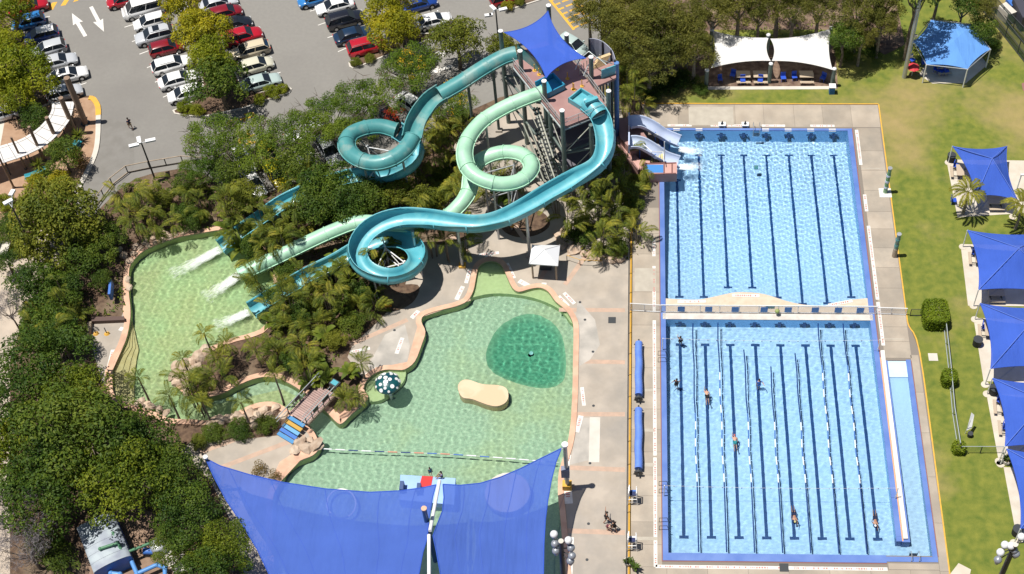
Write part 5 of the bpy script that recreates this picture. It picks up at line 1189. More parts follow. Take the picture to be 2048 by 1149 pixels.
def npmesh(name, V, Fq, m):
    me = bpy.data.meshes.new(name); V = np.asarray(V, np.float32); Fq = np.asarray(Fq, np.int32)
    me.vertices.add(len(V)); me.vertices.foreach_set('co', V.ravel()); me.loops.add(Fq.size); me.loops.foreach_set('vertex_index', Fq.ravel())
    k = Fq.shape[1]; me.polygons.add(len(Fq)); me.polygons.foreach_set('loop_start', np.arange(0, Fq.size, k, dtype=np.int32)); me.polygons.foreach_set('loop_total', np.full(len(Fq), k, np.int32))
    me.update(); me.materials.append(m); return me
def leaves(C, Nn, size, aspect, rs, jitter=.6):
    """quads at centres C facing roughly Nn"""
    n = len(C); Nn = Nn + rs.normal(0, jitter, (n, 3)); Nn /= np.linalg.norm(Nn, axis=1)[:, None] + 1e-9
    r = rs.normal(0, 1, (n, 3)); T = np.cross(Nn, r); T /= np.linalg.norm(T, axis=1)[:, None] + 1e-9; B = np.cross(Nn, T)
    s = size * rs.uniform(.6, 1.35, (n, 1)); a = T * s; b = B * s * aspect
    V = np.stack([C - a, C - b * .9 + Nn * s * .12, C + a, C + b * .9 + Nn * s * .12], 1).reshape(-1, 3)
    return V, np.arange(4 * n).reshape(n, 4)
def crown_mesh(name, seed, m, R=3.5, sz=.62, nlobe=34, per=190, leaf=.17, lobe=.30, aspect=.55, fill=.25, flat=0.0, jitter=.6):
    rs = np.random.RandomState(seed); Cs = []; Ns = []
    for k in range(nlobe):
        # lobe centres spread evenly over a dome, a few inside
        t = (k + .5) / nlobe; el = math.asin(1 - 1.28 * t); az = k * 2.39996 + rs.uniform(-.3, .3)
        rr = rs.uniform(.62, .86) * (1 if k % 5 else .45); irr = 1 + .16 * math.sin(2 * az + seed) + .1 * math.sin(3 * az + 2 * seed)
        c = np.array([math.cos(el) * math.cos(az) * rr * irr, math.cos(el) * math.sin(az) * rr * irr, math.sin(el) * rr * sz * 1.25 * (1 - flat) + flat * rs.uniform(-.05, .12)])
        lr = lobe * rs.uniform(.7, 1.25); n = int(per * (lr / lobe) ** 2)
        d = rs.normal(0, 1, (n, 3)); d[:, 2] = np.where(rs.rand(n) < .7, np.abs(d[:, 2]), d[:, 2]); d /= np.linalg.norm(d, axis=1)[:, None]
        rad = lr * (1 - fill * rs.rand(n, 1) ** 2) * (1 + .18 * np.sin(5 * d[:, :1] + k) * np.sin(6 * d[:, 1:2] + 2 * k))
        P = c + d * rad * np.array([1, 1, .8]); Cs.append(P); Ns.append(d + np.array([0, 0, .5]))
    C = np.concatenate(Cs) * R; Nn = np.concatenate(Ns)
    V, Q = leaves(C, Nn, leaf, aspect, rs, jitter)
    return npmesh(name, V, Q, m)
CR_D = [crown_mesh('crown_dense', s, L_DARK, leaf=.15) for s in (1, 2, 3)]
CR_M = [crown_mesh('crown_mid', s, L_MID, leaf=.14, nlobe=30) for s in (4, 5)]
CR_Y = [crown_mesh('crown_yellow', s, L_YEL, leaf=.135, sz=.8, nlobe=40, lobe=.26) for s in (6, 7, 8)]
CR_G = [crown_mesh('crown_gold', s, L_GOLD, leaf=.135, sz=.8, nlobe=40, lobe=.26) for s in (9, 10)]
CR_O = [crown_mesh('crown_olive', s, L_OLIVE, leaf=.12, nlobe=46, per=200, lobe=.24, sz=.66) for s in (11, 12)]
CR_U = [crown_mesh('crown_gum', s, L_GUM, leaf=.13, aspect=.34, nlobe=54, per=190, lobe=.22, fill=.6, sz=.8, jitter=1.1) for s in (13, 14, 15)]
CR_F = [crown_mesh('crown_feathery', s, L_FEATH, leaf=.085, aspect=.5, nlobe=46, per=230, lobe=.20, fill=.5, sz=.4, flat=.35) for s in (16, 17, 18)]
CR_T = [crown_mesh('crown_twiggy', s, L_GREY, leaf=.20, aspect=.10, nlobe=34, per=120, lobe=.3, fill=.9, jitter=1.5) for s in (19,)]
CR_R = [crown_mesh('crown_red', 20, L_RED, leaf=.13, nlobe=14, per=70, lobe=.3)]; CR_YF = [crown_mesh('crown_blossom', 21, L_YFL, leaf=.11, nlobe=14, per=34, lobe=.26, fill=.9)]
CR_B = [crown_mesh('shrub_leaf', s, L_BROAD, leaf=.30, nlobe=16, per=50, lobe=.4, jitter=.8) for s in (22, 23)]
CR_S = [crown_mesh('crown_rust', 24, L_RUST, leaf=.2, nlobe=18, per=70, lobe=.36, jitter=.8)]
CR_X = [crown_mesh('crown_grove', 31, L_DARK, leaf=.10, nlobe=56, per=170, lobe=.20), crown_mesh('crown_grove', 32, L_MID, leaf=.10, nlobe=50, per=170, lobe=.22, sz=.7), crown_mesh('crown_grove', 33, L_DARK, leaf=.10, nlobe=46, per=190, lobe=.23, sz=.7), crown_mesh('crown_grove', 34, L_GRV, leaf=.095, nlobe=52, per=170, lobe=.21, fill=.4)]
CR_P = [crown_mesh('crown_dome', 35, L_OLIVE, leaf=.115, nlobe=70, per=240, lobe=.235, sz=.72)]
def trunk_mesh(name, seed, m, h=3.4, r=.22, limbs=6, spread=1.9, twigs=False):
    rs = random.Random(seed); mb = MB()
    P = [Vector((0, 0, -.1)), Vector((rs.uniform(-.1, .1), rs.uniform(-.1, .1), h * .45)), Vector((rs.uniform(-.25, .25), rs.uniform(-.25, .25), h * .8))]
    mb.tube(P, r, 8, rs=[r * 1.35, r, r * .75])
    for k in range(limbs):
        a = 6.283 * k / limbs + rs.uniform(-.3, .3); q = P[2] - Vector((0, 0, h * rs.uniform(0, .25)))
        e = Vector((math.cos(a) * spread * rs.uniform(.7, 1.1), math.sin(a) * spread * rs.uniform(.7, 1.1), h + rs.uniform(.1, 1.0)))
        mid = q.lerp(e, .5) + Vector((0, 0, -.25)); mb.tube([q, mid, e], r * .4, 6, rs=[r * .5, r * .33, r * .16])
        for j in range(3):
            s = mid.lerp(e, rs.uniform(0, .8)); a2 = a + rs.uniform(-1, 1); f = s + Vector((math.cos(a2), math.sin(a2), rs.uniform(.2, .8))) * rs.uniform(.6, 1.2)
            mb.tube([s, f], r * .15, 4, rs=[r * .18, r * .07])
            if twigs:
                for _ in range(3): g = f + Vector((rs.uniform(-1, 1), rs.uniform(-1, 1), rs.uniform(0, .8))); mb.tube([f, g], .02, 3, rs=[.03, .012])
    return mb.mesh(name, m)
TR = [trunk_mesh('trunk', s, M_BARK) for s in (1, 2)]; TRG = [trunk_mesh('gum_trunk', s, M_BARK2, 5.2, .26, 7, 2.1) for s in (3, 4)]; TRF = [trunk_mesh('feather_trunk', s, M_BARK, 3.2, .16, 9, 2.6, True) for s in (5, 6)]
KIND = dict(D=(CR_D, TR, 3.6), M=(CR_M, TR, 3.4), Y=(CR_Y, TR, 3.3), G=(CR_G, TR, 3.3), O=(CR_O, TR, 2.8), U=(CR_U, TRG, 5.4), F=(CR_F, TRF, 3.6), T=(CR_T, TRF, 4.0), X=(CR_X, TR, 3.6), P=(CR_P, TR, 3.2))
rt = random.Random(99); NT = [0]
def tree(kind, x, y, z, Rpx, label, group=None, zs=1.0, name='tree', extra=None):
    """crown centre seen at (x, y) at height z; Rpx is its half width in photograph pixels"""
    crs, trs, hb = KIND[kind]; c = G(x, y, z); R = Rpx / 16.2; s = R / 3.5; NT[0] += 1; k = NT[0]
    t = thing(name, label, 'tree', (c.x, c.y, 0), rt.uniform(0, 6.28), group)
    bz = max(.6, (z - .25 * R) / hb)
    place('trunk', trs[k % len(trs)], t, scale=(s, s, max(.3, (z + .1 * R) / (hb + .3))))
    place('crown', crs[k % len(crs)], t, (0, 0, z - .05 * R), rot=(0, 0, rt.uniform(0, 6.28)), scale=(s * rt.uniform(.92, 1.08), s * rt.uniform(.92, 1.08), s * zs))
    if extra: place('blossom', extra[0], t, (extra[2], 0, z + .25 * R), scale=(s * extra[1],) * 3)
    return t
def shrub(me, x, y, z, Rpx, label, group=None, zs=1.0, name='shrub', cat='shrub'):
    c = G(x, y, z); s = Rpx / 15.5 / 3.5; return place(name, me, None, (c.x, c.y, z), (0, 0, rt.uniform(0, 6.28)), (s, s, s * zs), label, cat, group)

# --- car park trees
g = 'yellow green trees between the parked cars'
tree('Y', 22, 25, 4.4, 52, 'yellow green tree in the top left corner above the red car', g)
tree('Y', 45, 150, 4.2, 62, 'large yellow green tree left of the white parked cars', g)
tree('Y', 5, 100, 4.4, 52, 'yellow green tree cut by the left edge beside the blue car', g)
tree('Y', 20, 185, 3.6, 46, 'lower yellow green tree at the left edge above the curved canopy', g)
tree('G', 358, 12, 4.2, 50, 'golden green tree at the top edge beside the white van', g)
tree('G', 405, 68, 4.6, 52, 'golden tree in the middle of the left parking island', g)
tree('Y', 420, 120, 4.6, 48, 'yellow green tree beside the large white car on the island', g)
tree('M', 438, 165, 4.3, 56, 'green tree at the south end of the left parking island', g)
tree('G', 778, 22, 4.6, 52, 'bright golden tree on the right parking island, back one', g)
tree('G', 790, 62, 4.6, 48, 'bright golden tree on the right parking island above the red car', g)
g = 'feathery trees along the car park fence'
tree('O', 914, 82, 4.4, 50, 'olive tree standing alone on the asphalt left of the tower', g, 1.2)
tree('O', 1003, 95, 4.6, 32, 'narrow olive tree behind the top of the teal slide', g, 1.2)
for x, y, z, r, lab in ((820,135,4.2,66,'sparse feathery tree with yellow flowers above the teal slide'),(738,195,4.4,64,'feathery tree above the teal loop'),(655,232,4.4,60,'feathery tree over the parked cars left of the teal loop'),(590,262,4.2,56,'feathery tree over the white parked cars in the middle'),
                        (505,285,4.4,62,'feathery tree over the yellow parked car'),(425,280,4.6,62,'westernmost feathery tree behind the timber rail fence'),(395,340,3.4,40,'small feathery tree just inside the timber rail fence'),(700,262,4.0,46,'small feathery tree beside the teal loop')):
    tree('F', x, y, z, r, lab, g, extra=(CR_YF[0], .5, .6) if x == 820 else None)
place('blossom_tree_crown', CR_R[0], None, G(785,232,4.0), (0, 0, 1), (.36, .36, .36), 'red flowering bush in front of the white car near the teal slide', 'shrub')
tree('F', 905, 205, 3.6, 46, 'yellow flowering tree between the teal slide and the mint tube', g, extra=(CR_YF[0], .8, 0))
g = 'broad green trees between the slides'
for x, y, z, r, lab in ((650,372,3.6,48,'rounded green tree left of the blue splash wall'),(635,415,3.4,44,'rounded green tree above the mint tube, western one'),(690,410,3.4,46,'rounded green tree above the mint tube, eastern one'),(735,395,3.2,40,'small green tree below the teal loop'),(585,330,3.2,42,'green tree behind the yellow car'),(460,345,3.0,36,'low green tree at the rail fence corner')):
    tree('D' if r > 45 else 'M', x, y, z, r, lab, g)
for x, y, z, r, lab in ((795,380,3.0,34,'olive bush beside the blue splash wall'),(840,395,2.6,30,'olive bush between teal loop and mint tube'),(480,395,3.0,38,'olive tree west of the open flume end')):
    tree('O', x, y, z, r, lab, g)
# --- left side
tree('P', 112, 445, 4.2, 80, 'large round olive tree below the plaza on the left', None, 1.0)
g = 'dark garden trees west of the lagoon'
for k, (x, y, z, r, lab) in enumerate(((175,520,2.6,40,'dark bushy tree by the lagoon rocks'),(70,570,2.8,42,'dark green bush at the path edge on the left'),(215,480,2.4,34,'dark bush between the olive tree and the lagoon'),(130,580,2.2,30,'dark bush above the west landing'),(200,560,1.8,20,'small dark bush beside the blue board'),(100,650,2.6,52,'green bush at the left path bend'),(25,470,2.4,26,'small dark bush at the left edge'),(12,520,2.4,22,'second small dark bush at the left edge'),(125,310,2.8,34,'glossy dark bush on the plaza bed'),(65,235,2.2,30,'dark bush under the yellow green tree at left'))):
    tree('D' if k % 2 else 'M', x, y, z, r, lab, g)
g = 'tall dark trees filling the bottom left corner'
for k, (x, y, z, r, lab) in enumerate(((85,740,5.8,84,'northern dark tree of the bottom left grove'),(150,800,5.2,72,'dark tree of the grove beside the entry steps'),(268,892,5.0,72,'dark tree of the grove beside the stream'),(150,880,6.4,100,'tallest dark tree in the middle of the grove'),(40,830,5.8,74,'dark tree of the grove at the left edge'),
      (250,960,5.6,88,'dark tree of the grove above the pump yard'),(90,975,5.6,84,'dark tree of the grove above the grey tree'),(335,950,4.8,62,'dark tree of the grove beside the south path'),(372,1030,4.6,62,'dark tree left of the big sail'),(442,1095,4.4,50,'green tree touching the edge of the big sail'),(425,1150,4.2,60,'green tree at the bottom edge left of the big sail'),(345,1090,3.6,40,'green tree between pump yard and sail'),(118,672,3.6,40,'dark tree just above the west landing'))):
    tree('X', x, y, z, r * .95, lab, g)
tree('Y', 8, 895, 5.4, 46, 'yellow green tree at the left edge of the grove', g)
g = 'bare grey trees in the bottom left corner'
tree('T', 25, 1020, 5.4, 44, 'bare grey purple tree at the left edge, upper one', g); tree('T', 45, 1085, 5.0, 46, 'bare grey purple tree near the blue tank, lower one', g)
tree('T', 12, 610, 4.2, 28, 'bare pale branching tree at the left edge beside the path', g)
shrub(CR_M[0], 110, 1110, 1.2, 26, 'long clipped hedge left of the blue tank', None, .7, 'hedge', 'hedge').scale.y *= 2.2
# --- gum wood behind the white shades
g = 'gum trees behind the white shades'
gl = ['westernmost gum tree beside the yellow hatching', 'gum tree right of the black pole', 'gum tree behind the first, at the top edge', 'broad gum tree in the middle of the western clump', 'gum tree at the south edge of the western clump', 'gum tree above the left white shade', 'gum tree left of the left white shade', 'gum tree at the top edge above the left white shade',
      'gum tree at the top edge between the white shades', 'gum tree above the right white shade', 'gum tree right of the right white shade', 'leaning gum tree in front of the pale trunks', 'gum tree at the top edge near the tall grey pole', 'gum tree left of the tall grey pole', 'gum tree behind the hexagonal shade', 'gum tree above the hexagonal shade, right one', 'dark gum tree between shade and corner fence', 'gum tree at the top edge beside the corner fence']
for k, (x, y, z, r) in enumerate(((1212,45,6,48),(1262,75,6,52),(1255,10,6.5,50),(1330,55,6.5,60),(1300,125,5.2,48),(1425,25,6,50),(1390,95,5.4,46),(1480,5,6.5,50),(1560,-12,6.5,46),(1590,10,6.5,40),(1690,70,5.0,36),(1720,20,6.5,48),(1770,0,6.5,46),(1765,45,5.4,34),(1880,-25,6.5,40),(1930,5,5.6,34),(1968,62,3.6,30),(1965,15,5.2,32))):
    tree('U' if k not in (10, 15, 16) else 'D', x, y, z, r, gl[k], g)
for k, (x, y, z, r, lab) in enumerate(((1180,20,6,40,'gum tree at the top edge over the end of the yellow hatching'),(1300,35,7,46,'tall gum tree in the middle of the western clump'),(1375,50,6.5,44,'gum tree between the western clump and the left white shade'),(1225,110,4.8,34,'small gum tree behind the curved screen'),(1345,100,5.0,40,'gum tree over the darkest undergrowth'),(1640,10,6.5,44,'gum tree with a pale trunk at the top edge'),(1520,25,5.5,34,'thin gum tree behind the middle shade posts'),(1725,75,4.4,30,'low gum tree beside the leaf litter edge'))):
    tree('U', x, y, z, r, lab, g)
_p = G(1868, 84, 3.0); _t = thing('tree', 'tall tree at the top edge whose shadow falls on the hexagonal shade', 'tree', (_p.x - 2.9, _p.y + .2, 0), 1.0, g); place('trunk', TR[0], _t, scale=(.8, .8, 3.0)); place('crown', CR_D[0], _t, (0, 0, 11.6), scale=(.98, .85, 1))
_p = G(1845, 126, 2.8)
for k, (x, y, r, lab) in enumerate(((1330,172,26,'low dark shrub at the edge of the leaf litter, western'),(1365,160,24,'low dark shrub left of the left white shade'),(1690,108,20,'low shrub right of the right white shade'),(1740,100,22,'low shrub in the shade of the gums'),(1300,190,20,'low shrub beside the tall palm'),(1985,92,16,'green bush at the foot of the corner fence'),(1400,180,14,'small shrub at the first green post'))):
    shrub(CR_D[k % 3], x, y, .6, r, lab, 'low shrubs at the edge of the gum wood', .8)
# hedges on the lawn
def hedge(x, y, w, d, h, label):
    p = G(x, y); rs = np.random.RandomState(int(x)); n = int(11000 * (w * d + 2 * h * (w + d)) / 30); P = []; Nn = []
    A = [w * d, w * h, w * h, d * h, d * h]; A = np.array(A) / sum(A)
    f = rs.choice(5, n, p=A); u = rs.uniform(-.5, .5, n); v = rs.uniform(-.5, .5, n)
    C = np.zeros((n, 3)); N_ = np.zeros((n, 3))
    for k, (c, nn) in enumerate(((lambda u, v: (u * w, v * d, 0 * u + h), (0, 0, 1)), (lambda u, v: (u * w, 0 * u - d / 2, (v + .5) * h), (0, -1, 0)), (lambda u, v: (u * w, 0 * u + d / 2, (v + .5) * h), (0, 1, 0)), (lambda u, v: (0 * u - w / 2, u * d, (v + .5) * h), (-1, 0, 0)), (lambda u, v: (0 * u + w / 2, u * d, (v + .5) * h), (1, 0, 0)))):
        m_ = f == k; a = c(u[m_], v[m_]); C[m_] = np.stack(a, 1); N_[m_] = nn
    C += rs.normal(0, .07, C.shape); C *= (1 - .08 * (np.abs(C[:, :1] / w * 2) ** 6) * (np.abs(C[:, 1:2] / d * 2) ** 6)); V, Q = leaves(C, N_, .085, .6, rs, .6)
    t = thing('hedge', label, 'hedge', p); place('foliage', npmesh('hedge_foliage', V, Q, leafmat('hedge_leaf', (.08, .14, .008), (.27, .33, .02), (.16, .23, .012))), t)
    MB().box((p.x, p.y, h * .45), (w * .85, d * .85, h * .85)).build('inner_twigs', M_BARK, t)
hedge(1868, 640, 2.3, 2.7, 1.6, 'large clipped square hedge on the lawn at the end of the wire fence')
hedge(1896, 765, 1.25, 1.3, 1.3, 'small rounded hedge halfway down the lawn fence')
hedge(1916, 902, 1.0, 1.0, .9, 'tiny hedge bush at the lower corner of the lawn fence')

# --- palms: each frond is a part
def frond_mesh(name, L, m, npair=21, droop=1.0, rise=.5, ll=.60, lw=.042, seed=0, fold=.5):
    rs = random.Random(seed); mb = MB(); pts = []
    for i in range(11):
        t = i / 10; pts.append(Vector((L * (t * (1 - .18 * t * droop)), 0, L * (rise * t - (.42 + .35 * droop) * t * t))))
    mb.tube(pts, .02, 4, caps=False, rs=[.035 * (1 - .8 * i / 10) for i in range(11)])
    for i in range(npair):
        t = .14 + .86 * (i + .5) / npair; x = t * 10; k = min(int(x), 9); p = pts[k].lerp(pts[k + 1], x - k); tg = (pts[k + 1] - pts[k]).normalized(); up = Vector((-tg.z, 0, tg.x))
        l = ll * (math.sin(math.pi * min(1, t * .82 + .12)) ** .6) * rs.uniform(.85, 1.1)
        for s in (-1, 1):
            d = (Vector((0, s, 0)) * 1.0 + tg * .75 + up * (.28 - fold * .4)).normalized(); e = p + d * l + Vector((0, 0, -.28 * l * rs.uniform(.4, 1.6))); mid = p + d * l * .5 + Vector((0, 0, .02)); w = tg * lw
            mb.add([p - w * .5, mid - w, e, mid + w], [(0, 1, 2, 3)])
    return mb.mesh(name, m)
FR = [frond_mesh('frond', 2.5, L_PALM, seed=s, droop=d, rise=r, lw=.042) for s, d, r in ((1, 1.1, .62), (2, 1.5, .85), (3, .8, 1.05))]
FRY = [frond_mesh('frond_yellow', 2.5, L_PALMY, seed=4, droop=1.15, rise=.7, lw=.05), FR[0], FR[1]]
FRB = [frond_mesh('frond_big', 3.0, L_PALMY, npair=24, seed=5, droop=1.3, rise=.7, ll=.62, lw=.07), frond_mesh('frond_big', 3.0, L_PALMY, npair=24, seed=6, droop=1.05, rise=.95, ll=.62, lw=.07)]
TRP = MB().tube([(0, 0, -.1), (.05, 0, .35), (0, .02, .7), (0, 0, 1)], .12, 8, rs=[.17, .12, .1, .085]).mesh('palm_trunk', M_BARK2)
def palm(x, y, z, label, n=10, s=1.0, fr=FR, group=None, name='palm_tree', lean=.0, thick=1.0):
    c = G(x, y, z); t = thing(name, label, 'palm', (c.x, c.y, 0), 0, group)
    place('trunk', TRP, t, scale=(thick, thick, z)); a0 = rt.uniform(0, 6)
    for k in range(n):
        a = a0 + 6.283 * k / n + rt.uniform(-.2, .2); ti = rt.uniform(-.25, .35) if k % 2 else rt.uniform(-.7, -.1)
        place('frond', fr[k % len(fr)], t, (0, 0, z - .05), (0, ti, a), (s * rt.uniform(.85, 1.1),) * 3)
    return t
def clump(x, y, label, group, n=15, s=.9, h=1.1, fr=FR):
    p = G(x, y, h); t = thing('palm_clump', label, 'palm', (p.x, p.y, 0), 0, group)
    mb = MB(); st = []
    for k in range(5):
        a = rt.uniform(0, 6.28); q = Vector((math.cos(a) * rt.uniform(.15, .7), math.sin(a) * rt.uniform(.15, .7), h * rt.uniform(.6, 1.5))); st.append(q); mb.cyl((q.x * .6, q.y * .6, -.05), q, .05, .04, n=5)
    place('stems', mb.mesh('stems', M_BARK), t)
    for k in range(n):
        q = st[k % 5]; a = math.atan2(q.y, q.x) + rt.uniform(-1.7, 1.7)
        place('frond', fr[k % len(fr)], t, q, (0, rt.uniform(-.55, .3), a), (s * rt.uniform(.75, 1.15),) * 3)
    return t
BL = []
for s, (dr, ri) in enumerate(((.9, .9), (1.2, .6))):
    mb = MB(); L = 1.5
    prev = None; rows = []
    for i in range(8):
        t = i / 7; p = Vector((L * t * (1 - .15 * t), 0, L * (ri * t - dr * .75 * t * t))); w = .30 * math.sin(math.pi * min(1, .06 + .94 * t)) ** .7 + .01
        rows += [p + Vector((0, -w, .25 * w)), p + Vector((0, 0, 0)), p + Vector((0, w, .25 * w))]
    mb.add(rows, [(i * 3 + k, i * 3 + k + 1, (i + 1) * 3 + k + 1, (i + 1) * 3 + k) for i in range(7) for k in range(2)], True); BL.append(mb.mesh('broad_leaf', L_BROAD))
def broadplant(x, y, label, group, n=10, s=1.0, h=.9):
    p = G(x, y, h); t = thing('broadleaf_plant', label, 'plant', (p.x, p.y, 0), 0, group); mb = MB()
    for k in range(4): a = 1.57 * k; mb.cyl((0, 0, -.05), (math.cos(a) * .2, math.sin(a) * .2, h * (.7 + .15 * k)), .05, n=5)
    place('stems', mb.mesh('stems', L_MID), t)
    for k in range(n):
        a = 2.4 * k + rt.uniform(-.3, .3); place('leaf', BL[k % 2], t, (math.cos(a) * .15, math.sin(a) * .15, h * rt.uniform(.55, 1.1)), (0, rt.uniform(-.6, .2), a), (s * rt.uniform(.7, 1.1),) * 3)
    return t
for x, y, z, lab, n, s in ((1937,385,3.4,'yellow green palm at the corner of the northernmost pyramid shade',12,.85),(2045,412,3.6,'yellow green palm at the right edge between two pyramid shades',12,.9)):
    palm(x, y, z, lab, n, s, FRB, 'yellow green palms on the lawn', thick=1.3)
sp = [((277,757),4.2,'slender palm over the entry steps of the west lagoon'),((338,792),3.8,'slender palm at the west end of the stream'),((365,718),3.6,'slender palm at the rocks, left of the tall pair'),((408,668),4.4,'tall slender palm at the tip of the peninsula'),((438,712),2.6,'short bushy palm on the peninsula mulch'),((405,805),3.6,'slender palm on the stream bank, middle one'),((482,806),3.8,'slender palm on the stream bank beside the boulders'),((549,752),4.6,'slender palm beside the timber bridge'),((722,728),2.6,'small palm between the path and the mushroom fountain'),((690,800),1.9,'small palm on the point below the bridge'),((712,795),1.8,'second small palm on the point below the bridge'),((510,700),3.0,'palm at the neck of the peninsula'),((452,690),2.8,'low palm beside the pink coping of the peninsula')]
for (x, y), z, lab in sp: palm(x, y, z, lab, 9 if z > 3 else 12, .62 if z > 3 else .72, FR if 'tall' not in lab else FRY, 'slender palms round the stream', thick=.8)
def scatter(poly, n, seed, md=26):
    r = random.Random(seed); out = []; xs = [p[0] for p in poly]; ys = [p[1] for p in poly]; tries = 0
    while len(out) < n and tries < 4000:
        tries += 1; x, y = r.uniform(min(xs), max(xs)), r.uniform(min(ys), max(ys))
        if pip(x, y, poly) and all((x - a) ** 2 + ((y - b) * 1.25) ** 2 > md * md for a, b in out): out.append((x, y))
    return sorted(out, key=lambda p: p[1])
beds = [('east of the mint loop, beside the lap pool', [(1110,410),(1150,385),(1220,330),(1250,300),(1282,330),(1292,365),(1285,420),(1272,470),(1240,500),(1190,500),(1140,455)], 26, 1, FR),
        ('on the west bank above the lagoon', [(240,385),(330,360),(430,390),(470,420),(440,455),(330,450),(290,465),(255,450),(215,420)], 17, 2, FR),
        ('between the open flume ends', [(455,440),(540,420),(560,450),(530,500),(490,520),(450,480)], 12, 3, FR),
        ('on the mulch between teal loop and mint tube', [(838,260),(900,215),(935,245),(912,290),(915,330),(925,380),(900,415),(850,425),(800,410),(840,370),(850,310)], 26, 4, FRY),
        ('in the middle of the peninsula', [(520,560),(590,530),(690,520),(705,560),(760,600),(740,640),(690,680),(650,740),(600,740),(545,700),(530,640)], 36, 5, FR),
        ('along the mint tube', [(560,430),(640,420),(660,440),(560,495),(520,500)], 9, 6, FR),
        ('inside the cyan ring', [(750,495),(790,488),(805,520),(770,535),(745,520)], 4, 7, FRY),
        ('inside the mint loop', [(970,330),(1010,325),(1040,345),(1060,385),(1010,400),(975,390)], 5, 8, FR),
        ('behind the curved screen', [(1250,120),(1285,130),(1285,215),(1245,225),(1238,160)], 7, 9, FR),
        ('in the garden west of the lagoon', [(90,560),(150,620),(160,660),(60,700),(60,620)], 8, 10, FR),
        ('on the stream bank', [(370,775),(430,750),(455,735),(440,770),(400,800)], 4, 11, FR),
        ('under the mint loop shadow', [(850,460),(940,470),(930,480),(860,490)], 3, 12, FR),
        ('at the car park side of the grove', [(560,380),(620,345),(640,355),(600,385)], 3, 13, FR)]
for nm, poly, n, sd, fr in beds:
    for k, (x, y) in enumerate(scatter(poly, n, sd)):
        if k % 4 == 1 and n > 8: shrub([CR_D, CR_M, CR_O][k % 3][0], x, y, .7 + .5 * rt.random(), 17 + 8 * rt.random(), 'leafy rounded bush ' + nm, 'rounded bushes ' + nm, 1.0, 'bush', 'bush')
        elif k % 6 == 4 and nm.startswith(('in the middle', 'inside', 'between')): broadplant(x, y, 'broad leaved yellow green plant ' + nm, 'broad leaved plants ' + nm, 11, 1.15, 1.0)
        else: clump(x, y, 'dense clump of arching palm fronds ' + nm, 'palm clumps ' + nm, 13, .68 + .28 * rt.random(), rt.choice((.8, 1.2, 1.8, 2.8, 3.4)), fr if rt.random() < .7 else FRY)
for x, y, lab in ((85,572,'bright broad leaved plant beside the left path'),(80,628,'bright broad leaved plant lower down beside the left path'),(655,755,'bright yellow green plant at the upper end of the bridge'),(620,765,'broad leaved plant left of the bridge top'),(700,745,'large bright yellow green plant right of the bridge top'),(650,550,'pale broad leaved plant below the mint tube'),(675,520,'pale broad leaved plant beside the cyan flume'),(555,640,'broad leaved plant at the neck of the peninsula'),(1240,108,'tall banana like plant beside the curved screen')):
    broadplant(x, y, lab, None, 12, .95, 1.1)
for x, y, lab in ((155,272,'spiky yellow green yucca on the plaza bed'),(76,330,'spiky yucca at the end of the teal bench')):
    p = G(x, y, .9); t = thing('yucca', lab, 'plant', (p.x, p.y, 0)); place('stem', TRP, t, scale=(.8, .8, .9)); mb = MB()
    for k in range(70): a = rt.uniform(0, 6.28); e = rt.uniform(-.3, 1.4); d = Vector((math.cos(e) * math.cos(a), math.cos(e) * math.sin(a), math.sin(e))); s = Vector((-math.sin(a), math.cos(a), 0)) * .05; mb.add([-s, d * .7 - s * .4, d * 1.1, d * .7 + s * .4, s], [(0, 1, 2, 3, 4)])
    place('foliage', mb.mesh('yucca_foliage', L_BROAD), t, (0, 0, .9))
for k, (x, y, r, me, lab) in enumerate(((150,310,16,CR_S[0],'rust coloured shrub at the plaza kerb, upper'),(160,330,15,CR_S[0],'rust coloured shrub at the plaza kerb, lower'),(95,350,22,CR_B[0],'bright yellow green shrub below the teal bench'),(120,365,24,CR_G[0],'golden shrub above the olive tree'),(70,365,18,CR_G[1],'golden shrub at the plaza edge'),(8,410,20,CR_Y[0],'yellow green shrub at the left edge'),(35,500,16,CR_Y[1],'small yellow green shrub beside the pale path'),(15,445,20,CR_M[0],'green shrub behind the path lamp'),
        (370,218,16,CR_Y[0],'low shrub at the tip of the left island'),(395,222,14,CR_Y[1],'second low shrub at the tip of the left island'),(545,185,16,CR_Y[2],'low yellow shrub at the end of the left island'),(565,180,12,CR_Y[0],'small yellow shrub on the island kerb'),(520,200,13,CR_Y[1],'low shrub beside the pale green car'),(712,125,12,CR_O[0],'dry low shrub on the right island'),(740,118,12,CR_O[1],'second dry low shrub on the right island'),(880,72,12,CR_Y[2],'low shrub beside the white sedan'),(1015,12,14,CR_G[0],'golden shrub on the top island'),(1040,4,12,CR_O[0],'low shrub on the top island'),
        (518,940,14,CR_S[0],'rust green bush on the pink coping of the south path'),(548,955,12,CR_S[0],'second rust bush beside the sail edge'),(430,870,20,CR_M[1],'green shrub between the boulders and the south path'),(480,862,20,CR_D[0],'dark shrub on the stream bank'),(530,850,18,CR_M[0],'green shrub near the foot of the bridge'),(400,885,16,CR_O[0],'olive shrub at the west end of the south path'),(640,345,16,CR_M[1],'green shrub at the kerb below the white cars'),(1240,505,16,CR_S[0],'rusty shrub at the east end of the garden bed'),(1205,500,15,CR_M[0],'green shrub at the rope fence'))):
    shrub(me, x, y, .45, r, lab, None, .9)
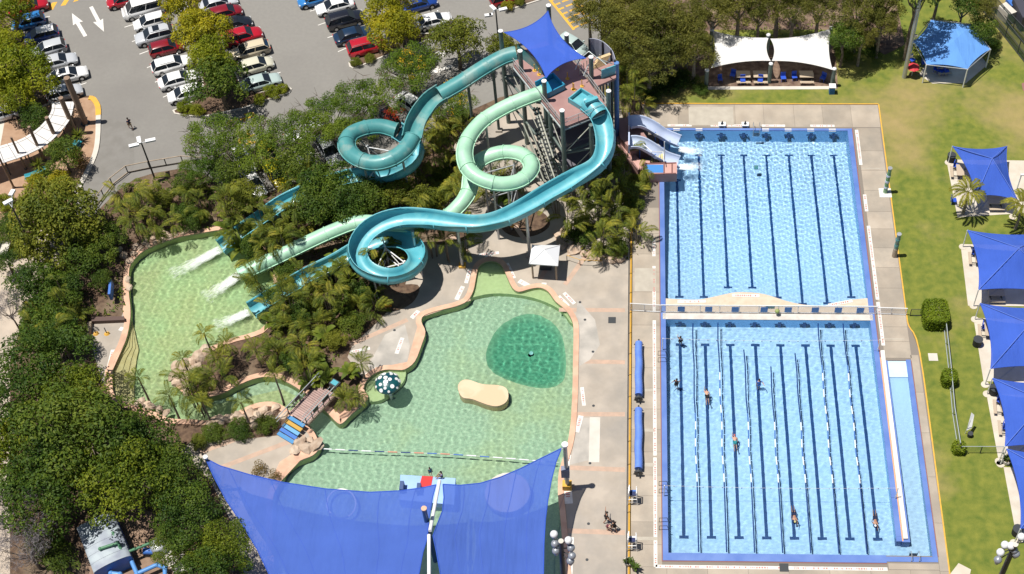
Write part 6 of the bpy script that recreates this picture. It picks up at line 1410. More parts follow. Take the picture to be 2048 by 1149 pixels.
# undergrowth: what nobody could count
def under(name, polys, dens, m, size, h, label, seed):
    rs = np.random.RandomState(seed); C = []
    for poly in polys:
        W_ = GX(poly); xs = [p[0] for p in W_]; ys = [p[1] for p in W_]; n = int(dens * (max(xs) - min(xs)) * (max(ys) - min(ys)))
        P = np.stack([rs.uniform(min(xs), max(xs), n), rs.uniform(min(ys), max(ys), n)], 1)
        nz = np.sin(P[:, 0] * 1.3) * np.sin(P[:, 1] * 1.1 + 2) + .5 * np.sin(P[:, 0] * 2.7 + P[:, 1] * 2.1)
        C += [(x, y, rs.uniform(.05, h) * (1.2 if v > 0 else .5)) for (x, y), v in zip(P, nz) if v > -.45 and pip(x, y, W_) and not pip(x, y, lag)]
    C = np.array(C); V, Q = leaves(C, np.tile([0, 0, 1.], (len(C), 1)), size, .4, rs, .8)
    place(name, npmesh(name, V, Q, m), None, label=label, kind='stuff')
under('undergrowth', [[(200,430),(260,370),(370,345),(560,385),(830,330),(900,250),(930,240),(930,390),(850,440),(700,520),(760,600),(650,760),(560,740),(530,560),(500,470),(380,460),(270,490),(230,520)], [(0,440),(150,520),(250,520),(250,630),(180,640),(150,720),(60,700),(0,560)]], 7, L_MID, .22, .5, 'low green undergrowth in the garden beds', 1)
under('undergrowth', [[(1120,480),(1150,400),(1290,300),(1290,500),(1250,530),(1150,525)], [(1230,60),(1420,60),(1410,180),(1250,200)], [(1420,-30),(1800,-30),(1810,60),(1700,100),(1430,60)]], 6, L_OLIVE, .2, .5, 'low dry undergrowth by the pool and under the gums', 2)
# ================================================================ ROCKS, BRIDGE, YARD
def rockmesh(seed):
    bm = bmesh.new(); bmesh.ops.create_icosphere(bm, subdivisions=2, radius=1); r = np.random.RandomState(seed); k = r.normal(0, 1.6, (6, 3)); ph = r.uniform(0, 6, 6)
    for v in bm.verts:
        p = np.array(v.co); f = 1 + sum(.10 * math.sin(p @ k[i] * 1.6 + ph[i]) for i in range(6)); v.co = Vector(p * f * np.array([1, .8, .62]))
    me = bpy.data.meshes.new('rock'); bm.to_mesh(me); bm.free(); me.materials.append(M_ROCK); return me
RK = [rockmesh(i) for i in range(5)]; rr = random.Random(12)
rk = [('boulders along the north shore of the west lagoon', [(258,522),(268,508),(282,498),(296,492),(310,486),(325,480),(338,474),(352,470),(366,466),(272,494),(290,484),(306,476),(240,500),(248,512),(330,468),(256,560),(258,576)], .55),
      ('boulders at the tip of the peninsula', [(352,735),(362,742),(372,728),(384,722),(350,752),(358,764),(370,752),(382,745),(368,772),(380,780),(398,712),(410,704),(395,735)], .8),
      ('boulders on the stream bank', [(300,812),(318,820),(332,826),(280,806),(458,838),(472,832),(486,840),(500,826),(514,832),(528,820),(540,834),(552,818),(440,842),(424,850),(566,830),(510,846),(482,852)], .65),
      ('boulders beside the foot of the bridge', [(600,885),(612,896),(590,900),(622,880),(632,892)], .7),
      ('boulders beside the white hut', [(1128,462),(1136,476),(1124,488),(1142,486),(1150,500),(1166,508),(1185,514),(1204,518),(1222,520),(1240,520),(1118,474)], .75)]
words = {0: 'pink grey boulder on the north shore of the west lagoon', 1: 'pink boulder at the rocky tip of the peninsula', 2: 'pale boulder on the south bank of the stream', 3: 'rounded boulder beside the foot of the bridge', 4: 'brown boulder at the garden edge behind the white hut'}
for gi, (gr, pts, s) in enumerate(rk):
    for k, (x, y) in enumerate(pts):
        p = G(x, y, .1); a = s * rr.uniform(.6, 1.25); place('boulder', RK[rr.randrange(5)], None, p, (rr.uniform(-.3, .3), rr.uniform(-.3, .3), rr.uniform(0, 6)), (a, a, a * rr.uniform(.7, 1.1)), words[gi], 'boulder', gr)
# timber bridge with coloured steps
br = thing('footbridge', 'pink timber footbridge over the stream with blue and yellow steps at its foot', 'bridge', G(625,805))
A, B = G(596,838,.9), G(652,778,.9); d = (B - A); L = d.length; d.normalize(); nr = Vector((-d.y, d.x, 0)); rz = math.atan2(d.y, d.x); Wd = 2.3
n = int(L / .22)
pm_ = MB().box((0, 0, 0), (.19, Wd, .06)).mesh('plank', mat('pink_planks', (.36, .24, .22), (.44, .30, .27), 2, .8, rnd=.12))
for i in range(n): q = A + d * (L * (i + .5) / n); place('plank', pm_, br, (q.x - br.location.x, q.y - br.location.y, .9), (0, 0, rz))
for s in (-1, 1):
    a, b = A + nr * s * Wd / 2, B + nr * s * Wd / 2; MB().box((a + b) / 2 - Vector((0, 0, .2)), (L, .12, .3), rz).build('side_beam', M_WOOD, br)
    for h in (1.1, .55): MB().cyl(a + Vector((0, 0, h)) - d * (1.6 if s > 0 else .6), b + Vector((0, 0, h)) + d * .6, .055 if h > 1 else .035, n=6).build('handrail', M_STEEL if s > 0 else M_RAIL, br)
    for k in range(6): q = a.lerp(b, k / 5); MB().cyl(q, q + Vector((0, 0, 1.1)), .05, n=6).build('rail_post', M_DSTEEL, br)
    for k, f in enumerate((.35, .7)): q = a.lerp(b, f); MB().box(q + Vector((0, 0, .75)), (.7, .06, .5), rz).build('rail_sign', M_DSTEEL, br)
q = A + d * L * .5 - nr * .45; 
for s in (-.35,): MB().cyl(A + nr * s * 2 + Vector((0, 0, .9)), B + nr * s * 2 + Vector((0, 0, .9)), .03, n=6).build('middle_rail', M_RAIL, br)
cl = [mat('step_blue', (.07, .25, .50), None), mat('step_yellow', (.50, .30, .06), None), mat('step_sky', (.14, .36, .6), None), M_BLUEP, mat('step_blue', (.07, .25, .50), None)]
for k in range(5):
    q = A - d * (.28 + .42 * k); MB().box(q + Vector((0, 0, -.1 - .17 * k)), (.38, Wd * .86, .1), rz).build('step', cl[k], br)
    MB().box(q + Vector((0, 0, -.2 - .17 * k)) - d * .0, (.06, Wd * .84, .2), rz).build('riser', M_BLUEP, br)
MB().box(B + d * .5 - nr * .9 + Vector((0, 0, .6)), (.7, .9, 1.1), rz).build('lamp_box', M_DSTEEL, br); MB().box(B + d * .5 - nr * .9 + Vector((0, 0, 1.17)), (.5, .65, .05), rz).build('lamp_lid', M_CYAN, br)
# beams and boards in the west garden
p = G(222,580,1.2); r = thing('blue_board', 'narrow blue board on a pole in the garden by the west lagoon', 'sign', (p.x, p.y, 0)); MB().box(p, (.25, 1.9, 1.0), .15).build('board', M_BLUEP, r); MB().cyl((p.x, p.y, 0), p, .06, n=6).build('board_post', M_DSTEEL, r)
for k, (x, y) in enumerate(((192,668),(214,668))):
    p = G(x, y); r = thing('yellow_bollard', ['yellow footed marker post on the west landing, left one', 'yellow footed marker post on the west landing, right one'][k], 'bollard', p, group='marker posts on the west landing'); MB().cyl(p, p + Vector((0, 0, 1.0)), .05, n=8).build('marker_post', M_DSTEEL, r); MB().cyl(p, p + Vector((0, 0, .15)), .3, .18, n=10).build('yellow_foot', M_YEL, r)
MB().prism(GX([(175,645),(183,643),(176,680),(168,680)], .5), 0, .5).build('retaining_wall', M_WOOD, kind='structure'); MB().prism(GX([(183,634),(248,633),(249,640),(183,643)], .5), 0, .5).build('retaining_wall', mat('wall_dark', (.10, .06, .05), None), kind='structure')
# --- pump yard, bottom left
MB().prism(GX([(170,1060),(250,1010),(360,1040),(370,1300),(170,1300)]), None, .006).build('pump_yard', mat('pump_yard_dirt', (.20, .13, .09), (.28, .19, .13), 1.5, .9, .4), kind='structure')
tk = thing('pump_house', 'white and blue barrel roofed tank house in the pump yard', 'pump house', G(205,1100))
c0, c1 = G(187,1036,2.2), G(222,1125,2.2); ax = (c1 - c0).normalized(); sd = Vector((-ax.y, ax.x, 0)); Rr = 1.7
M_TNK = mat('tank_white', (.40, .46, .50), (.26, .29, .36), .8, .5)
for k in range(6):
    a, b = k / 6, (k + 1) / 6; mb = MB(); vs = []
    for q in (c0 + (c1 - c0) * a, c0 + (c1 - c0) * (b - .004)):
        for j in range(11): an = math.pi * j / 10; vs.append(q + sd * math.cos(an) * Rr + Vector((0, 0, math.sin(an) * .4 - .5)))
    mb.add(vs, [(j, 11 + j, 11 + j + 1, j + 1) for j in range(10)], True); mb.build('roof_sheet', M_TNK, tk)
mb = MB(); q = c1; vs = [q + sd * math.cos(math.pi * j / 10) * Rr + Vector((0, 0, math.sin(math.pi * j / 10) * .4 - .5)) for j in range(11)] + [q - sd * Rr + Vector((0, 0, -2.2)), q + sd * Rr + Vector((0, 0, -2.2))]
mb.add(vs, [tuple(range(13))]).build('end_wall', M_BLUEP, tk)
for s in (-1, 1): a, b = c0 + sd * s * Rr, c1 + sd * s * Rr; MB().add([(a.x, a.y, 0), (b.x, b.y, 0), (b.x, b.y, 1.4), (a.x, a.y, 1.4)], [(0, 1, 2, 3)]).build('side_wall', M_BLUEP, tk)
M_PGR = mat('pipe_green', (.08, .22, .12), None, rough=.5); M_PBL = mat('pipe_blue', (.10, .28, .62), None, rough=.4)
def pipe(lab, pts, r_, m, group): 
    P = [G(*p) for p in pts]; r = thing('pipe', lab, 'pipe', P[0], group=group)
    for a, b in zip(P, P[1:]): MB().cyl(a, b, r_, n=10).build('pipe_run', m, r)
    for q in P: MB().sphere(q, r_ * 1.25, 10, 6).build('pipe_elbow', m, r)
pipe('green pipe crossing the yard to the round filter', [(200,1098,2.3),(236,1086,2.3),(246,1108,1.6),(302,1086,1.4)], .14, M_PGR, 'pump yard pipes'); pipe('short green pipe beside the tank roof', [(226,1066,2.0),(232,1095,1.6),(246,1110,1.2)], .12, M_PGR, 'pump yard pipes')
pipe('thick blue pipe along the bottom of the yard', [(262,1120,1.0),(274,1148,1.0),(314,1130,1.0),(330,1136,.8),(330,1180,.8)], .2, M_PBL, 'pump yard pipes'); pipe('blue pipe at the foot of the tank house', [(222,1147,1.0),(240,1149,1.0),(246,1190,1.0)], .2, M_PBL, 'pump yard pipes')
p = G(316,1090,1.4); r = thing('filter_vessel', 'round grey filter vessel at the end of the green pipe', 'filter', (p.x, p.y, 0)); MB().cyl((p.x, p.y, 0), p, .75, n=14).sphere(p, .75, 14, 5, (1, 1, .4), 0).build('vessel', M_STEEL, r); MB().cyl(p + Vector((0, 0, .2)), p + Vector((0, 0, .5)), .2, n=8).build('hatch', M_DSTEEL, r)
p = G(298,1103,.6); r = thing('pump', 'small blue pump beside the filter vessel', 'pump', (p.x, p.y, 0)); MB().cyl(p - Vector((.5, 0, 0)), p + Vector((.4, 0, 0)), .3, n=10).build('motor', M_BLUEP, r); MB().box(p - Vector((0, 0, .4)), (1.1, .6, .2)).build('pump_base', M_DSTEEL, r)
for k, (x, y, rz, lab) in enumerate(((338,1106,.9,'pale crate leaning in the pump yard, upper one'),(352,1122,.5,'pale crate in the pump yard, lower one'),(368,1135,.3,'pale frame at the edge of the pump yard'))):
    p = G(x, y, .3); r = thing('crate', lab, 'crate', (p.x, p.y, 0), group='pale crates in the pump yard'); 
    for j in range(4): MB().box(p + Vector((0, -.45 + j * .3, .3)), (1.6, .2, .06), rz).build('slat', M_PALE, r)
    for s in (-.6, .6): MB().box(p + Vector((s * math.cos(rz), s * math.sin(rz), .0)), (.12, 1.3, .5), rz).build('crate_side', M_PALE, r)
p = G(6,498,.5); r = thing('park_bench', 'pale garden bench with metal frame at the left edge', 'bench', (p.x, p.y, 0)); MB().box(p, (1.2, 1.6, .08)).build('seat', M_PALE, r); MB().box(p + Vector((-.5, 0, .45)), (.08, 1.6, .6)).build('backrest', M_PALE, r)
for s in (-.7, .7): MB().tube([p + Vector((.5, s, -.5)), p + Vector((.6, s, .3)), p + Vector((-.4, s, .3))], .04, 6).build('arm_frame', M_STEEL, r)
p = G(110,610,1.2); r = thing('white_box_light', 'small dark utility box with two white lids in the west garden', 'box', (p.x, p.y, 0)); MB().box(p - Vector((0, 0, .6)), (.7, .6, 1.2)).build('box_body', M_DSTEEL, r)
for s in (-.16, .16): MB().box(p + Vector((0, s, .03)), (.45, .16, .06)).build('white_lid', M_WHITE, r)
p = G(868,593,.4); 
p = G(773,612); r = thing('toy_boat', 'small orange play boat in the garden circle below the cyan ring', 'toy', p); MB().prism([(p.x - .5, p.y), (p.x, p.y - .28), (p.x + .55, p.y - .1), (p.x + .5, p.y + .2), (p.x, p.y + .3)], .0, .35).build('hull', mat('boat_orange', (.72, .33, .03), None), r); MB().box(p + Vector((0, 0, .5)), (.35, .3, .3)).build('cabin', M_YEL, r)
p = G(1024,452,.5); r = thing('round_buoy', 'small orange ball at the garden circle under the mint loop', 'ball', p); MB().sphere(p, .22, 10, 8).build('ball_shell', mat('boat_orange', (.72, .33, .03), None), r)
MB().prism(XY(catmull(GX([(1000,430),(1040,415),(1085,425),(1100,450),(1075,470),(1035,475),(1005,460)]), 4, True)), None, .0085).build('garden_circle_bed', M_DIRT, kind='structure')
MB().prism(XY(catmull(GX([(740,590),(770,575),(835,570),(830,600),(800,620),(765,622)]), 4, True)), None, .0085).prism(XY(catmull(GX([(850,430),(960,440),(940,475),(890,490),(840,480),(835,450)]), 4, True)), None, .0075).build('garden_circle_bed', M_DIRT, kind='structure')
# ================================================================ CAR PARK
def paint(name, c): return mat('paint_' + name, c, None, rough=.25, coat=1.0, coord='object')
P_ = dict(white=paint('white', (.80, .80, .80)), silver=paint('silver', (.50, .52, .55)), red=paint('red', (.42, .008, .02)), dred=paint('dark_red', (.22, .008, .015)), blue=paint('blue', (.03, .19, .50)), dblue=paint('dark_blue', (.012, .05, .25)), black=paint('black', (.012, .013, .02)),
          navy=paint('navy', (.01, .03, .07)), cream=paint('cream', (.62, .53, .38)), sand=paint('sand', (.62, .60, .48)), green=paint('pale_green', (.42, .52, .50)), yellow=paint('yellow', (.72, .60, .02)))
M_GLS = mat('car_glass', (.015, .02, .028), None, rough=.06, coord='object'); M_TYRE = mat('tyre', (.015, .015, .016), None, rough=.85); M_RIM = mat('rim', (.45, .46, .48), None, rough=.3, metal=.8)
M_HL = mat('headlight_glass', (.75, .78, .8), None, rough=.1); M_TL = mat('tail_light_red', (.5, .01, .01), None, rough=.2); M_TRIM = mat('black_trim', (.02, .02, .02), None, rough=.6)
def car_proto(kind):
    # L, W, belt, roof, cabin rear bottom, rear top, front top, front bottom, bonnet height, tail height
    L, Wd, zb, zr, a0, a1, b1, b0, hb, tb = dict(sedan=(4.7, 1.82, .95, 1.43, -1.75, -1.05, .35, 1.15, .86, .93), hatch=(4.1, 1.75, .97, 1.5, -1.95, -1.55, .35, 1.15, .88, .97), suv=(4.7, 1.9, 1.1, 1.70, -2.2, -1.75, .45, 1.2, 1.02, 1.1), wagon=(4.8, 1.84, .97, 1.5, -2.25, -1.75, .4, 1.2, .88, .97), van=(5.0, 1.95, 1.15, 2.0, -2.42, -2.3, 1.1, 1.85, 1.1, 1.15))[kind]
    t = thing('parked_car', 'car', 'car'); mb = MB(); hw = Wd / 2; x0, x1 = -L / 2, L / 2
    st = [(x0, .70, .45, tb - .22), (x0 + .10, .90, .30, tb - .05), (x0 + .5, .98, .24, tb), (a0 + .1, 1.0, .22, zb), (0, 1.0, .22, zb), (b0 - .1, 1.0, .22, zb - .02), (b0 + .2, .985, .22, hb + .02), (x1 - .5, .95, .24, hb - .04), (x1 - .12, .86, .30, hb - .16), (x1, .66, .42, hb - .32)]
    vs = []
    for x, wk, z0, z1 in st:
        w = hw * wk; zm = (z0 + z1) * .5
        vs += [(x, -w * .9, z0), (x, w * .9, z0), (x, w, z0 + .12), (x, w * 1.0, zm + .05), (x, w * .95, z1 - .06), (x, w * .80, z1), (x, -w * .80, z1), (x, -w * .95, z1 - .06), (x, -w, zm + .05), (x, -w, z0 + .12)]
    n = 10; fs = [(i * n + k, i * n + (k + 1) % n, (i + 1) * n + (k + 1) % n, (i + 1) * n + k) for i in range(len(st) - 1) for k in range(n)]
    mb.add(vs, [f[::-1] for f in fs], True); mb.add(vs[:n], [tuple(range(n))]); mb.add(vs[-n:], [tuple(range(n))[::-1]]); mb.build('body', P_['white'], t)
    wb, wt = hw * .90, hw * .70; mid = (zb + zr) / 2
    def quad(nm, a, b, c, d, m): mb_ = MB(); mb_.add([a, b, c, d], [(0, 1, 2, 3)]); return mb_.build(nm, m, t)
    # roof, rounded
    ins = .10
    mb = MB(); rows = []
    for f, z in ((0, -.05), (.12, .0), (.5, .04), (.88, .0), (1, -.05)):
        x = lerp(a1 - .04, b1 + .04, f)
        rows += [(x, -wt - .03, zr - .07 + z * .4), (x, -wt * .8, zr + z), (x, 0, zr + .03 + z), (x, wt * .8, zr + z), (x, wt + .03, zr - .07 + z * .4)]
    mb.add(rows, [(i * 5 + k, (i + 1) * 5 + k, (i + 1) * 5 + k + 1, i * 5 + k + 1) for i in range(4) for k in range(4)], True); mb.build('roof', P_['white'], t)
    z2 = zr - .07
    quad('windscreen', (b0, -wb, zb - .02), (b0, wb, zb - .02), (b1 + .03, wt, z2), (b1 + .03, -wt, z2), M_GLS)
    quad('rear_window', (a0, wb, zb - .02), (a0, -wb, zb - .02), (a1 - .03, -wt, z2), (a1 - .03, wt, z2), M_GLS)
    for s in (-1, 1):
        fx = (a0 + b0) / 2
        for u0, u1 in ((0.06, .47), (.50, .94)):
            q = [(lerp(a0, b0, u0), s * wb, zb), (lerp(a0, b0, u1), s * wb, zb), (lerp(a1, b1, min(1, u1)), s * (wt + .01), z2), (lerp(a1, b1, max(0, u0)), s * (wt + .01), z2)]
            quad('side_window', *(q if s < 0 else q[::-1]), M_GLS)
        # pillars
        for (p, q) in (((a0, zb), (a1, z2)), ((fx, zb), ((a1 + b1) / 2, z2)), ((b0, zb), (b1, z2))): MB().cyl((p[0], s * wb * 1.0, p[1] - .03), (q[0], s * (wt + .01), q[1]), .035, n=5).build('pillar', P_['white'], t)
        for x in (-L * .29, L * .31):
            w_ = MB().cyl((x, s * (hw - .20), .32), (x, s * (hw + .01), .32), .33, n=14).build('wheel', M_TYRE, t); MB().cyl((x, s * (hw - .0), .32), (x, s * (hw + .02), .32), .2, n=10).build('rim', M_RIM, w_)
            MB().cyl((x, s * (hw - .30), .36), (x, s * (hw - .002), .36), .40, n=14).build('wheel_arch', M_TRIM, t)
        MB().box((b0 - .25, s * (hw + .09), zb + .06), (.14, .2, .14)).build('mirror', P_['white'], t)
        MB().box((x1 - .16, s * hw * .66, hb - .24), (.16, .34, .14), tilt=(0, .5, 0)).build('headlight', M_HL, t)
        MB().box((x0 + .08, s * hw * .74, tb - .18), (.10, .26, .18)).build('tail_light', M_TL, t)
    MB().box((x1 - .04, 0, .42), (.08, Wd * .5, .16)).build('grille', M_TRIM, t)
    if kind in ('suv', 'wagon'):
        for s in (-1, 1): MB().cyl((a1 + .1, s * wt * .9, zr + .04), (b1 - .1, s * wt * .9, zr + .04), .02, n=5).build('roof_rail', M_RIM, t)
    return t
CARP = {k: car_proto(k) for k in ('sedan', 'hatch', 'suv', 'wagon', 'van')}; usedp = set()
A22 = math.radians(22.1); gR = ['cars in the left row', 'cars along the west side of the left island', 'cars along the east side of the left island', 'cars beside the right island', 'cars beneath the feathery trees']
cars = [
 ('suv','red',56,12,0,0,'dark red car at the top left corner beside the yellow blocks'),('hatch','blue',55,42,1,0,'light blue hatchback below the red one'),('hatch','dblue',82,68,1,0,'dark blue hatchback with a white roof'),('hatch','silver',97,96,1,0,'silver white hatchback partly under the tree, left row'),
 ('sedan','silver',113,122,0,0,'pale sedan with a grey windscreen, left row'),('sedan','white',134,149,0,0,'white sedan with a dark sunroof behind the tallest brown fin'),('hatch','silver',128,184,0,0,'silver car half in tree shade beside the curved canopy'),('sedan','silver',0,226,1,0,'silver car cut off by the left edge'),
 ('hatch','red',246,-2,1,1,'red car at the top edge above the white van'),('van','white',285,17,1,1,'white people carrier van at the top of the island'),('hatch','white',300,42,1,1,'white hatchback below the van'),('suv','silver',309,70,1,1,'silver four wheel drive with a dark sunroof'),('hatch','dred',332,94,0,1,'dark red hatchback between silver and white cars'),('wagon','white',343,127,0,1,'long white wagon in the middle of the island row'),
 ('sedan','white',356,157,0,1,'white sedan below the long wagon'),('hatch','white',370,186,1,1,'white car at the south end, bonnet out of the tree'),
 ('sedan','silver',436,4,0,2,'silver car at the top edge, east side'),('hatch','dred',450,24,0,2,'dark red car near the top, east side'),('hatch','black',470,47,0,2,'black hatchback, east side'),('suv','red',485,72,0,2,'bright red car, east side'),('wagon','cream',499,99,1,2,'cream coloured wagon, east side'),('hatch','sand',512,129,0,2,'pale sand hatchback, east side'),('sedan','green',521,163,0,2,'pale green sedan at the south end of the island'),
 ('hatch','blue',628,-4,1,3,'blue car at the top edge, right row'),('sedan','white',669,10,1,3,'white sedan at the top of the right row'),('suv','black',690,38,0,3,'black four wheel drive, right row'),('sedan','navy',706,68,0,3,'dark navy sedan, right row'),('suv','red',733,92,0,3,'red car at the south end of the right row'),('sedan','dblue',836,6,0,3,'dark blue car at the top edge east of the golden tree'),('sedan','white',866,40,0,3,'white sedan east of the golden tree'),('hatch','dred',1012,-6,0,3,'dark red car at the top edge near the lamp'),
 ('hatch','white',487,318,2,4,'white car nearest the rail fence under the trees'),('sedan','white',505,362,2,4,'white car at the kerb under the trees'),('hatch','yellow',538,306,2,4,'yellow car under the trees, upper one'),('hatch','yellow',550,345,2,4,'yellow car under the trees at the kerb'),('sedan','white',596,290,2,4,'white car between yellow car and teal loop'),('sedan','white',612,330,2,4,'white car at the kerb right of the yellow one'),('suv','white',636,262,2,4,'white car seen through the trees, northern one'),('wagon','silver',656,298,2,4,'silver white car beside the teal loop'),
 ('sedan','white',825,207,3,4,'white car beside the start of the teal slide bend'),('hatch','green',1145,88,3,4,'pale car with a blue shade beside the tower sail'),('sedan','black',775,232,2,4,'dark car under the red flowering bush')]
for kd, colr, x, y, dr, gi, lab in cars:
    p = G(x, y, .8); p.z = .006; rz = A22 + [0, math.pi, math.radians(-80), math.radians(-62)][dr] + rt.uniform(-.02, .02)
    if kd not in usedp: t = CARP[kd]; usedp.add(kd); t.location = p; t.rotation_euler.z = rz; t['label'] = lab; t['group'] = gR[gi]
    else: t = dup(CARP[kd], lab, p, rz, 1.0, gR[gi])
    recolor(t, ('body', 'roof', 'pillar', 'mirror'), P_[colr])
    if lab.startswith('dark blue hatchback with'): recolor(t, ('roof',), P_['white'])
    if 'sunroof' in lab:
        me = MB().box((-.35, 0, 1.76 if kd == 'suv' else 1.49), (.75, .95, .02)).mesh('sunroof', M_GLS); place('sunroof', me, t)
# bay lines, arrows and yellow marks
mk = thing('road_markings', None, None); mk['kind'] = 'structure'
def line(a, b, w, m, z=.012, nm='bay_line'): MB().strip([G(*a), G(*b)], w, z).build(nm, m, mk)
for a, b in (((72,40),(100,33)),((88,65),(114,58)),((104,92),(129,84)),((118,120),(143,112)),((132,147),(158,139)),((145,176),(173,166)),((222,3),(240,-4)),((249,55),(275,47)),((264,84),(290,74)),((279,109),(305,99)),((294,136),(320,126)),((310,165),(335,155)),((326,195),(352,184)),((440,20),(476,10)),((478,40),(492,36)),((500,66),(512,60)),((518,94),(528,88)),((528,122),(545,116)),((545,150),(561,145)),((620,23),(640,17)),((636,51),(650,46)),((655,76),(668,72)),((676,104),(692,97)),((850,5),(862,2)),((430,-5),(450,-10))):
    line(a, b, .12, M_WPAINT)
def arrow(a, b, nm):
    A, B = G(*a), G(*b); d = (B - A).normalized(); n = Vector((-d.y, d.x, 0)); L = (B - A).length
    pts = [A + n * .22, A + d * (L * .58) + n * .22, A + d * (L * .55) + n * .62, B, A + d * (L * .55) - n * .62, A + d * (L * .58) - n * .22, A - n * .22]
    MB().prism(XY(pts), None, .013).build('road_arrow', M_WPAINT, mk)
arrow((171,73), (144,27), ''); arrow((182,14), (208,64), ''); arrow((915,98), (862,112), ''); arrow((905,132), (860,146), '')
for x in (103, 128, 153): MB().prism(GX([(x - 7, 20 - (x - 103) * .3), (x + 3, 20 - (x - 103) * .36), (x + 12, 4 - (x - 103) * .25), (x + 1, 6 - (x - 103) * .25)]), None, .013).build('yellow_block', M_YEL, mk)
for k in range(7):
    a = (1101 + k * 7.4, 2 + k * 9.2); line(a, (a[0] + 12, a[1] - 5), .28, M_YEL, .013, 'yellow_dash'); line((a[0] + 16, a[1] - 7), (a[0] + 29, a[1] - 12), .28, M_YEL, .013, 'yellow_dash')
    line((a[0] + 32, a[1] - 14), (a[0] + 44, a[1] - 18), .28, M_YEL, .013, 'yellow_dash')
line((1098,-2),(1148,60),.32,M_YEL,.016,'yellow_edge_line'); line((1145,-4),(1168,30),.3,M_YEL,.016,'yellow_edge_line')
for a, b in (((456,244),(476,239)),((456,244),(458,250)),((463,241),(466,247)),((480,240),(508,232)),((508,232),(504,226)),((488,230),(504,226)),((490,238),(488,244)),((478,280),(510,270)),((478,280),(484,292)),((484,292),(512,284)),((495,262),(500,290))): line(a, b, .3, M_YEL, .013, 'yellow_symbol')
# planted islands
for k, pts in enumerate(([(345,222),(349,229),(380,234),(414,234),(485,219),(540,200),(580,187),(584,179),(575,172),(540,182),(492,188),(455,110),(415,10),(400,-40),(360,-40),(385,60),(400,140),(408,190),(370,212)],
    [(697,127),(699,135),(706,138),(716,136),(765,116),(820,96),(879,73),(880,66),(845,68),(815,30),(800,-40),(765,-40),(775,40),(782,90),(720,113)], [(1000,8),(1012,20),(1024,20),(1092,-2),(1100,-40),(1010,-40)], [(-60,30),(30,10),(60,90),(95,180),(110,205),(60,225),(-60,215)])):
    W_ = GX(pts); MB().prism(W_, -.01, .11).build('island_kerb', M_PALE, kind='structure'); MB().prism(inset(W_, -.18), .1, .125).build('island_bed', M_DIRT, kind='structure')
MB().tube([p + Vector((0, 0, .08)) for p in catmull([G(450,372),G(500,392),G(560,372),G(620,358)], 4) and [Vector(q) for q in catmull([G(450,378),G(500,395),G(560,376),G(625,356)], 4)]], .12, 5).build('kerb', M_PALE, kind='structure')
# lamp posts
def lamp(xb, yb, h, heads, lab, m=M_DSTEEL):
    p = G(xb, yb); t = thing('street_lamp', lab, 'lamp post', p, group='lamp posts of the car park'); MB().cyl(p, p + Vector((0, 0, h)), .11, .08, n=8).build('post', m, t)
    for hx, hy, ang, ln in heads:
        q = G(hx, hy, h + .1); MB().cyl(p + Vector((0, 0, h)), q, .04, n=6).build('arm', M_STEEL, t); MB().box(q, (ln * .85, .42, .2), ang).build('lamp_head', M_WHITE, t)
lamp(309,356,5.5,[(278,281,1.9,1.2),(268,291,.35,1.25),(301,281,.3,1.25)],'grey lamp post with three white heads at the rail fence')
lamp(998,92,5.5,[(986,16,-.9,1.1),(976,31,.2,.9),(1006,19,.35,1.1),(982,30,.2,.5)],'grey lamp post with white heads above the olive tree')
lamp(92,549,10.6,[(24,386,1.4,.9),(16,404,.7,1.1)],'tall leaning looking lamp post by the pale path on the left')
# --- plaza: curved canopy with brown fins
cv = thing('curved_canopy', 'curved white panelled walkway canopy on the left plaza', 'canopy', G(90,300)); zc = 2.5
outer = resample(catmull([tuple(G(x, y, zc)) for x, y in ((-40,342),(0,328),(48,312),(92,290),(120,264),(140,238),(149,203))], 8), .25)
inner = resample(catmull([tuple(G(x, y, zc)) for x, y in ((-40,306),(0,294),(40,281),(72,262),(94,240),(104,221),(104,206))], 8), .25)
def at(c, t): x = t * (len(c) - 1); i = min(int(x), len(c) - 2); return Vector(c[i]).lerp(Vector(c[i + 1]), x - i)
M_CAN = mat('canopy_white', (.70, .68, .66), (.62, .60, .58), .8, .6)
NB = 11
for k in range(NB):
    for u0, u1, nm in ((0.0, .13, 'edge_panel'), (.15, .85, 'roof_panel'), (.87, 1.0, 'edge_panel')):
        mb = MB(); a, b = (k + .03) / NB, (k + .97) / NB; vs = []
        for j in range(4):
            t_ = lerp(a, b, j / 3); p, q = at(outer, t_), at(inner, t_); vs += [p.lerp(q, u0) + Vector((0, 0, .12 * u0)), p.lerp(q, u1) + Vector((0, 0, .12 * u1))]
        mb.add(vs, [(2 * j, 2 * j + 2, 2 * j + 3, 2 * j + 1) for j in range(3)]); mb.add([v - Vector((0, 0, .08)) for v in vs], [(2 * j + 1, 2 * j + 3, 2 * j + 2, 2 * j) for j in range(3)]); mb.build(nm, M_CAN, cv)
    p, q = at(outer, k / NB), at(inner, k / NB); MB().cyl(p - Vector((0, 0, .12)), q - Vector((0, 0, .12)), .06, n=6).build('rib', M_STEEL, cv)
    if k % 2 == 0:
        for e in (p.lerp(q, .2), p.lerp(q, .8)): MB().cyl((e.x, e.y, 0), (e.x, e.y, zc - .1), .07, n=6).build('canopy_post', M_DSTEEL, cv)
for s in (.14, .86): MB().tube([at(outer, t_).lerp(at(inner, t_), s) + Vector((0, 0, -.04)) for t_ in np.linspace(0, 1, 30)], .05, 5).build('gutter', M_STEEL, cv)
M_FIN = mat('fin_brown', (.22, .145, .10), (.28, .19, .13), 1.5, .7)
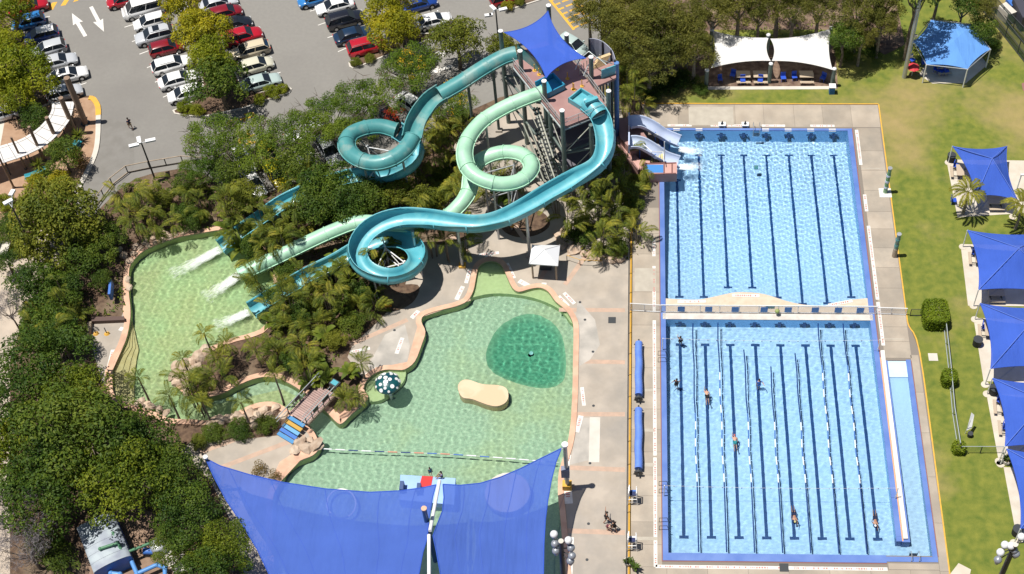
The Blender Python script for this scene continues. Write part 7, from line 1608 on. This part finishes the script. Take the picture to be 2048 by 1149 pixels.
for (xt, yt), (xb, yb), r_, lab in (((131,156),(171,247),.34,'tallest brown pole, at the kerb end of the row'),((122,196),(152,268),.27,'second brown pole from the kerb'),((94,235),(121,298),.22,'third brown pole from the kerb'),((61,254),(89,322),.17,'fourth brown pole from the kerb'),((24,275),(52,338),.12,'fifth brown pole from the kerb'),((-2,312),(28,376),.12,'brown pole nearest the left edge')):
    p = G(xb, yb); best = min((abs(_pr(p.x, p.y, h / 10)[1] - yt), h / 10) for h in range(10, 120)) if False else None
    # height from the two ends
    lo, hi = .5, 12.0
    for _ in range(30):
        m_ = (lo + hi) / 2; d = np.array([p.x, p.y, m_]) - CAM; zz = d @ CF; yy = PH / 2 - F_PX * (d @ CU) / zz
        if yy > yt: lo = m_
        else: hi = m_
    t = thing('brown_pole', lab, 'pole', p, group='row of brown poles on the plaza'); MB().cyl(p, p + Vector((0, 0, lo)), r_, n=10).build('pole', M_FIN, t); MB().cyl(p, p + Vector((0, 0, .06)), r_ * 1.6, n=10).build('base_plate', M_DSTEEL, t)
for k, pts in enumerate(([(160,287),(152,297),(140,306),(132,310)], [(96,342),(82,350),(66,357),(52,361)])):
    P = [Vector(q) for q in catmull([G(*q, .0) for q in pts], 5)]; t = thing('curved_bench', ['teal curved bench beside the yucca on the plaza', 'teal curved bench lower down on the plaza'][k], 'bench', P[0], group='teal curved benches')
    MB().strip(P, .95, .5).build('seat', mat('bench_teal', (.02, .22, .28), None, rough=.4), t); A_ = [p + Vector((.25, -.35, 0)) for p in P]; MB().wall([(p.x, p.y) for p in A_], 0, .85).build('backrest', mat('bench_teal', (.02, .22, .28), None, rough=.4), t)
    MB().tube([p + Vector((0, 0, .86)) for p in A_], .05, 6).build('back_rim', M_CYAN, t)

# ================================================================ PEOPLE
def skinmesh(name, J, E, R, root, m, sub=1, smooth=True):
    me = bpy.data.meshes.new(name); me.from_pydata([tuple(j) for j in J], E, []); o = bpy.data.objects.new(name, me); COL.objects.link(o)
    md = o.modifiers.new('skin', 'SKIN'); me.skin_vertices[0]
    for i, r in enumerate(R): me.skin_vertices[0].data[i].radius = (r, r) if not isinstance(r, tuple) else r
    me.skin_vertices[0].data[root].use_root = True; md.use_smooth_shade = True
    s = o.modifiers.new('sub', 'SUBSURF'); s.levels = s.render_levels = sub
    bpy.context.view_layer.update(); ev = o.evaluated_get(bpy.context.evaluated_depsgraph_get()); nm = bpy.data.meshes.new_from_object(ev); bpy.data.objects.remove(o); nm.materials.clear(); nm.materials.append(m); nm.name = name; return nm
SK = [mat('skin_light', (.55, .32, .22), None, rough=.5), mat('skin_tan', (.36, .19, .12), None, rough=.5), mat('skin_brown', (.20, .10, .06), None, rough=.5)]
def cloth(n, c): return mat('cloth_' + n, c, None, rough=.9)
HAIR = mat('hair_dark', (.02, .013, .01), None, rough=.6)
def person(label, loc, rz, pose, skin, top, bottom, hairc=HAIR, scale=1.0, cap=None, longhair=False, group=None):
    """one skinned body; pose gives the joints in metres, x forward, y left, z up"""
    J = dict(pel=(0, 0, .95), sp=(0, 0, 1.15), ch=(0, 0, 1.38), nk=(0, 0, 1.50), hd=(0, 0, 1.60), lsh=(0, .19, 1.42), rsh=(0, -.19, 1.42), lel=(0, .24, 1.14), rel=(0, -.24, 1.14), lha=(.06, .25, .88), rha=(.06, -.25, .88),
             lhp=(0, .09, .92), rhp=(0, -.09, .92), lkn=(.02, .10, .50), rkn=(.02, -.10, .50), lan=(0, .10, .08), ran=(0, -.10, .08), lto=(.17, .11, .03), rto=(.17, -.11, .03)); J.update(pose)
    K = list(J); idx = {k: i for i, k in enumerate(K)}; P = [Vector(J[k]) * scale for k in K]
    R = dict(pel=(.15, .11), sp=(.13, .10), ch=(.16, .11), nk=.055, hd=.06, lsh=.065, rsh=.065, lel=.043, rel=.043, lha=.030, rha=.030, lhp=.10, rhp=.10, lkn=.062, rkn=.062, lan=.04, ran=.04, lto=.03, rto=.03)
    E = [('pel', 'sp'), ('sp', 'ch'), ('ch', 'nk'), ('nk', 'hd'), ('ch', 'lsh'), ('ch', 'rsh'), ('lsh', 'lel'), ('rsh', 'rel'), ('lel', 'lha'), ('rel', 'rha'), ('pel', 'lhp'), ('pel', 'rhp'), ('lhp', 'lkn'), ('rhp', 'rkn'), ('lkn', 'lan'), ('rkn', 'ran'), ('lan', 'lto'), ('ran', 'rto')]
    def rr_(k, f=1.0): r = R[k]; return tuple(q * f * scale for q in r) if isinstance(r, tuple) else r * f * scale
    # fingers: short chains from each hand
    Pv = list(P); Ev = [(idx[a], idx[b]) for a, b in E]; Rv = [rr_(k) for k in K]
    for s in 'lr':
        a, b = Vector(J[s + 'el']), Vector(J[s + 'ha']); d = (b - a).normalized(); n = d.cross(Vector((1, .2, .1))).normalized()
        for f in range(5):
            off_ = n * (f - 2) * .019; ln = (.055, .085, .095, .088, .065)[f]; base = len(Pv); k0 = (b + d * .07 + off_) if f else b + n * -.045 + d * .03; Pv += [k0 * scale, (k0 + d * ln * .5 + Vector((.01, 0, 0))) * scale, (k0 + d * ln + Vector((.02, 0, -.005))) * scale]; Rv += [.011 * scale, .010 * scale, .008 * scale]; Ev += [(idx[s + 'ha'], base), (base, base + 1), (base + 1, base + 2)]
    t = thing('person', label, 'person', loc, rz, group)
    receiver(place('body', skinmesh('body', Pv, Ev, Rv, idx['pel'], skin), t))
    nk, hd = Vector(J['nk']), Vector(J['hd']); up = (hd - nk).normalized(); c = (hd + up * .06) * scale; fw = Vector((1, 0, 0)); 
    if abs(up.x) > .7: fw = Vector((0, 0, -1))
    mb = MB().sphere(c, .105 * scale, 12, 8, (1, .82, 1.18)); mb.sphere(c + fw * .108 * scale, .018 * scale, 6, 4)
    sd = up.cross(fw).normalized()
    for s in (-1, 1): mb.sphere(c + sd * s * .088 * scale, .024 * scale, 6, 4)
    receiver(mb.build('head', skin, None)); h = bpy.data.objects[-1] if False else None
    o = COL.objects[-1]; o.parent = t; KIDS.setdefault(t.name, []).append(o)
    for s in (-1, 1):
        o = MB().sphere(c + fw * .095 * scale + sd * s * .035 * scale + up * .01 * scale, .012 * scale, 6, 4).build('eye', M_DSTEEL); o.parent = t; KIDS[t.name].append(o)
    mb = MB().sphere(c + up * .022 * scale - fw * .014 * scale, .118 * scale, 12, 6, (1, .88, 1.05), -.15)
    if longhair: mb.sphere(c - fw * .09 * scale - up * .08 * scale, .10 * scale, 8, 6, (.6, .9, 1.5))
    o = receiver(mb.build('hair' if not cap else 'swim_cap', cap or hairc)); o.parent = t; KIDS[t.name].append(o)
    def garment(nm, ks, es, f, m):
        ii = {k: i for i, k in enumerate(ks)}; me = skinmesh(nm, [Vector(J[k] if k in J else ex[k]) * scale for k in ks], [(ii[a], ii[b]) for a, b in es], [rr_(k if k in R else ex_r[k], f) for k in ks], 0, m)
        receiver(place(nm, me, t))
    ex = {}; ex_r = {}
    for s in 'lr':
        ex[s + 'sl'] = Vector(J[s + 'sh']).lerp(Vector(J[s + 'el']), .6); ex_r[s + 'sl'] = s + 'el'; ex[s + 'th'] = Vector(J[s + 'hp']).lerp(Vector(J[s + 'kn']), .75); ex_r[s + 'th'] = s + 'kn'
    if top: garment('shirt', ['ch', 'sp', 'lsh', 'rsh', 'lsl', 'rsl', 'pel'], [('ch', 'sp'), ('sp', 'pel'), ('ch', 'lsh'), ('ch', 'rsh'), ('lsh', 'lsl'), ('rsh', 'rsl')], 1.18, top)
    if bottom: garment('shorts', ['pel', 'lhp', 'rhp', 'lth', 'rth'], [('pel', 'lhp'), ('pel', 'rhp'), ('lhp', 'lth'), ('rhp', 'rth')], 1.22, bottom)
    return t
WALK = dict(lel=(-.14, .24, 1.16), lha=(-.05, .24, .92), rel=(.12, -.24, 1.16), rha=(.30, -.22, 1.0), lkn=(.22, .10, .52), lan=(.30, .10, .1), lto=(.46, .11, .06), rkn=(-.10, -.10, .50), ran=(-.32, -.10, .16), rto=(-.2, -.11, .04), nk=(.04, 0, 1.5), hd=(.06, 0, 1.6))
ARMS = dict(lel=(.05, .45, 1.34), lha=(.12, .66, 1.42), rel=(.05, -.42, 1.20), rha=(.2, -.58, 1.1))
BEND = dict(sp=(.10, 0, 1.12), ch=(.28, 0, 1.28), nk=(.40, 0, 1.36), hd=(.48, 0, 1.44), lsh=(.28, .19, 1.30), rsh=(.28, -.19, 1.30), lel=(.42, .24, 1.05), rel=(.42, -.24, 1.05), lha=(.60, .18, .88), rha=(.60, -.18, .88))
SIT = dict(pel=(0, 0, .30), sp=(0, 0, .52), ch=(.02, 0, .76), nk=(.03, 0, .88), hd=(.05, 0, .98), lsh=(.02, .19, .80), rsh=(.02, -.19, .80), lel=(.16, .25, .58), rel=(.16, -.25, .58), lha=(.38, .14, .45), rha=(.38, -.14, .45), lhp=(.03, .09, .28), rhp=(.03, -.09, .28), lkn=(.42, .14, .34), rkn=(.42, -.14, .34), lan=(.58, .12, .08), ran=(.60, -.12, .08), lto=(.74, .12, .05), rto=(.76, -.12, .05))
SWIM = dict(pel=(0, 0, 0), sp=(.2, 0, .01), ch=(.43, 0, .02), nk=(.55, 0, .03), hd=(.64, 0, .03), lsh=(.47, .19, .02), rsh=(.47, -.19, .02), lel=(.76, .22, -.02), lha=(1.02, .16, -.04), rel=(.28, -.28, -.10), rha=(.05, -.24, -.16), lhp=(-.03, .09, 0), rhp=(-.03, -.09, 0), lkn=(-.45, .11, -.02), rkn=(-.45, -.11, -.08), lan=(-.86, .12, -.06), ran=(-.84, -.12, .0), lto=(-1.02, .12, -.08), rto=(-1.0, -.12, -.02))
CK = dict(navy=cloth('navy', (.012, .02, .06)), black=cloth('black', (.012, .012, .014)), purple=cloth('maroon', (.12, .02, .04)), blue=cloth('blue', (.05, .16, .5)), lilac=cloth('lilac', (.45, .38, .55)), khaki=cloth('khaki', (.25, .2, .13)), white=cloth('white', (.75, .75, .75)), teal=cloth('teal', (.02, .22, .26)))
person('person in a dark blue shirt walking across the car park', G(263,259), -.9 + math.pi, WALK, SK[1], CK['navy'], CK['khaki'])
person('person in black with one arm out, walking on the concourse ahead', G(1213,1044), .3, {**WALK, **ARMS}, SK[1], CK['black'], CK['black'], group='walkers on the concourse')
person('adult in black walking behind on the concourse beside a crouching child', G(1228,1062), 2.2, WALK, SK[1], CK['black'], CK['black'], group='walkers on the concourse')
person('child in maroon bending down next to the adult in black', G(1215,1060), -.6, BEND, SK[0], CK['purple'], CK['purple'], scale=.75, group='walkers on the concourse')
q = G(862,951,.62); person('child in dark teal standing on the blue play platform', q, -1.2, {}, SK[1], CK['teal'], CK['navy'], scale=.78, group='children on the play platform')
q = G(884,954,.62); person('child in lilac sitting on the blue play platform', q, 3.4, SIT, SK[1], CK['lilac'], CK['navy'], scale=.85, longhair=True, group='children on the play platform')
def swimmer(lab, x, y, rz, pose, sk, top, bot, z=LZ - .04, **k): p = G(x, y, LZ); p.z = z; return person(lab, p, rz, pose, sk, top, bot, group='swimmers in the south pool', **k)
UPR = dict(lel=(.15, .36, 1.30), lha=(.38, .42, 1.32)); WAVE = dict(lel=(.05, .34, 1.62), lha=(.08, .38, 1.88), rel=(.1, -.34, 1.25), rha=(.3, -.40, 1.3))
swimmer('swimmer in a dark top at the north end of the left lane', 1361, 680, 1.2, UPR, SK[1], CK['black'], CK['black'], z=-1.28)
swimmer('person in a black wetsuit raising an arm at the left wall', 1353, 768, -2.0, WAVE, SK[1], CK['black'], CK['black'], z=-1.05)
swimmer('swimmer in dark trunks doing freestyle in the second lane', 1414, 792, 1.62, SWIM, SK[0], None, CK['black'])
swimmer('swimmer in a blue top upright in the fourth lane', 1518, 768, -1.5, UPR, SK[0], CK['blue'], CK['blue'], z=-1.1)
swimmer('swimmer with a reddish cap doing freestyle in the third lane', 1470, 884, 1.6, SWIM, SK[0], None, CK['teal'], cap=cloth('cap_red', (.5, .12, .1)))
swimmer('swimmer with a yellow cap low in the water, fifth lane', 1588, 1030, -1.5, SWIM, SK[1], None, CK['navy'], cap=cloth('cap_yellow', (.55, .5, .2)))
swimmer('swimmer with a white cap in the last lane', 1750, 1038, -1.6, SWIM, SK[1], None, CK['navy'], cap=cloth('cap_white', (.8, .78, .78)))
p = G(1512,338,LZ - .6); r = thing('pool_cleaner', 'small teal cleaning device under water in the north pool', 'pool cleaner', p); receiver(MB().box(p, (.45, .5, .2)).build('shell', M_TEAL, r))
p = G(1063,712,-1.5); r = thing('pool_light', 'small pale blue light on the floor of the deep lagoon bowl', 'drain', p); receiver(MB().cyl(p, p + Vector((0, 0, .06)), .22, n=10).build('drain_grate', mat('grate_blue', (.3, .6, .7), None), r)); r['label'] = 'small pale blue drain on the floor of the deep lagoon bowl'
# ================================================================ tell look-alike plants and boulders apart by the landmark they grow beside
LM = {'the white hut': (1088, 530), 'the pool fence end': (1257, 500), 'the pink slide landing': (1320, 345), 'the foot of the short slides': (1262, 300), 'the edge of the cyan flume bend': (1210, 340), 'the south west tower column': (1135, 370), 'the garden boulders': (1140, 480),
      'the mouth of the teal slide': (441, 500), 'the mouth of the mint slide': (479, 552), 'the mouth of the cyan slide': (498, 626), 'the cyan ring': (776, 520), 'the orange play boat': (775, 600), 'the upper end of the bridge': (655, 775), 'the foot of the bridge': (585, 850), 'the peninsula mulch': (470, 715),
      'the mushroom fountain': (776, 768), 'the pink coping by the splash': (515, 675), 'the grey deck beside the lagoon': (735, 690), 'the rail fence corner': (200, 412), 'the lamp at the rail fence': (309, 356), 'the north shore boulders': (310, 480), 'the north west shore bend': (262, 525), 'the big olive tree': (112, 440),
      'the blue board': (222, 580), 'the west landing': (210, 650), 'the pale path': (50, 600), 'the teal loop': (760, 300), 'the mint loop': (1003, 340), 'the mint tube bend': (930, 300), 'the open flume of the teal slide': (840, 240), 'the mint and cyan crossing': (900, 440), 'the middle of the mint tube': (620, 484), 'the end flume of the teal slide': (560, 410),
      'the curved screen': (1232, 160), 'the north deck corner': (1285, 208), 'the entry steps': (240, 790), 'the tallest slender palm': (408, 668), 'the stream mouth': (345, 810), 'the tank house': (205, 1090), 'the trunks behind the rail fence': (390, 400)}
ORD = ['closest', 'second closest', 'third closest', 'fourth closest', 'fifth closest', 'sixth closest', 'seventh closest', 'eighth closest', 'ninth closest', 'tenth closest', 'eleventh closest', 'twelfth closest', 'thirteenth closest', 'fourteenth closest', 'fifteenth closest', 'sixteenth closest', 'seventeenth closest', 'eighteenth closest']
def PXY(v):
    d = np.array([v[0], v[1], v[2]]) - CAM; z = d @ CF; return PX + F_PX * (d @ CR) / z, PH / 2 - F_PX * (d @ CU) / z
SHORT = {'palm_clump': 'clump of arching palm fronds', 'bush': 'rounded leafy bush', 'broadleaf_plant': 'broad leaved yellow green plant', 'boulder': 'boulder'}
buckets = {}
for o in list(COL.objects):
    if o.parent is None and 'label' in o.keys() and 'group' in o.keys():
        k = o.name.split('.')[0]
        if k in SHORT:
            x, y = PXY(o.location); lm = min(LM, key=lambda n: (LM[n][0] - x) ** 2 + (LM[n][1] - y) ** 2); buckets.setdefault((k, lm), []).append(((LM[lm][0] - x) ** 2 + (LM[lm][1] - y) ** 2, o.name, o))
for (k, lm), L_ in buckets.items():
    L_.sort(key=lambda t: t[:2])
    for i, (_, _, o) in enumerate(L_):
        s = SHORT[k] if k != 'boulder' else ' '.join(o['label'].split()[:2]).replace('boulder at', 'boulder').replace('pale boulder', 'pale boulder')
        if k == 'boulder': s = o['label'].split(' boulder')[0] + ' boulder'
        o['label'] = '%s %s to %s' % (s, ORD[min(i, len(ORD) - 1)], lm)
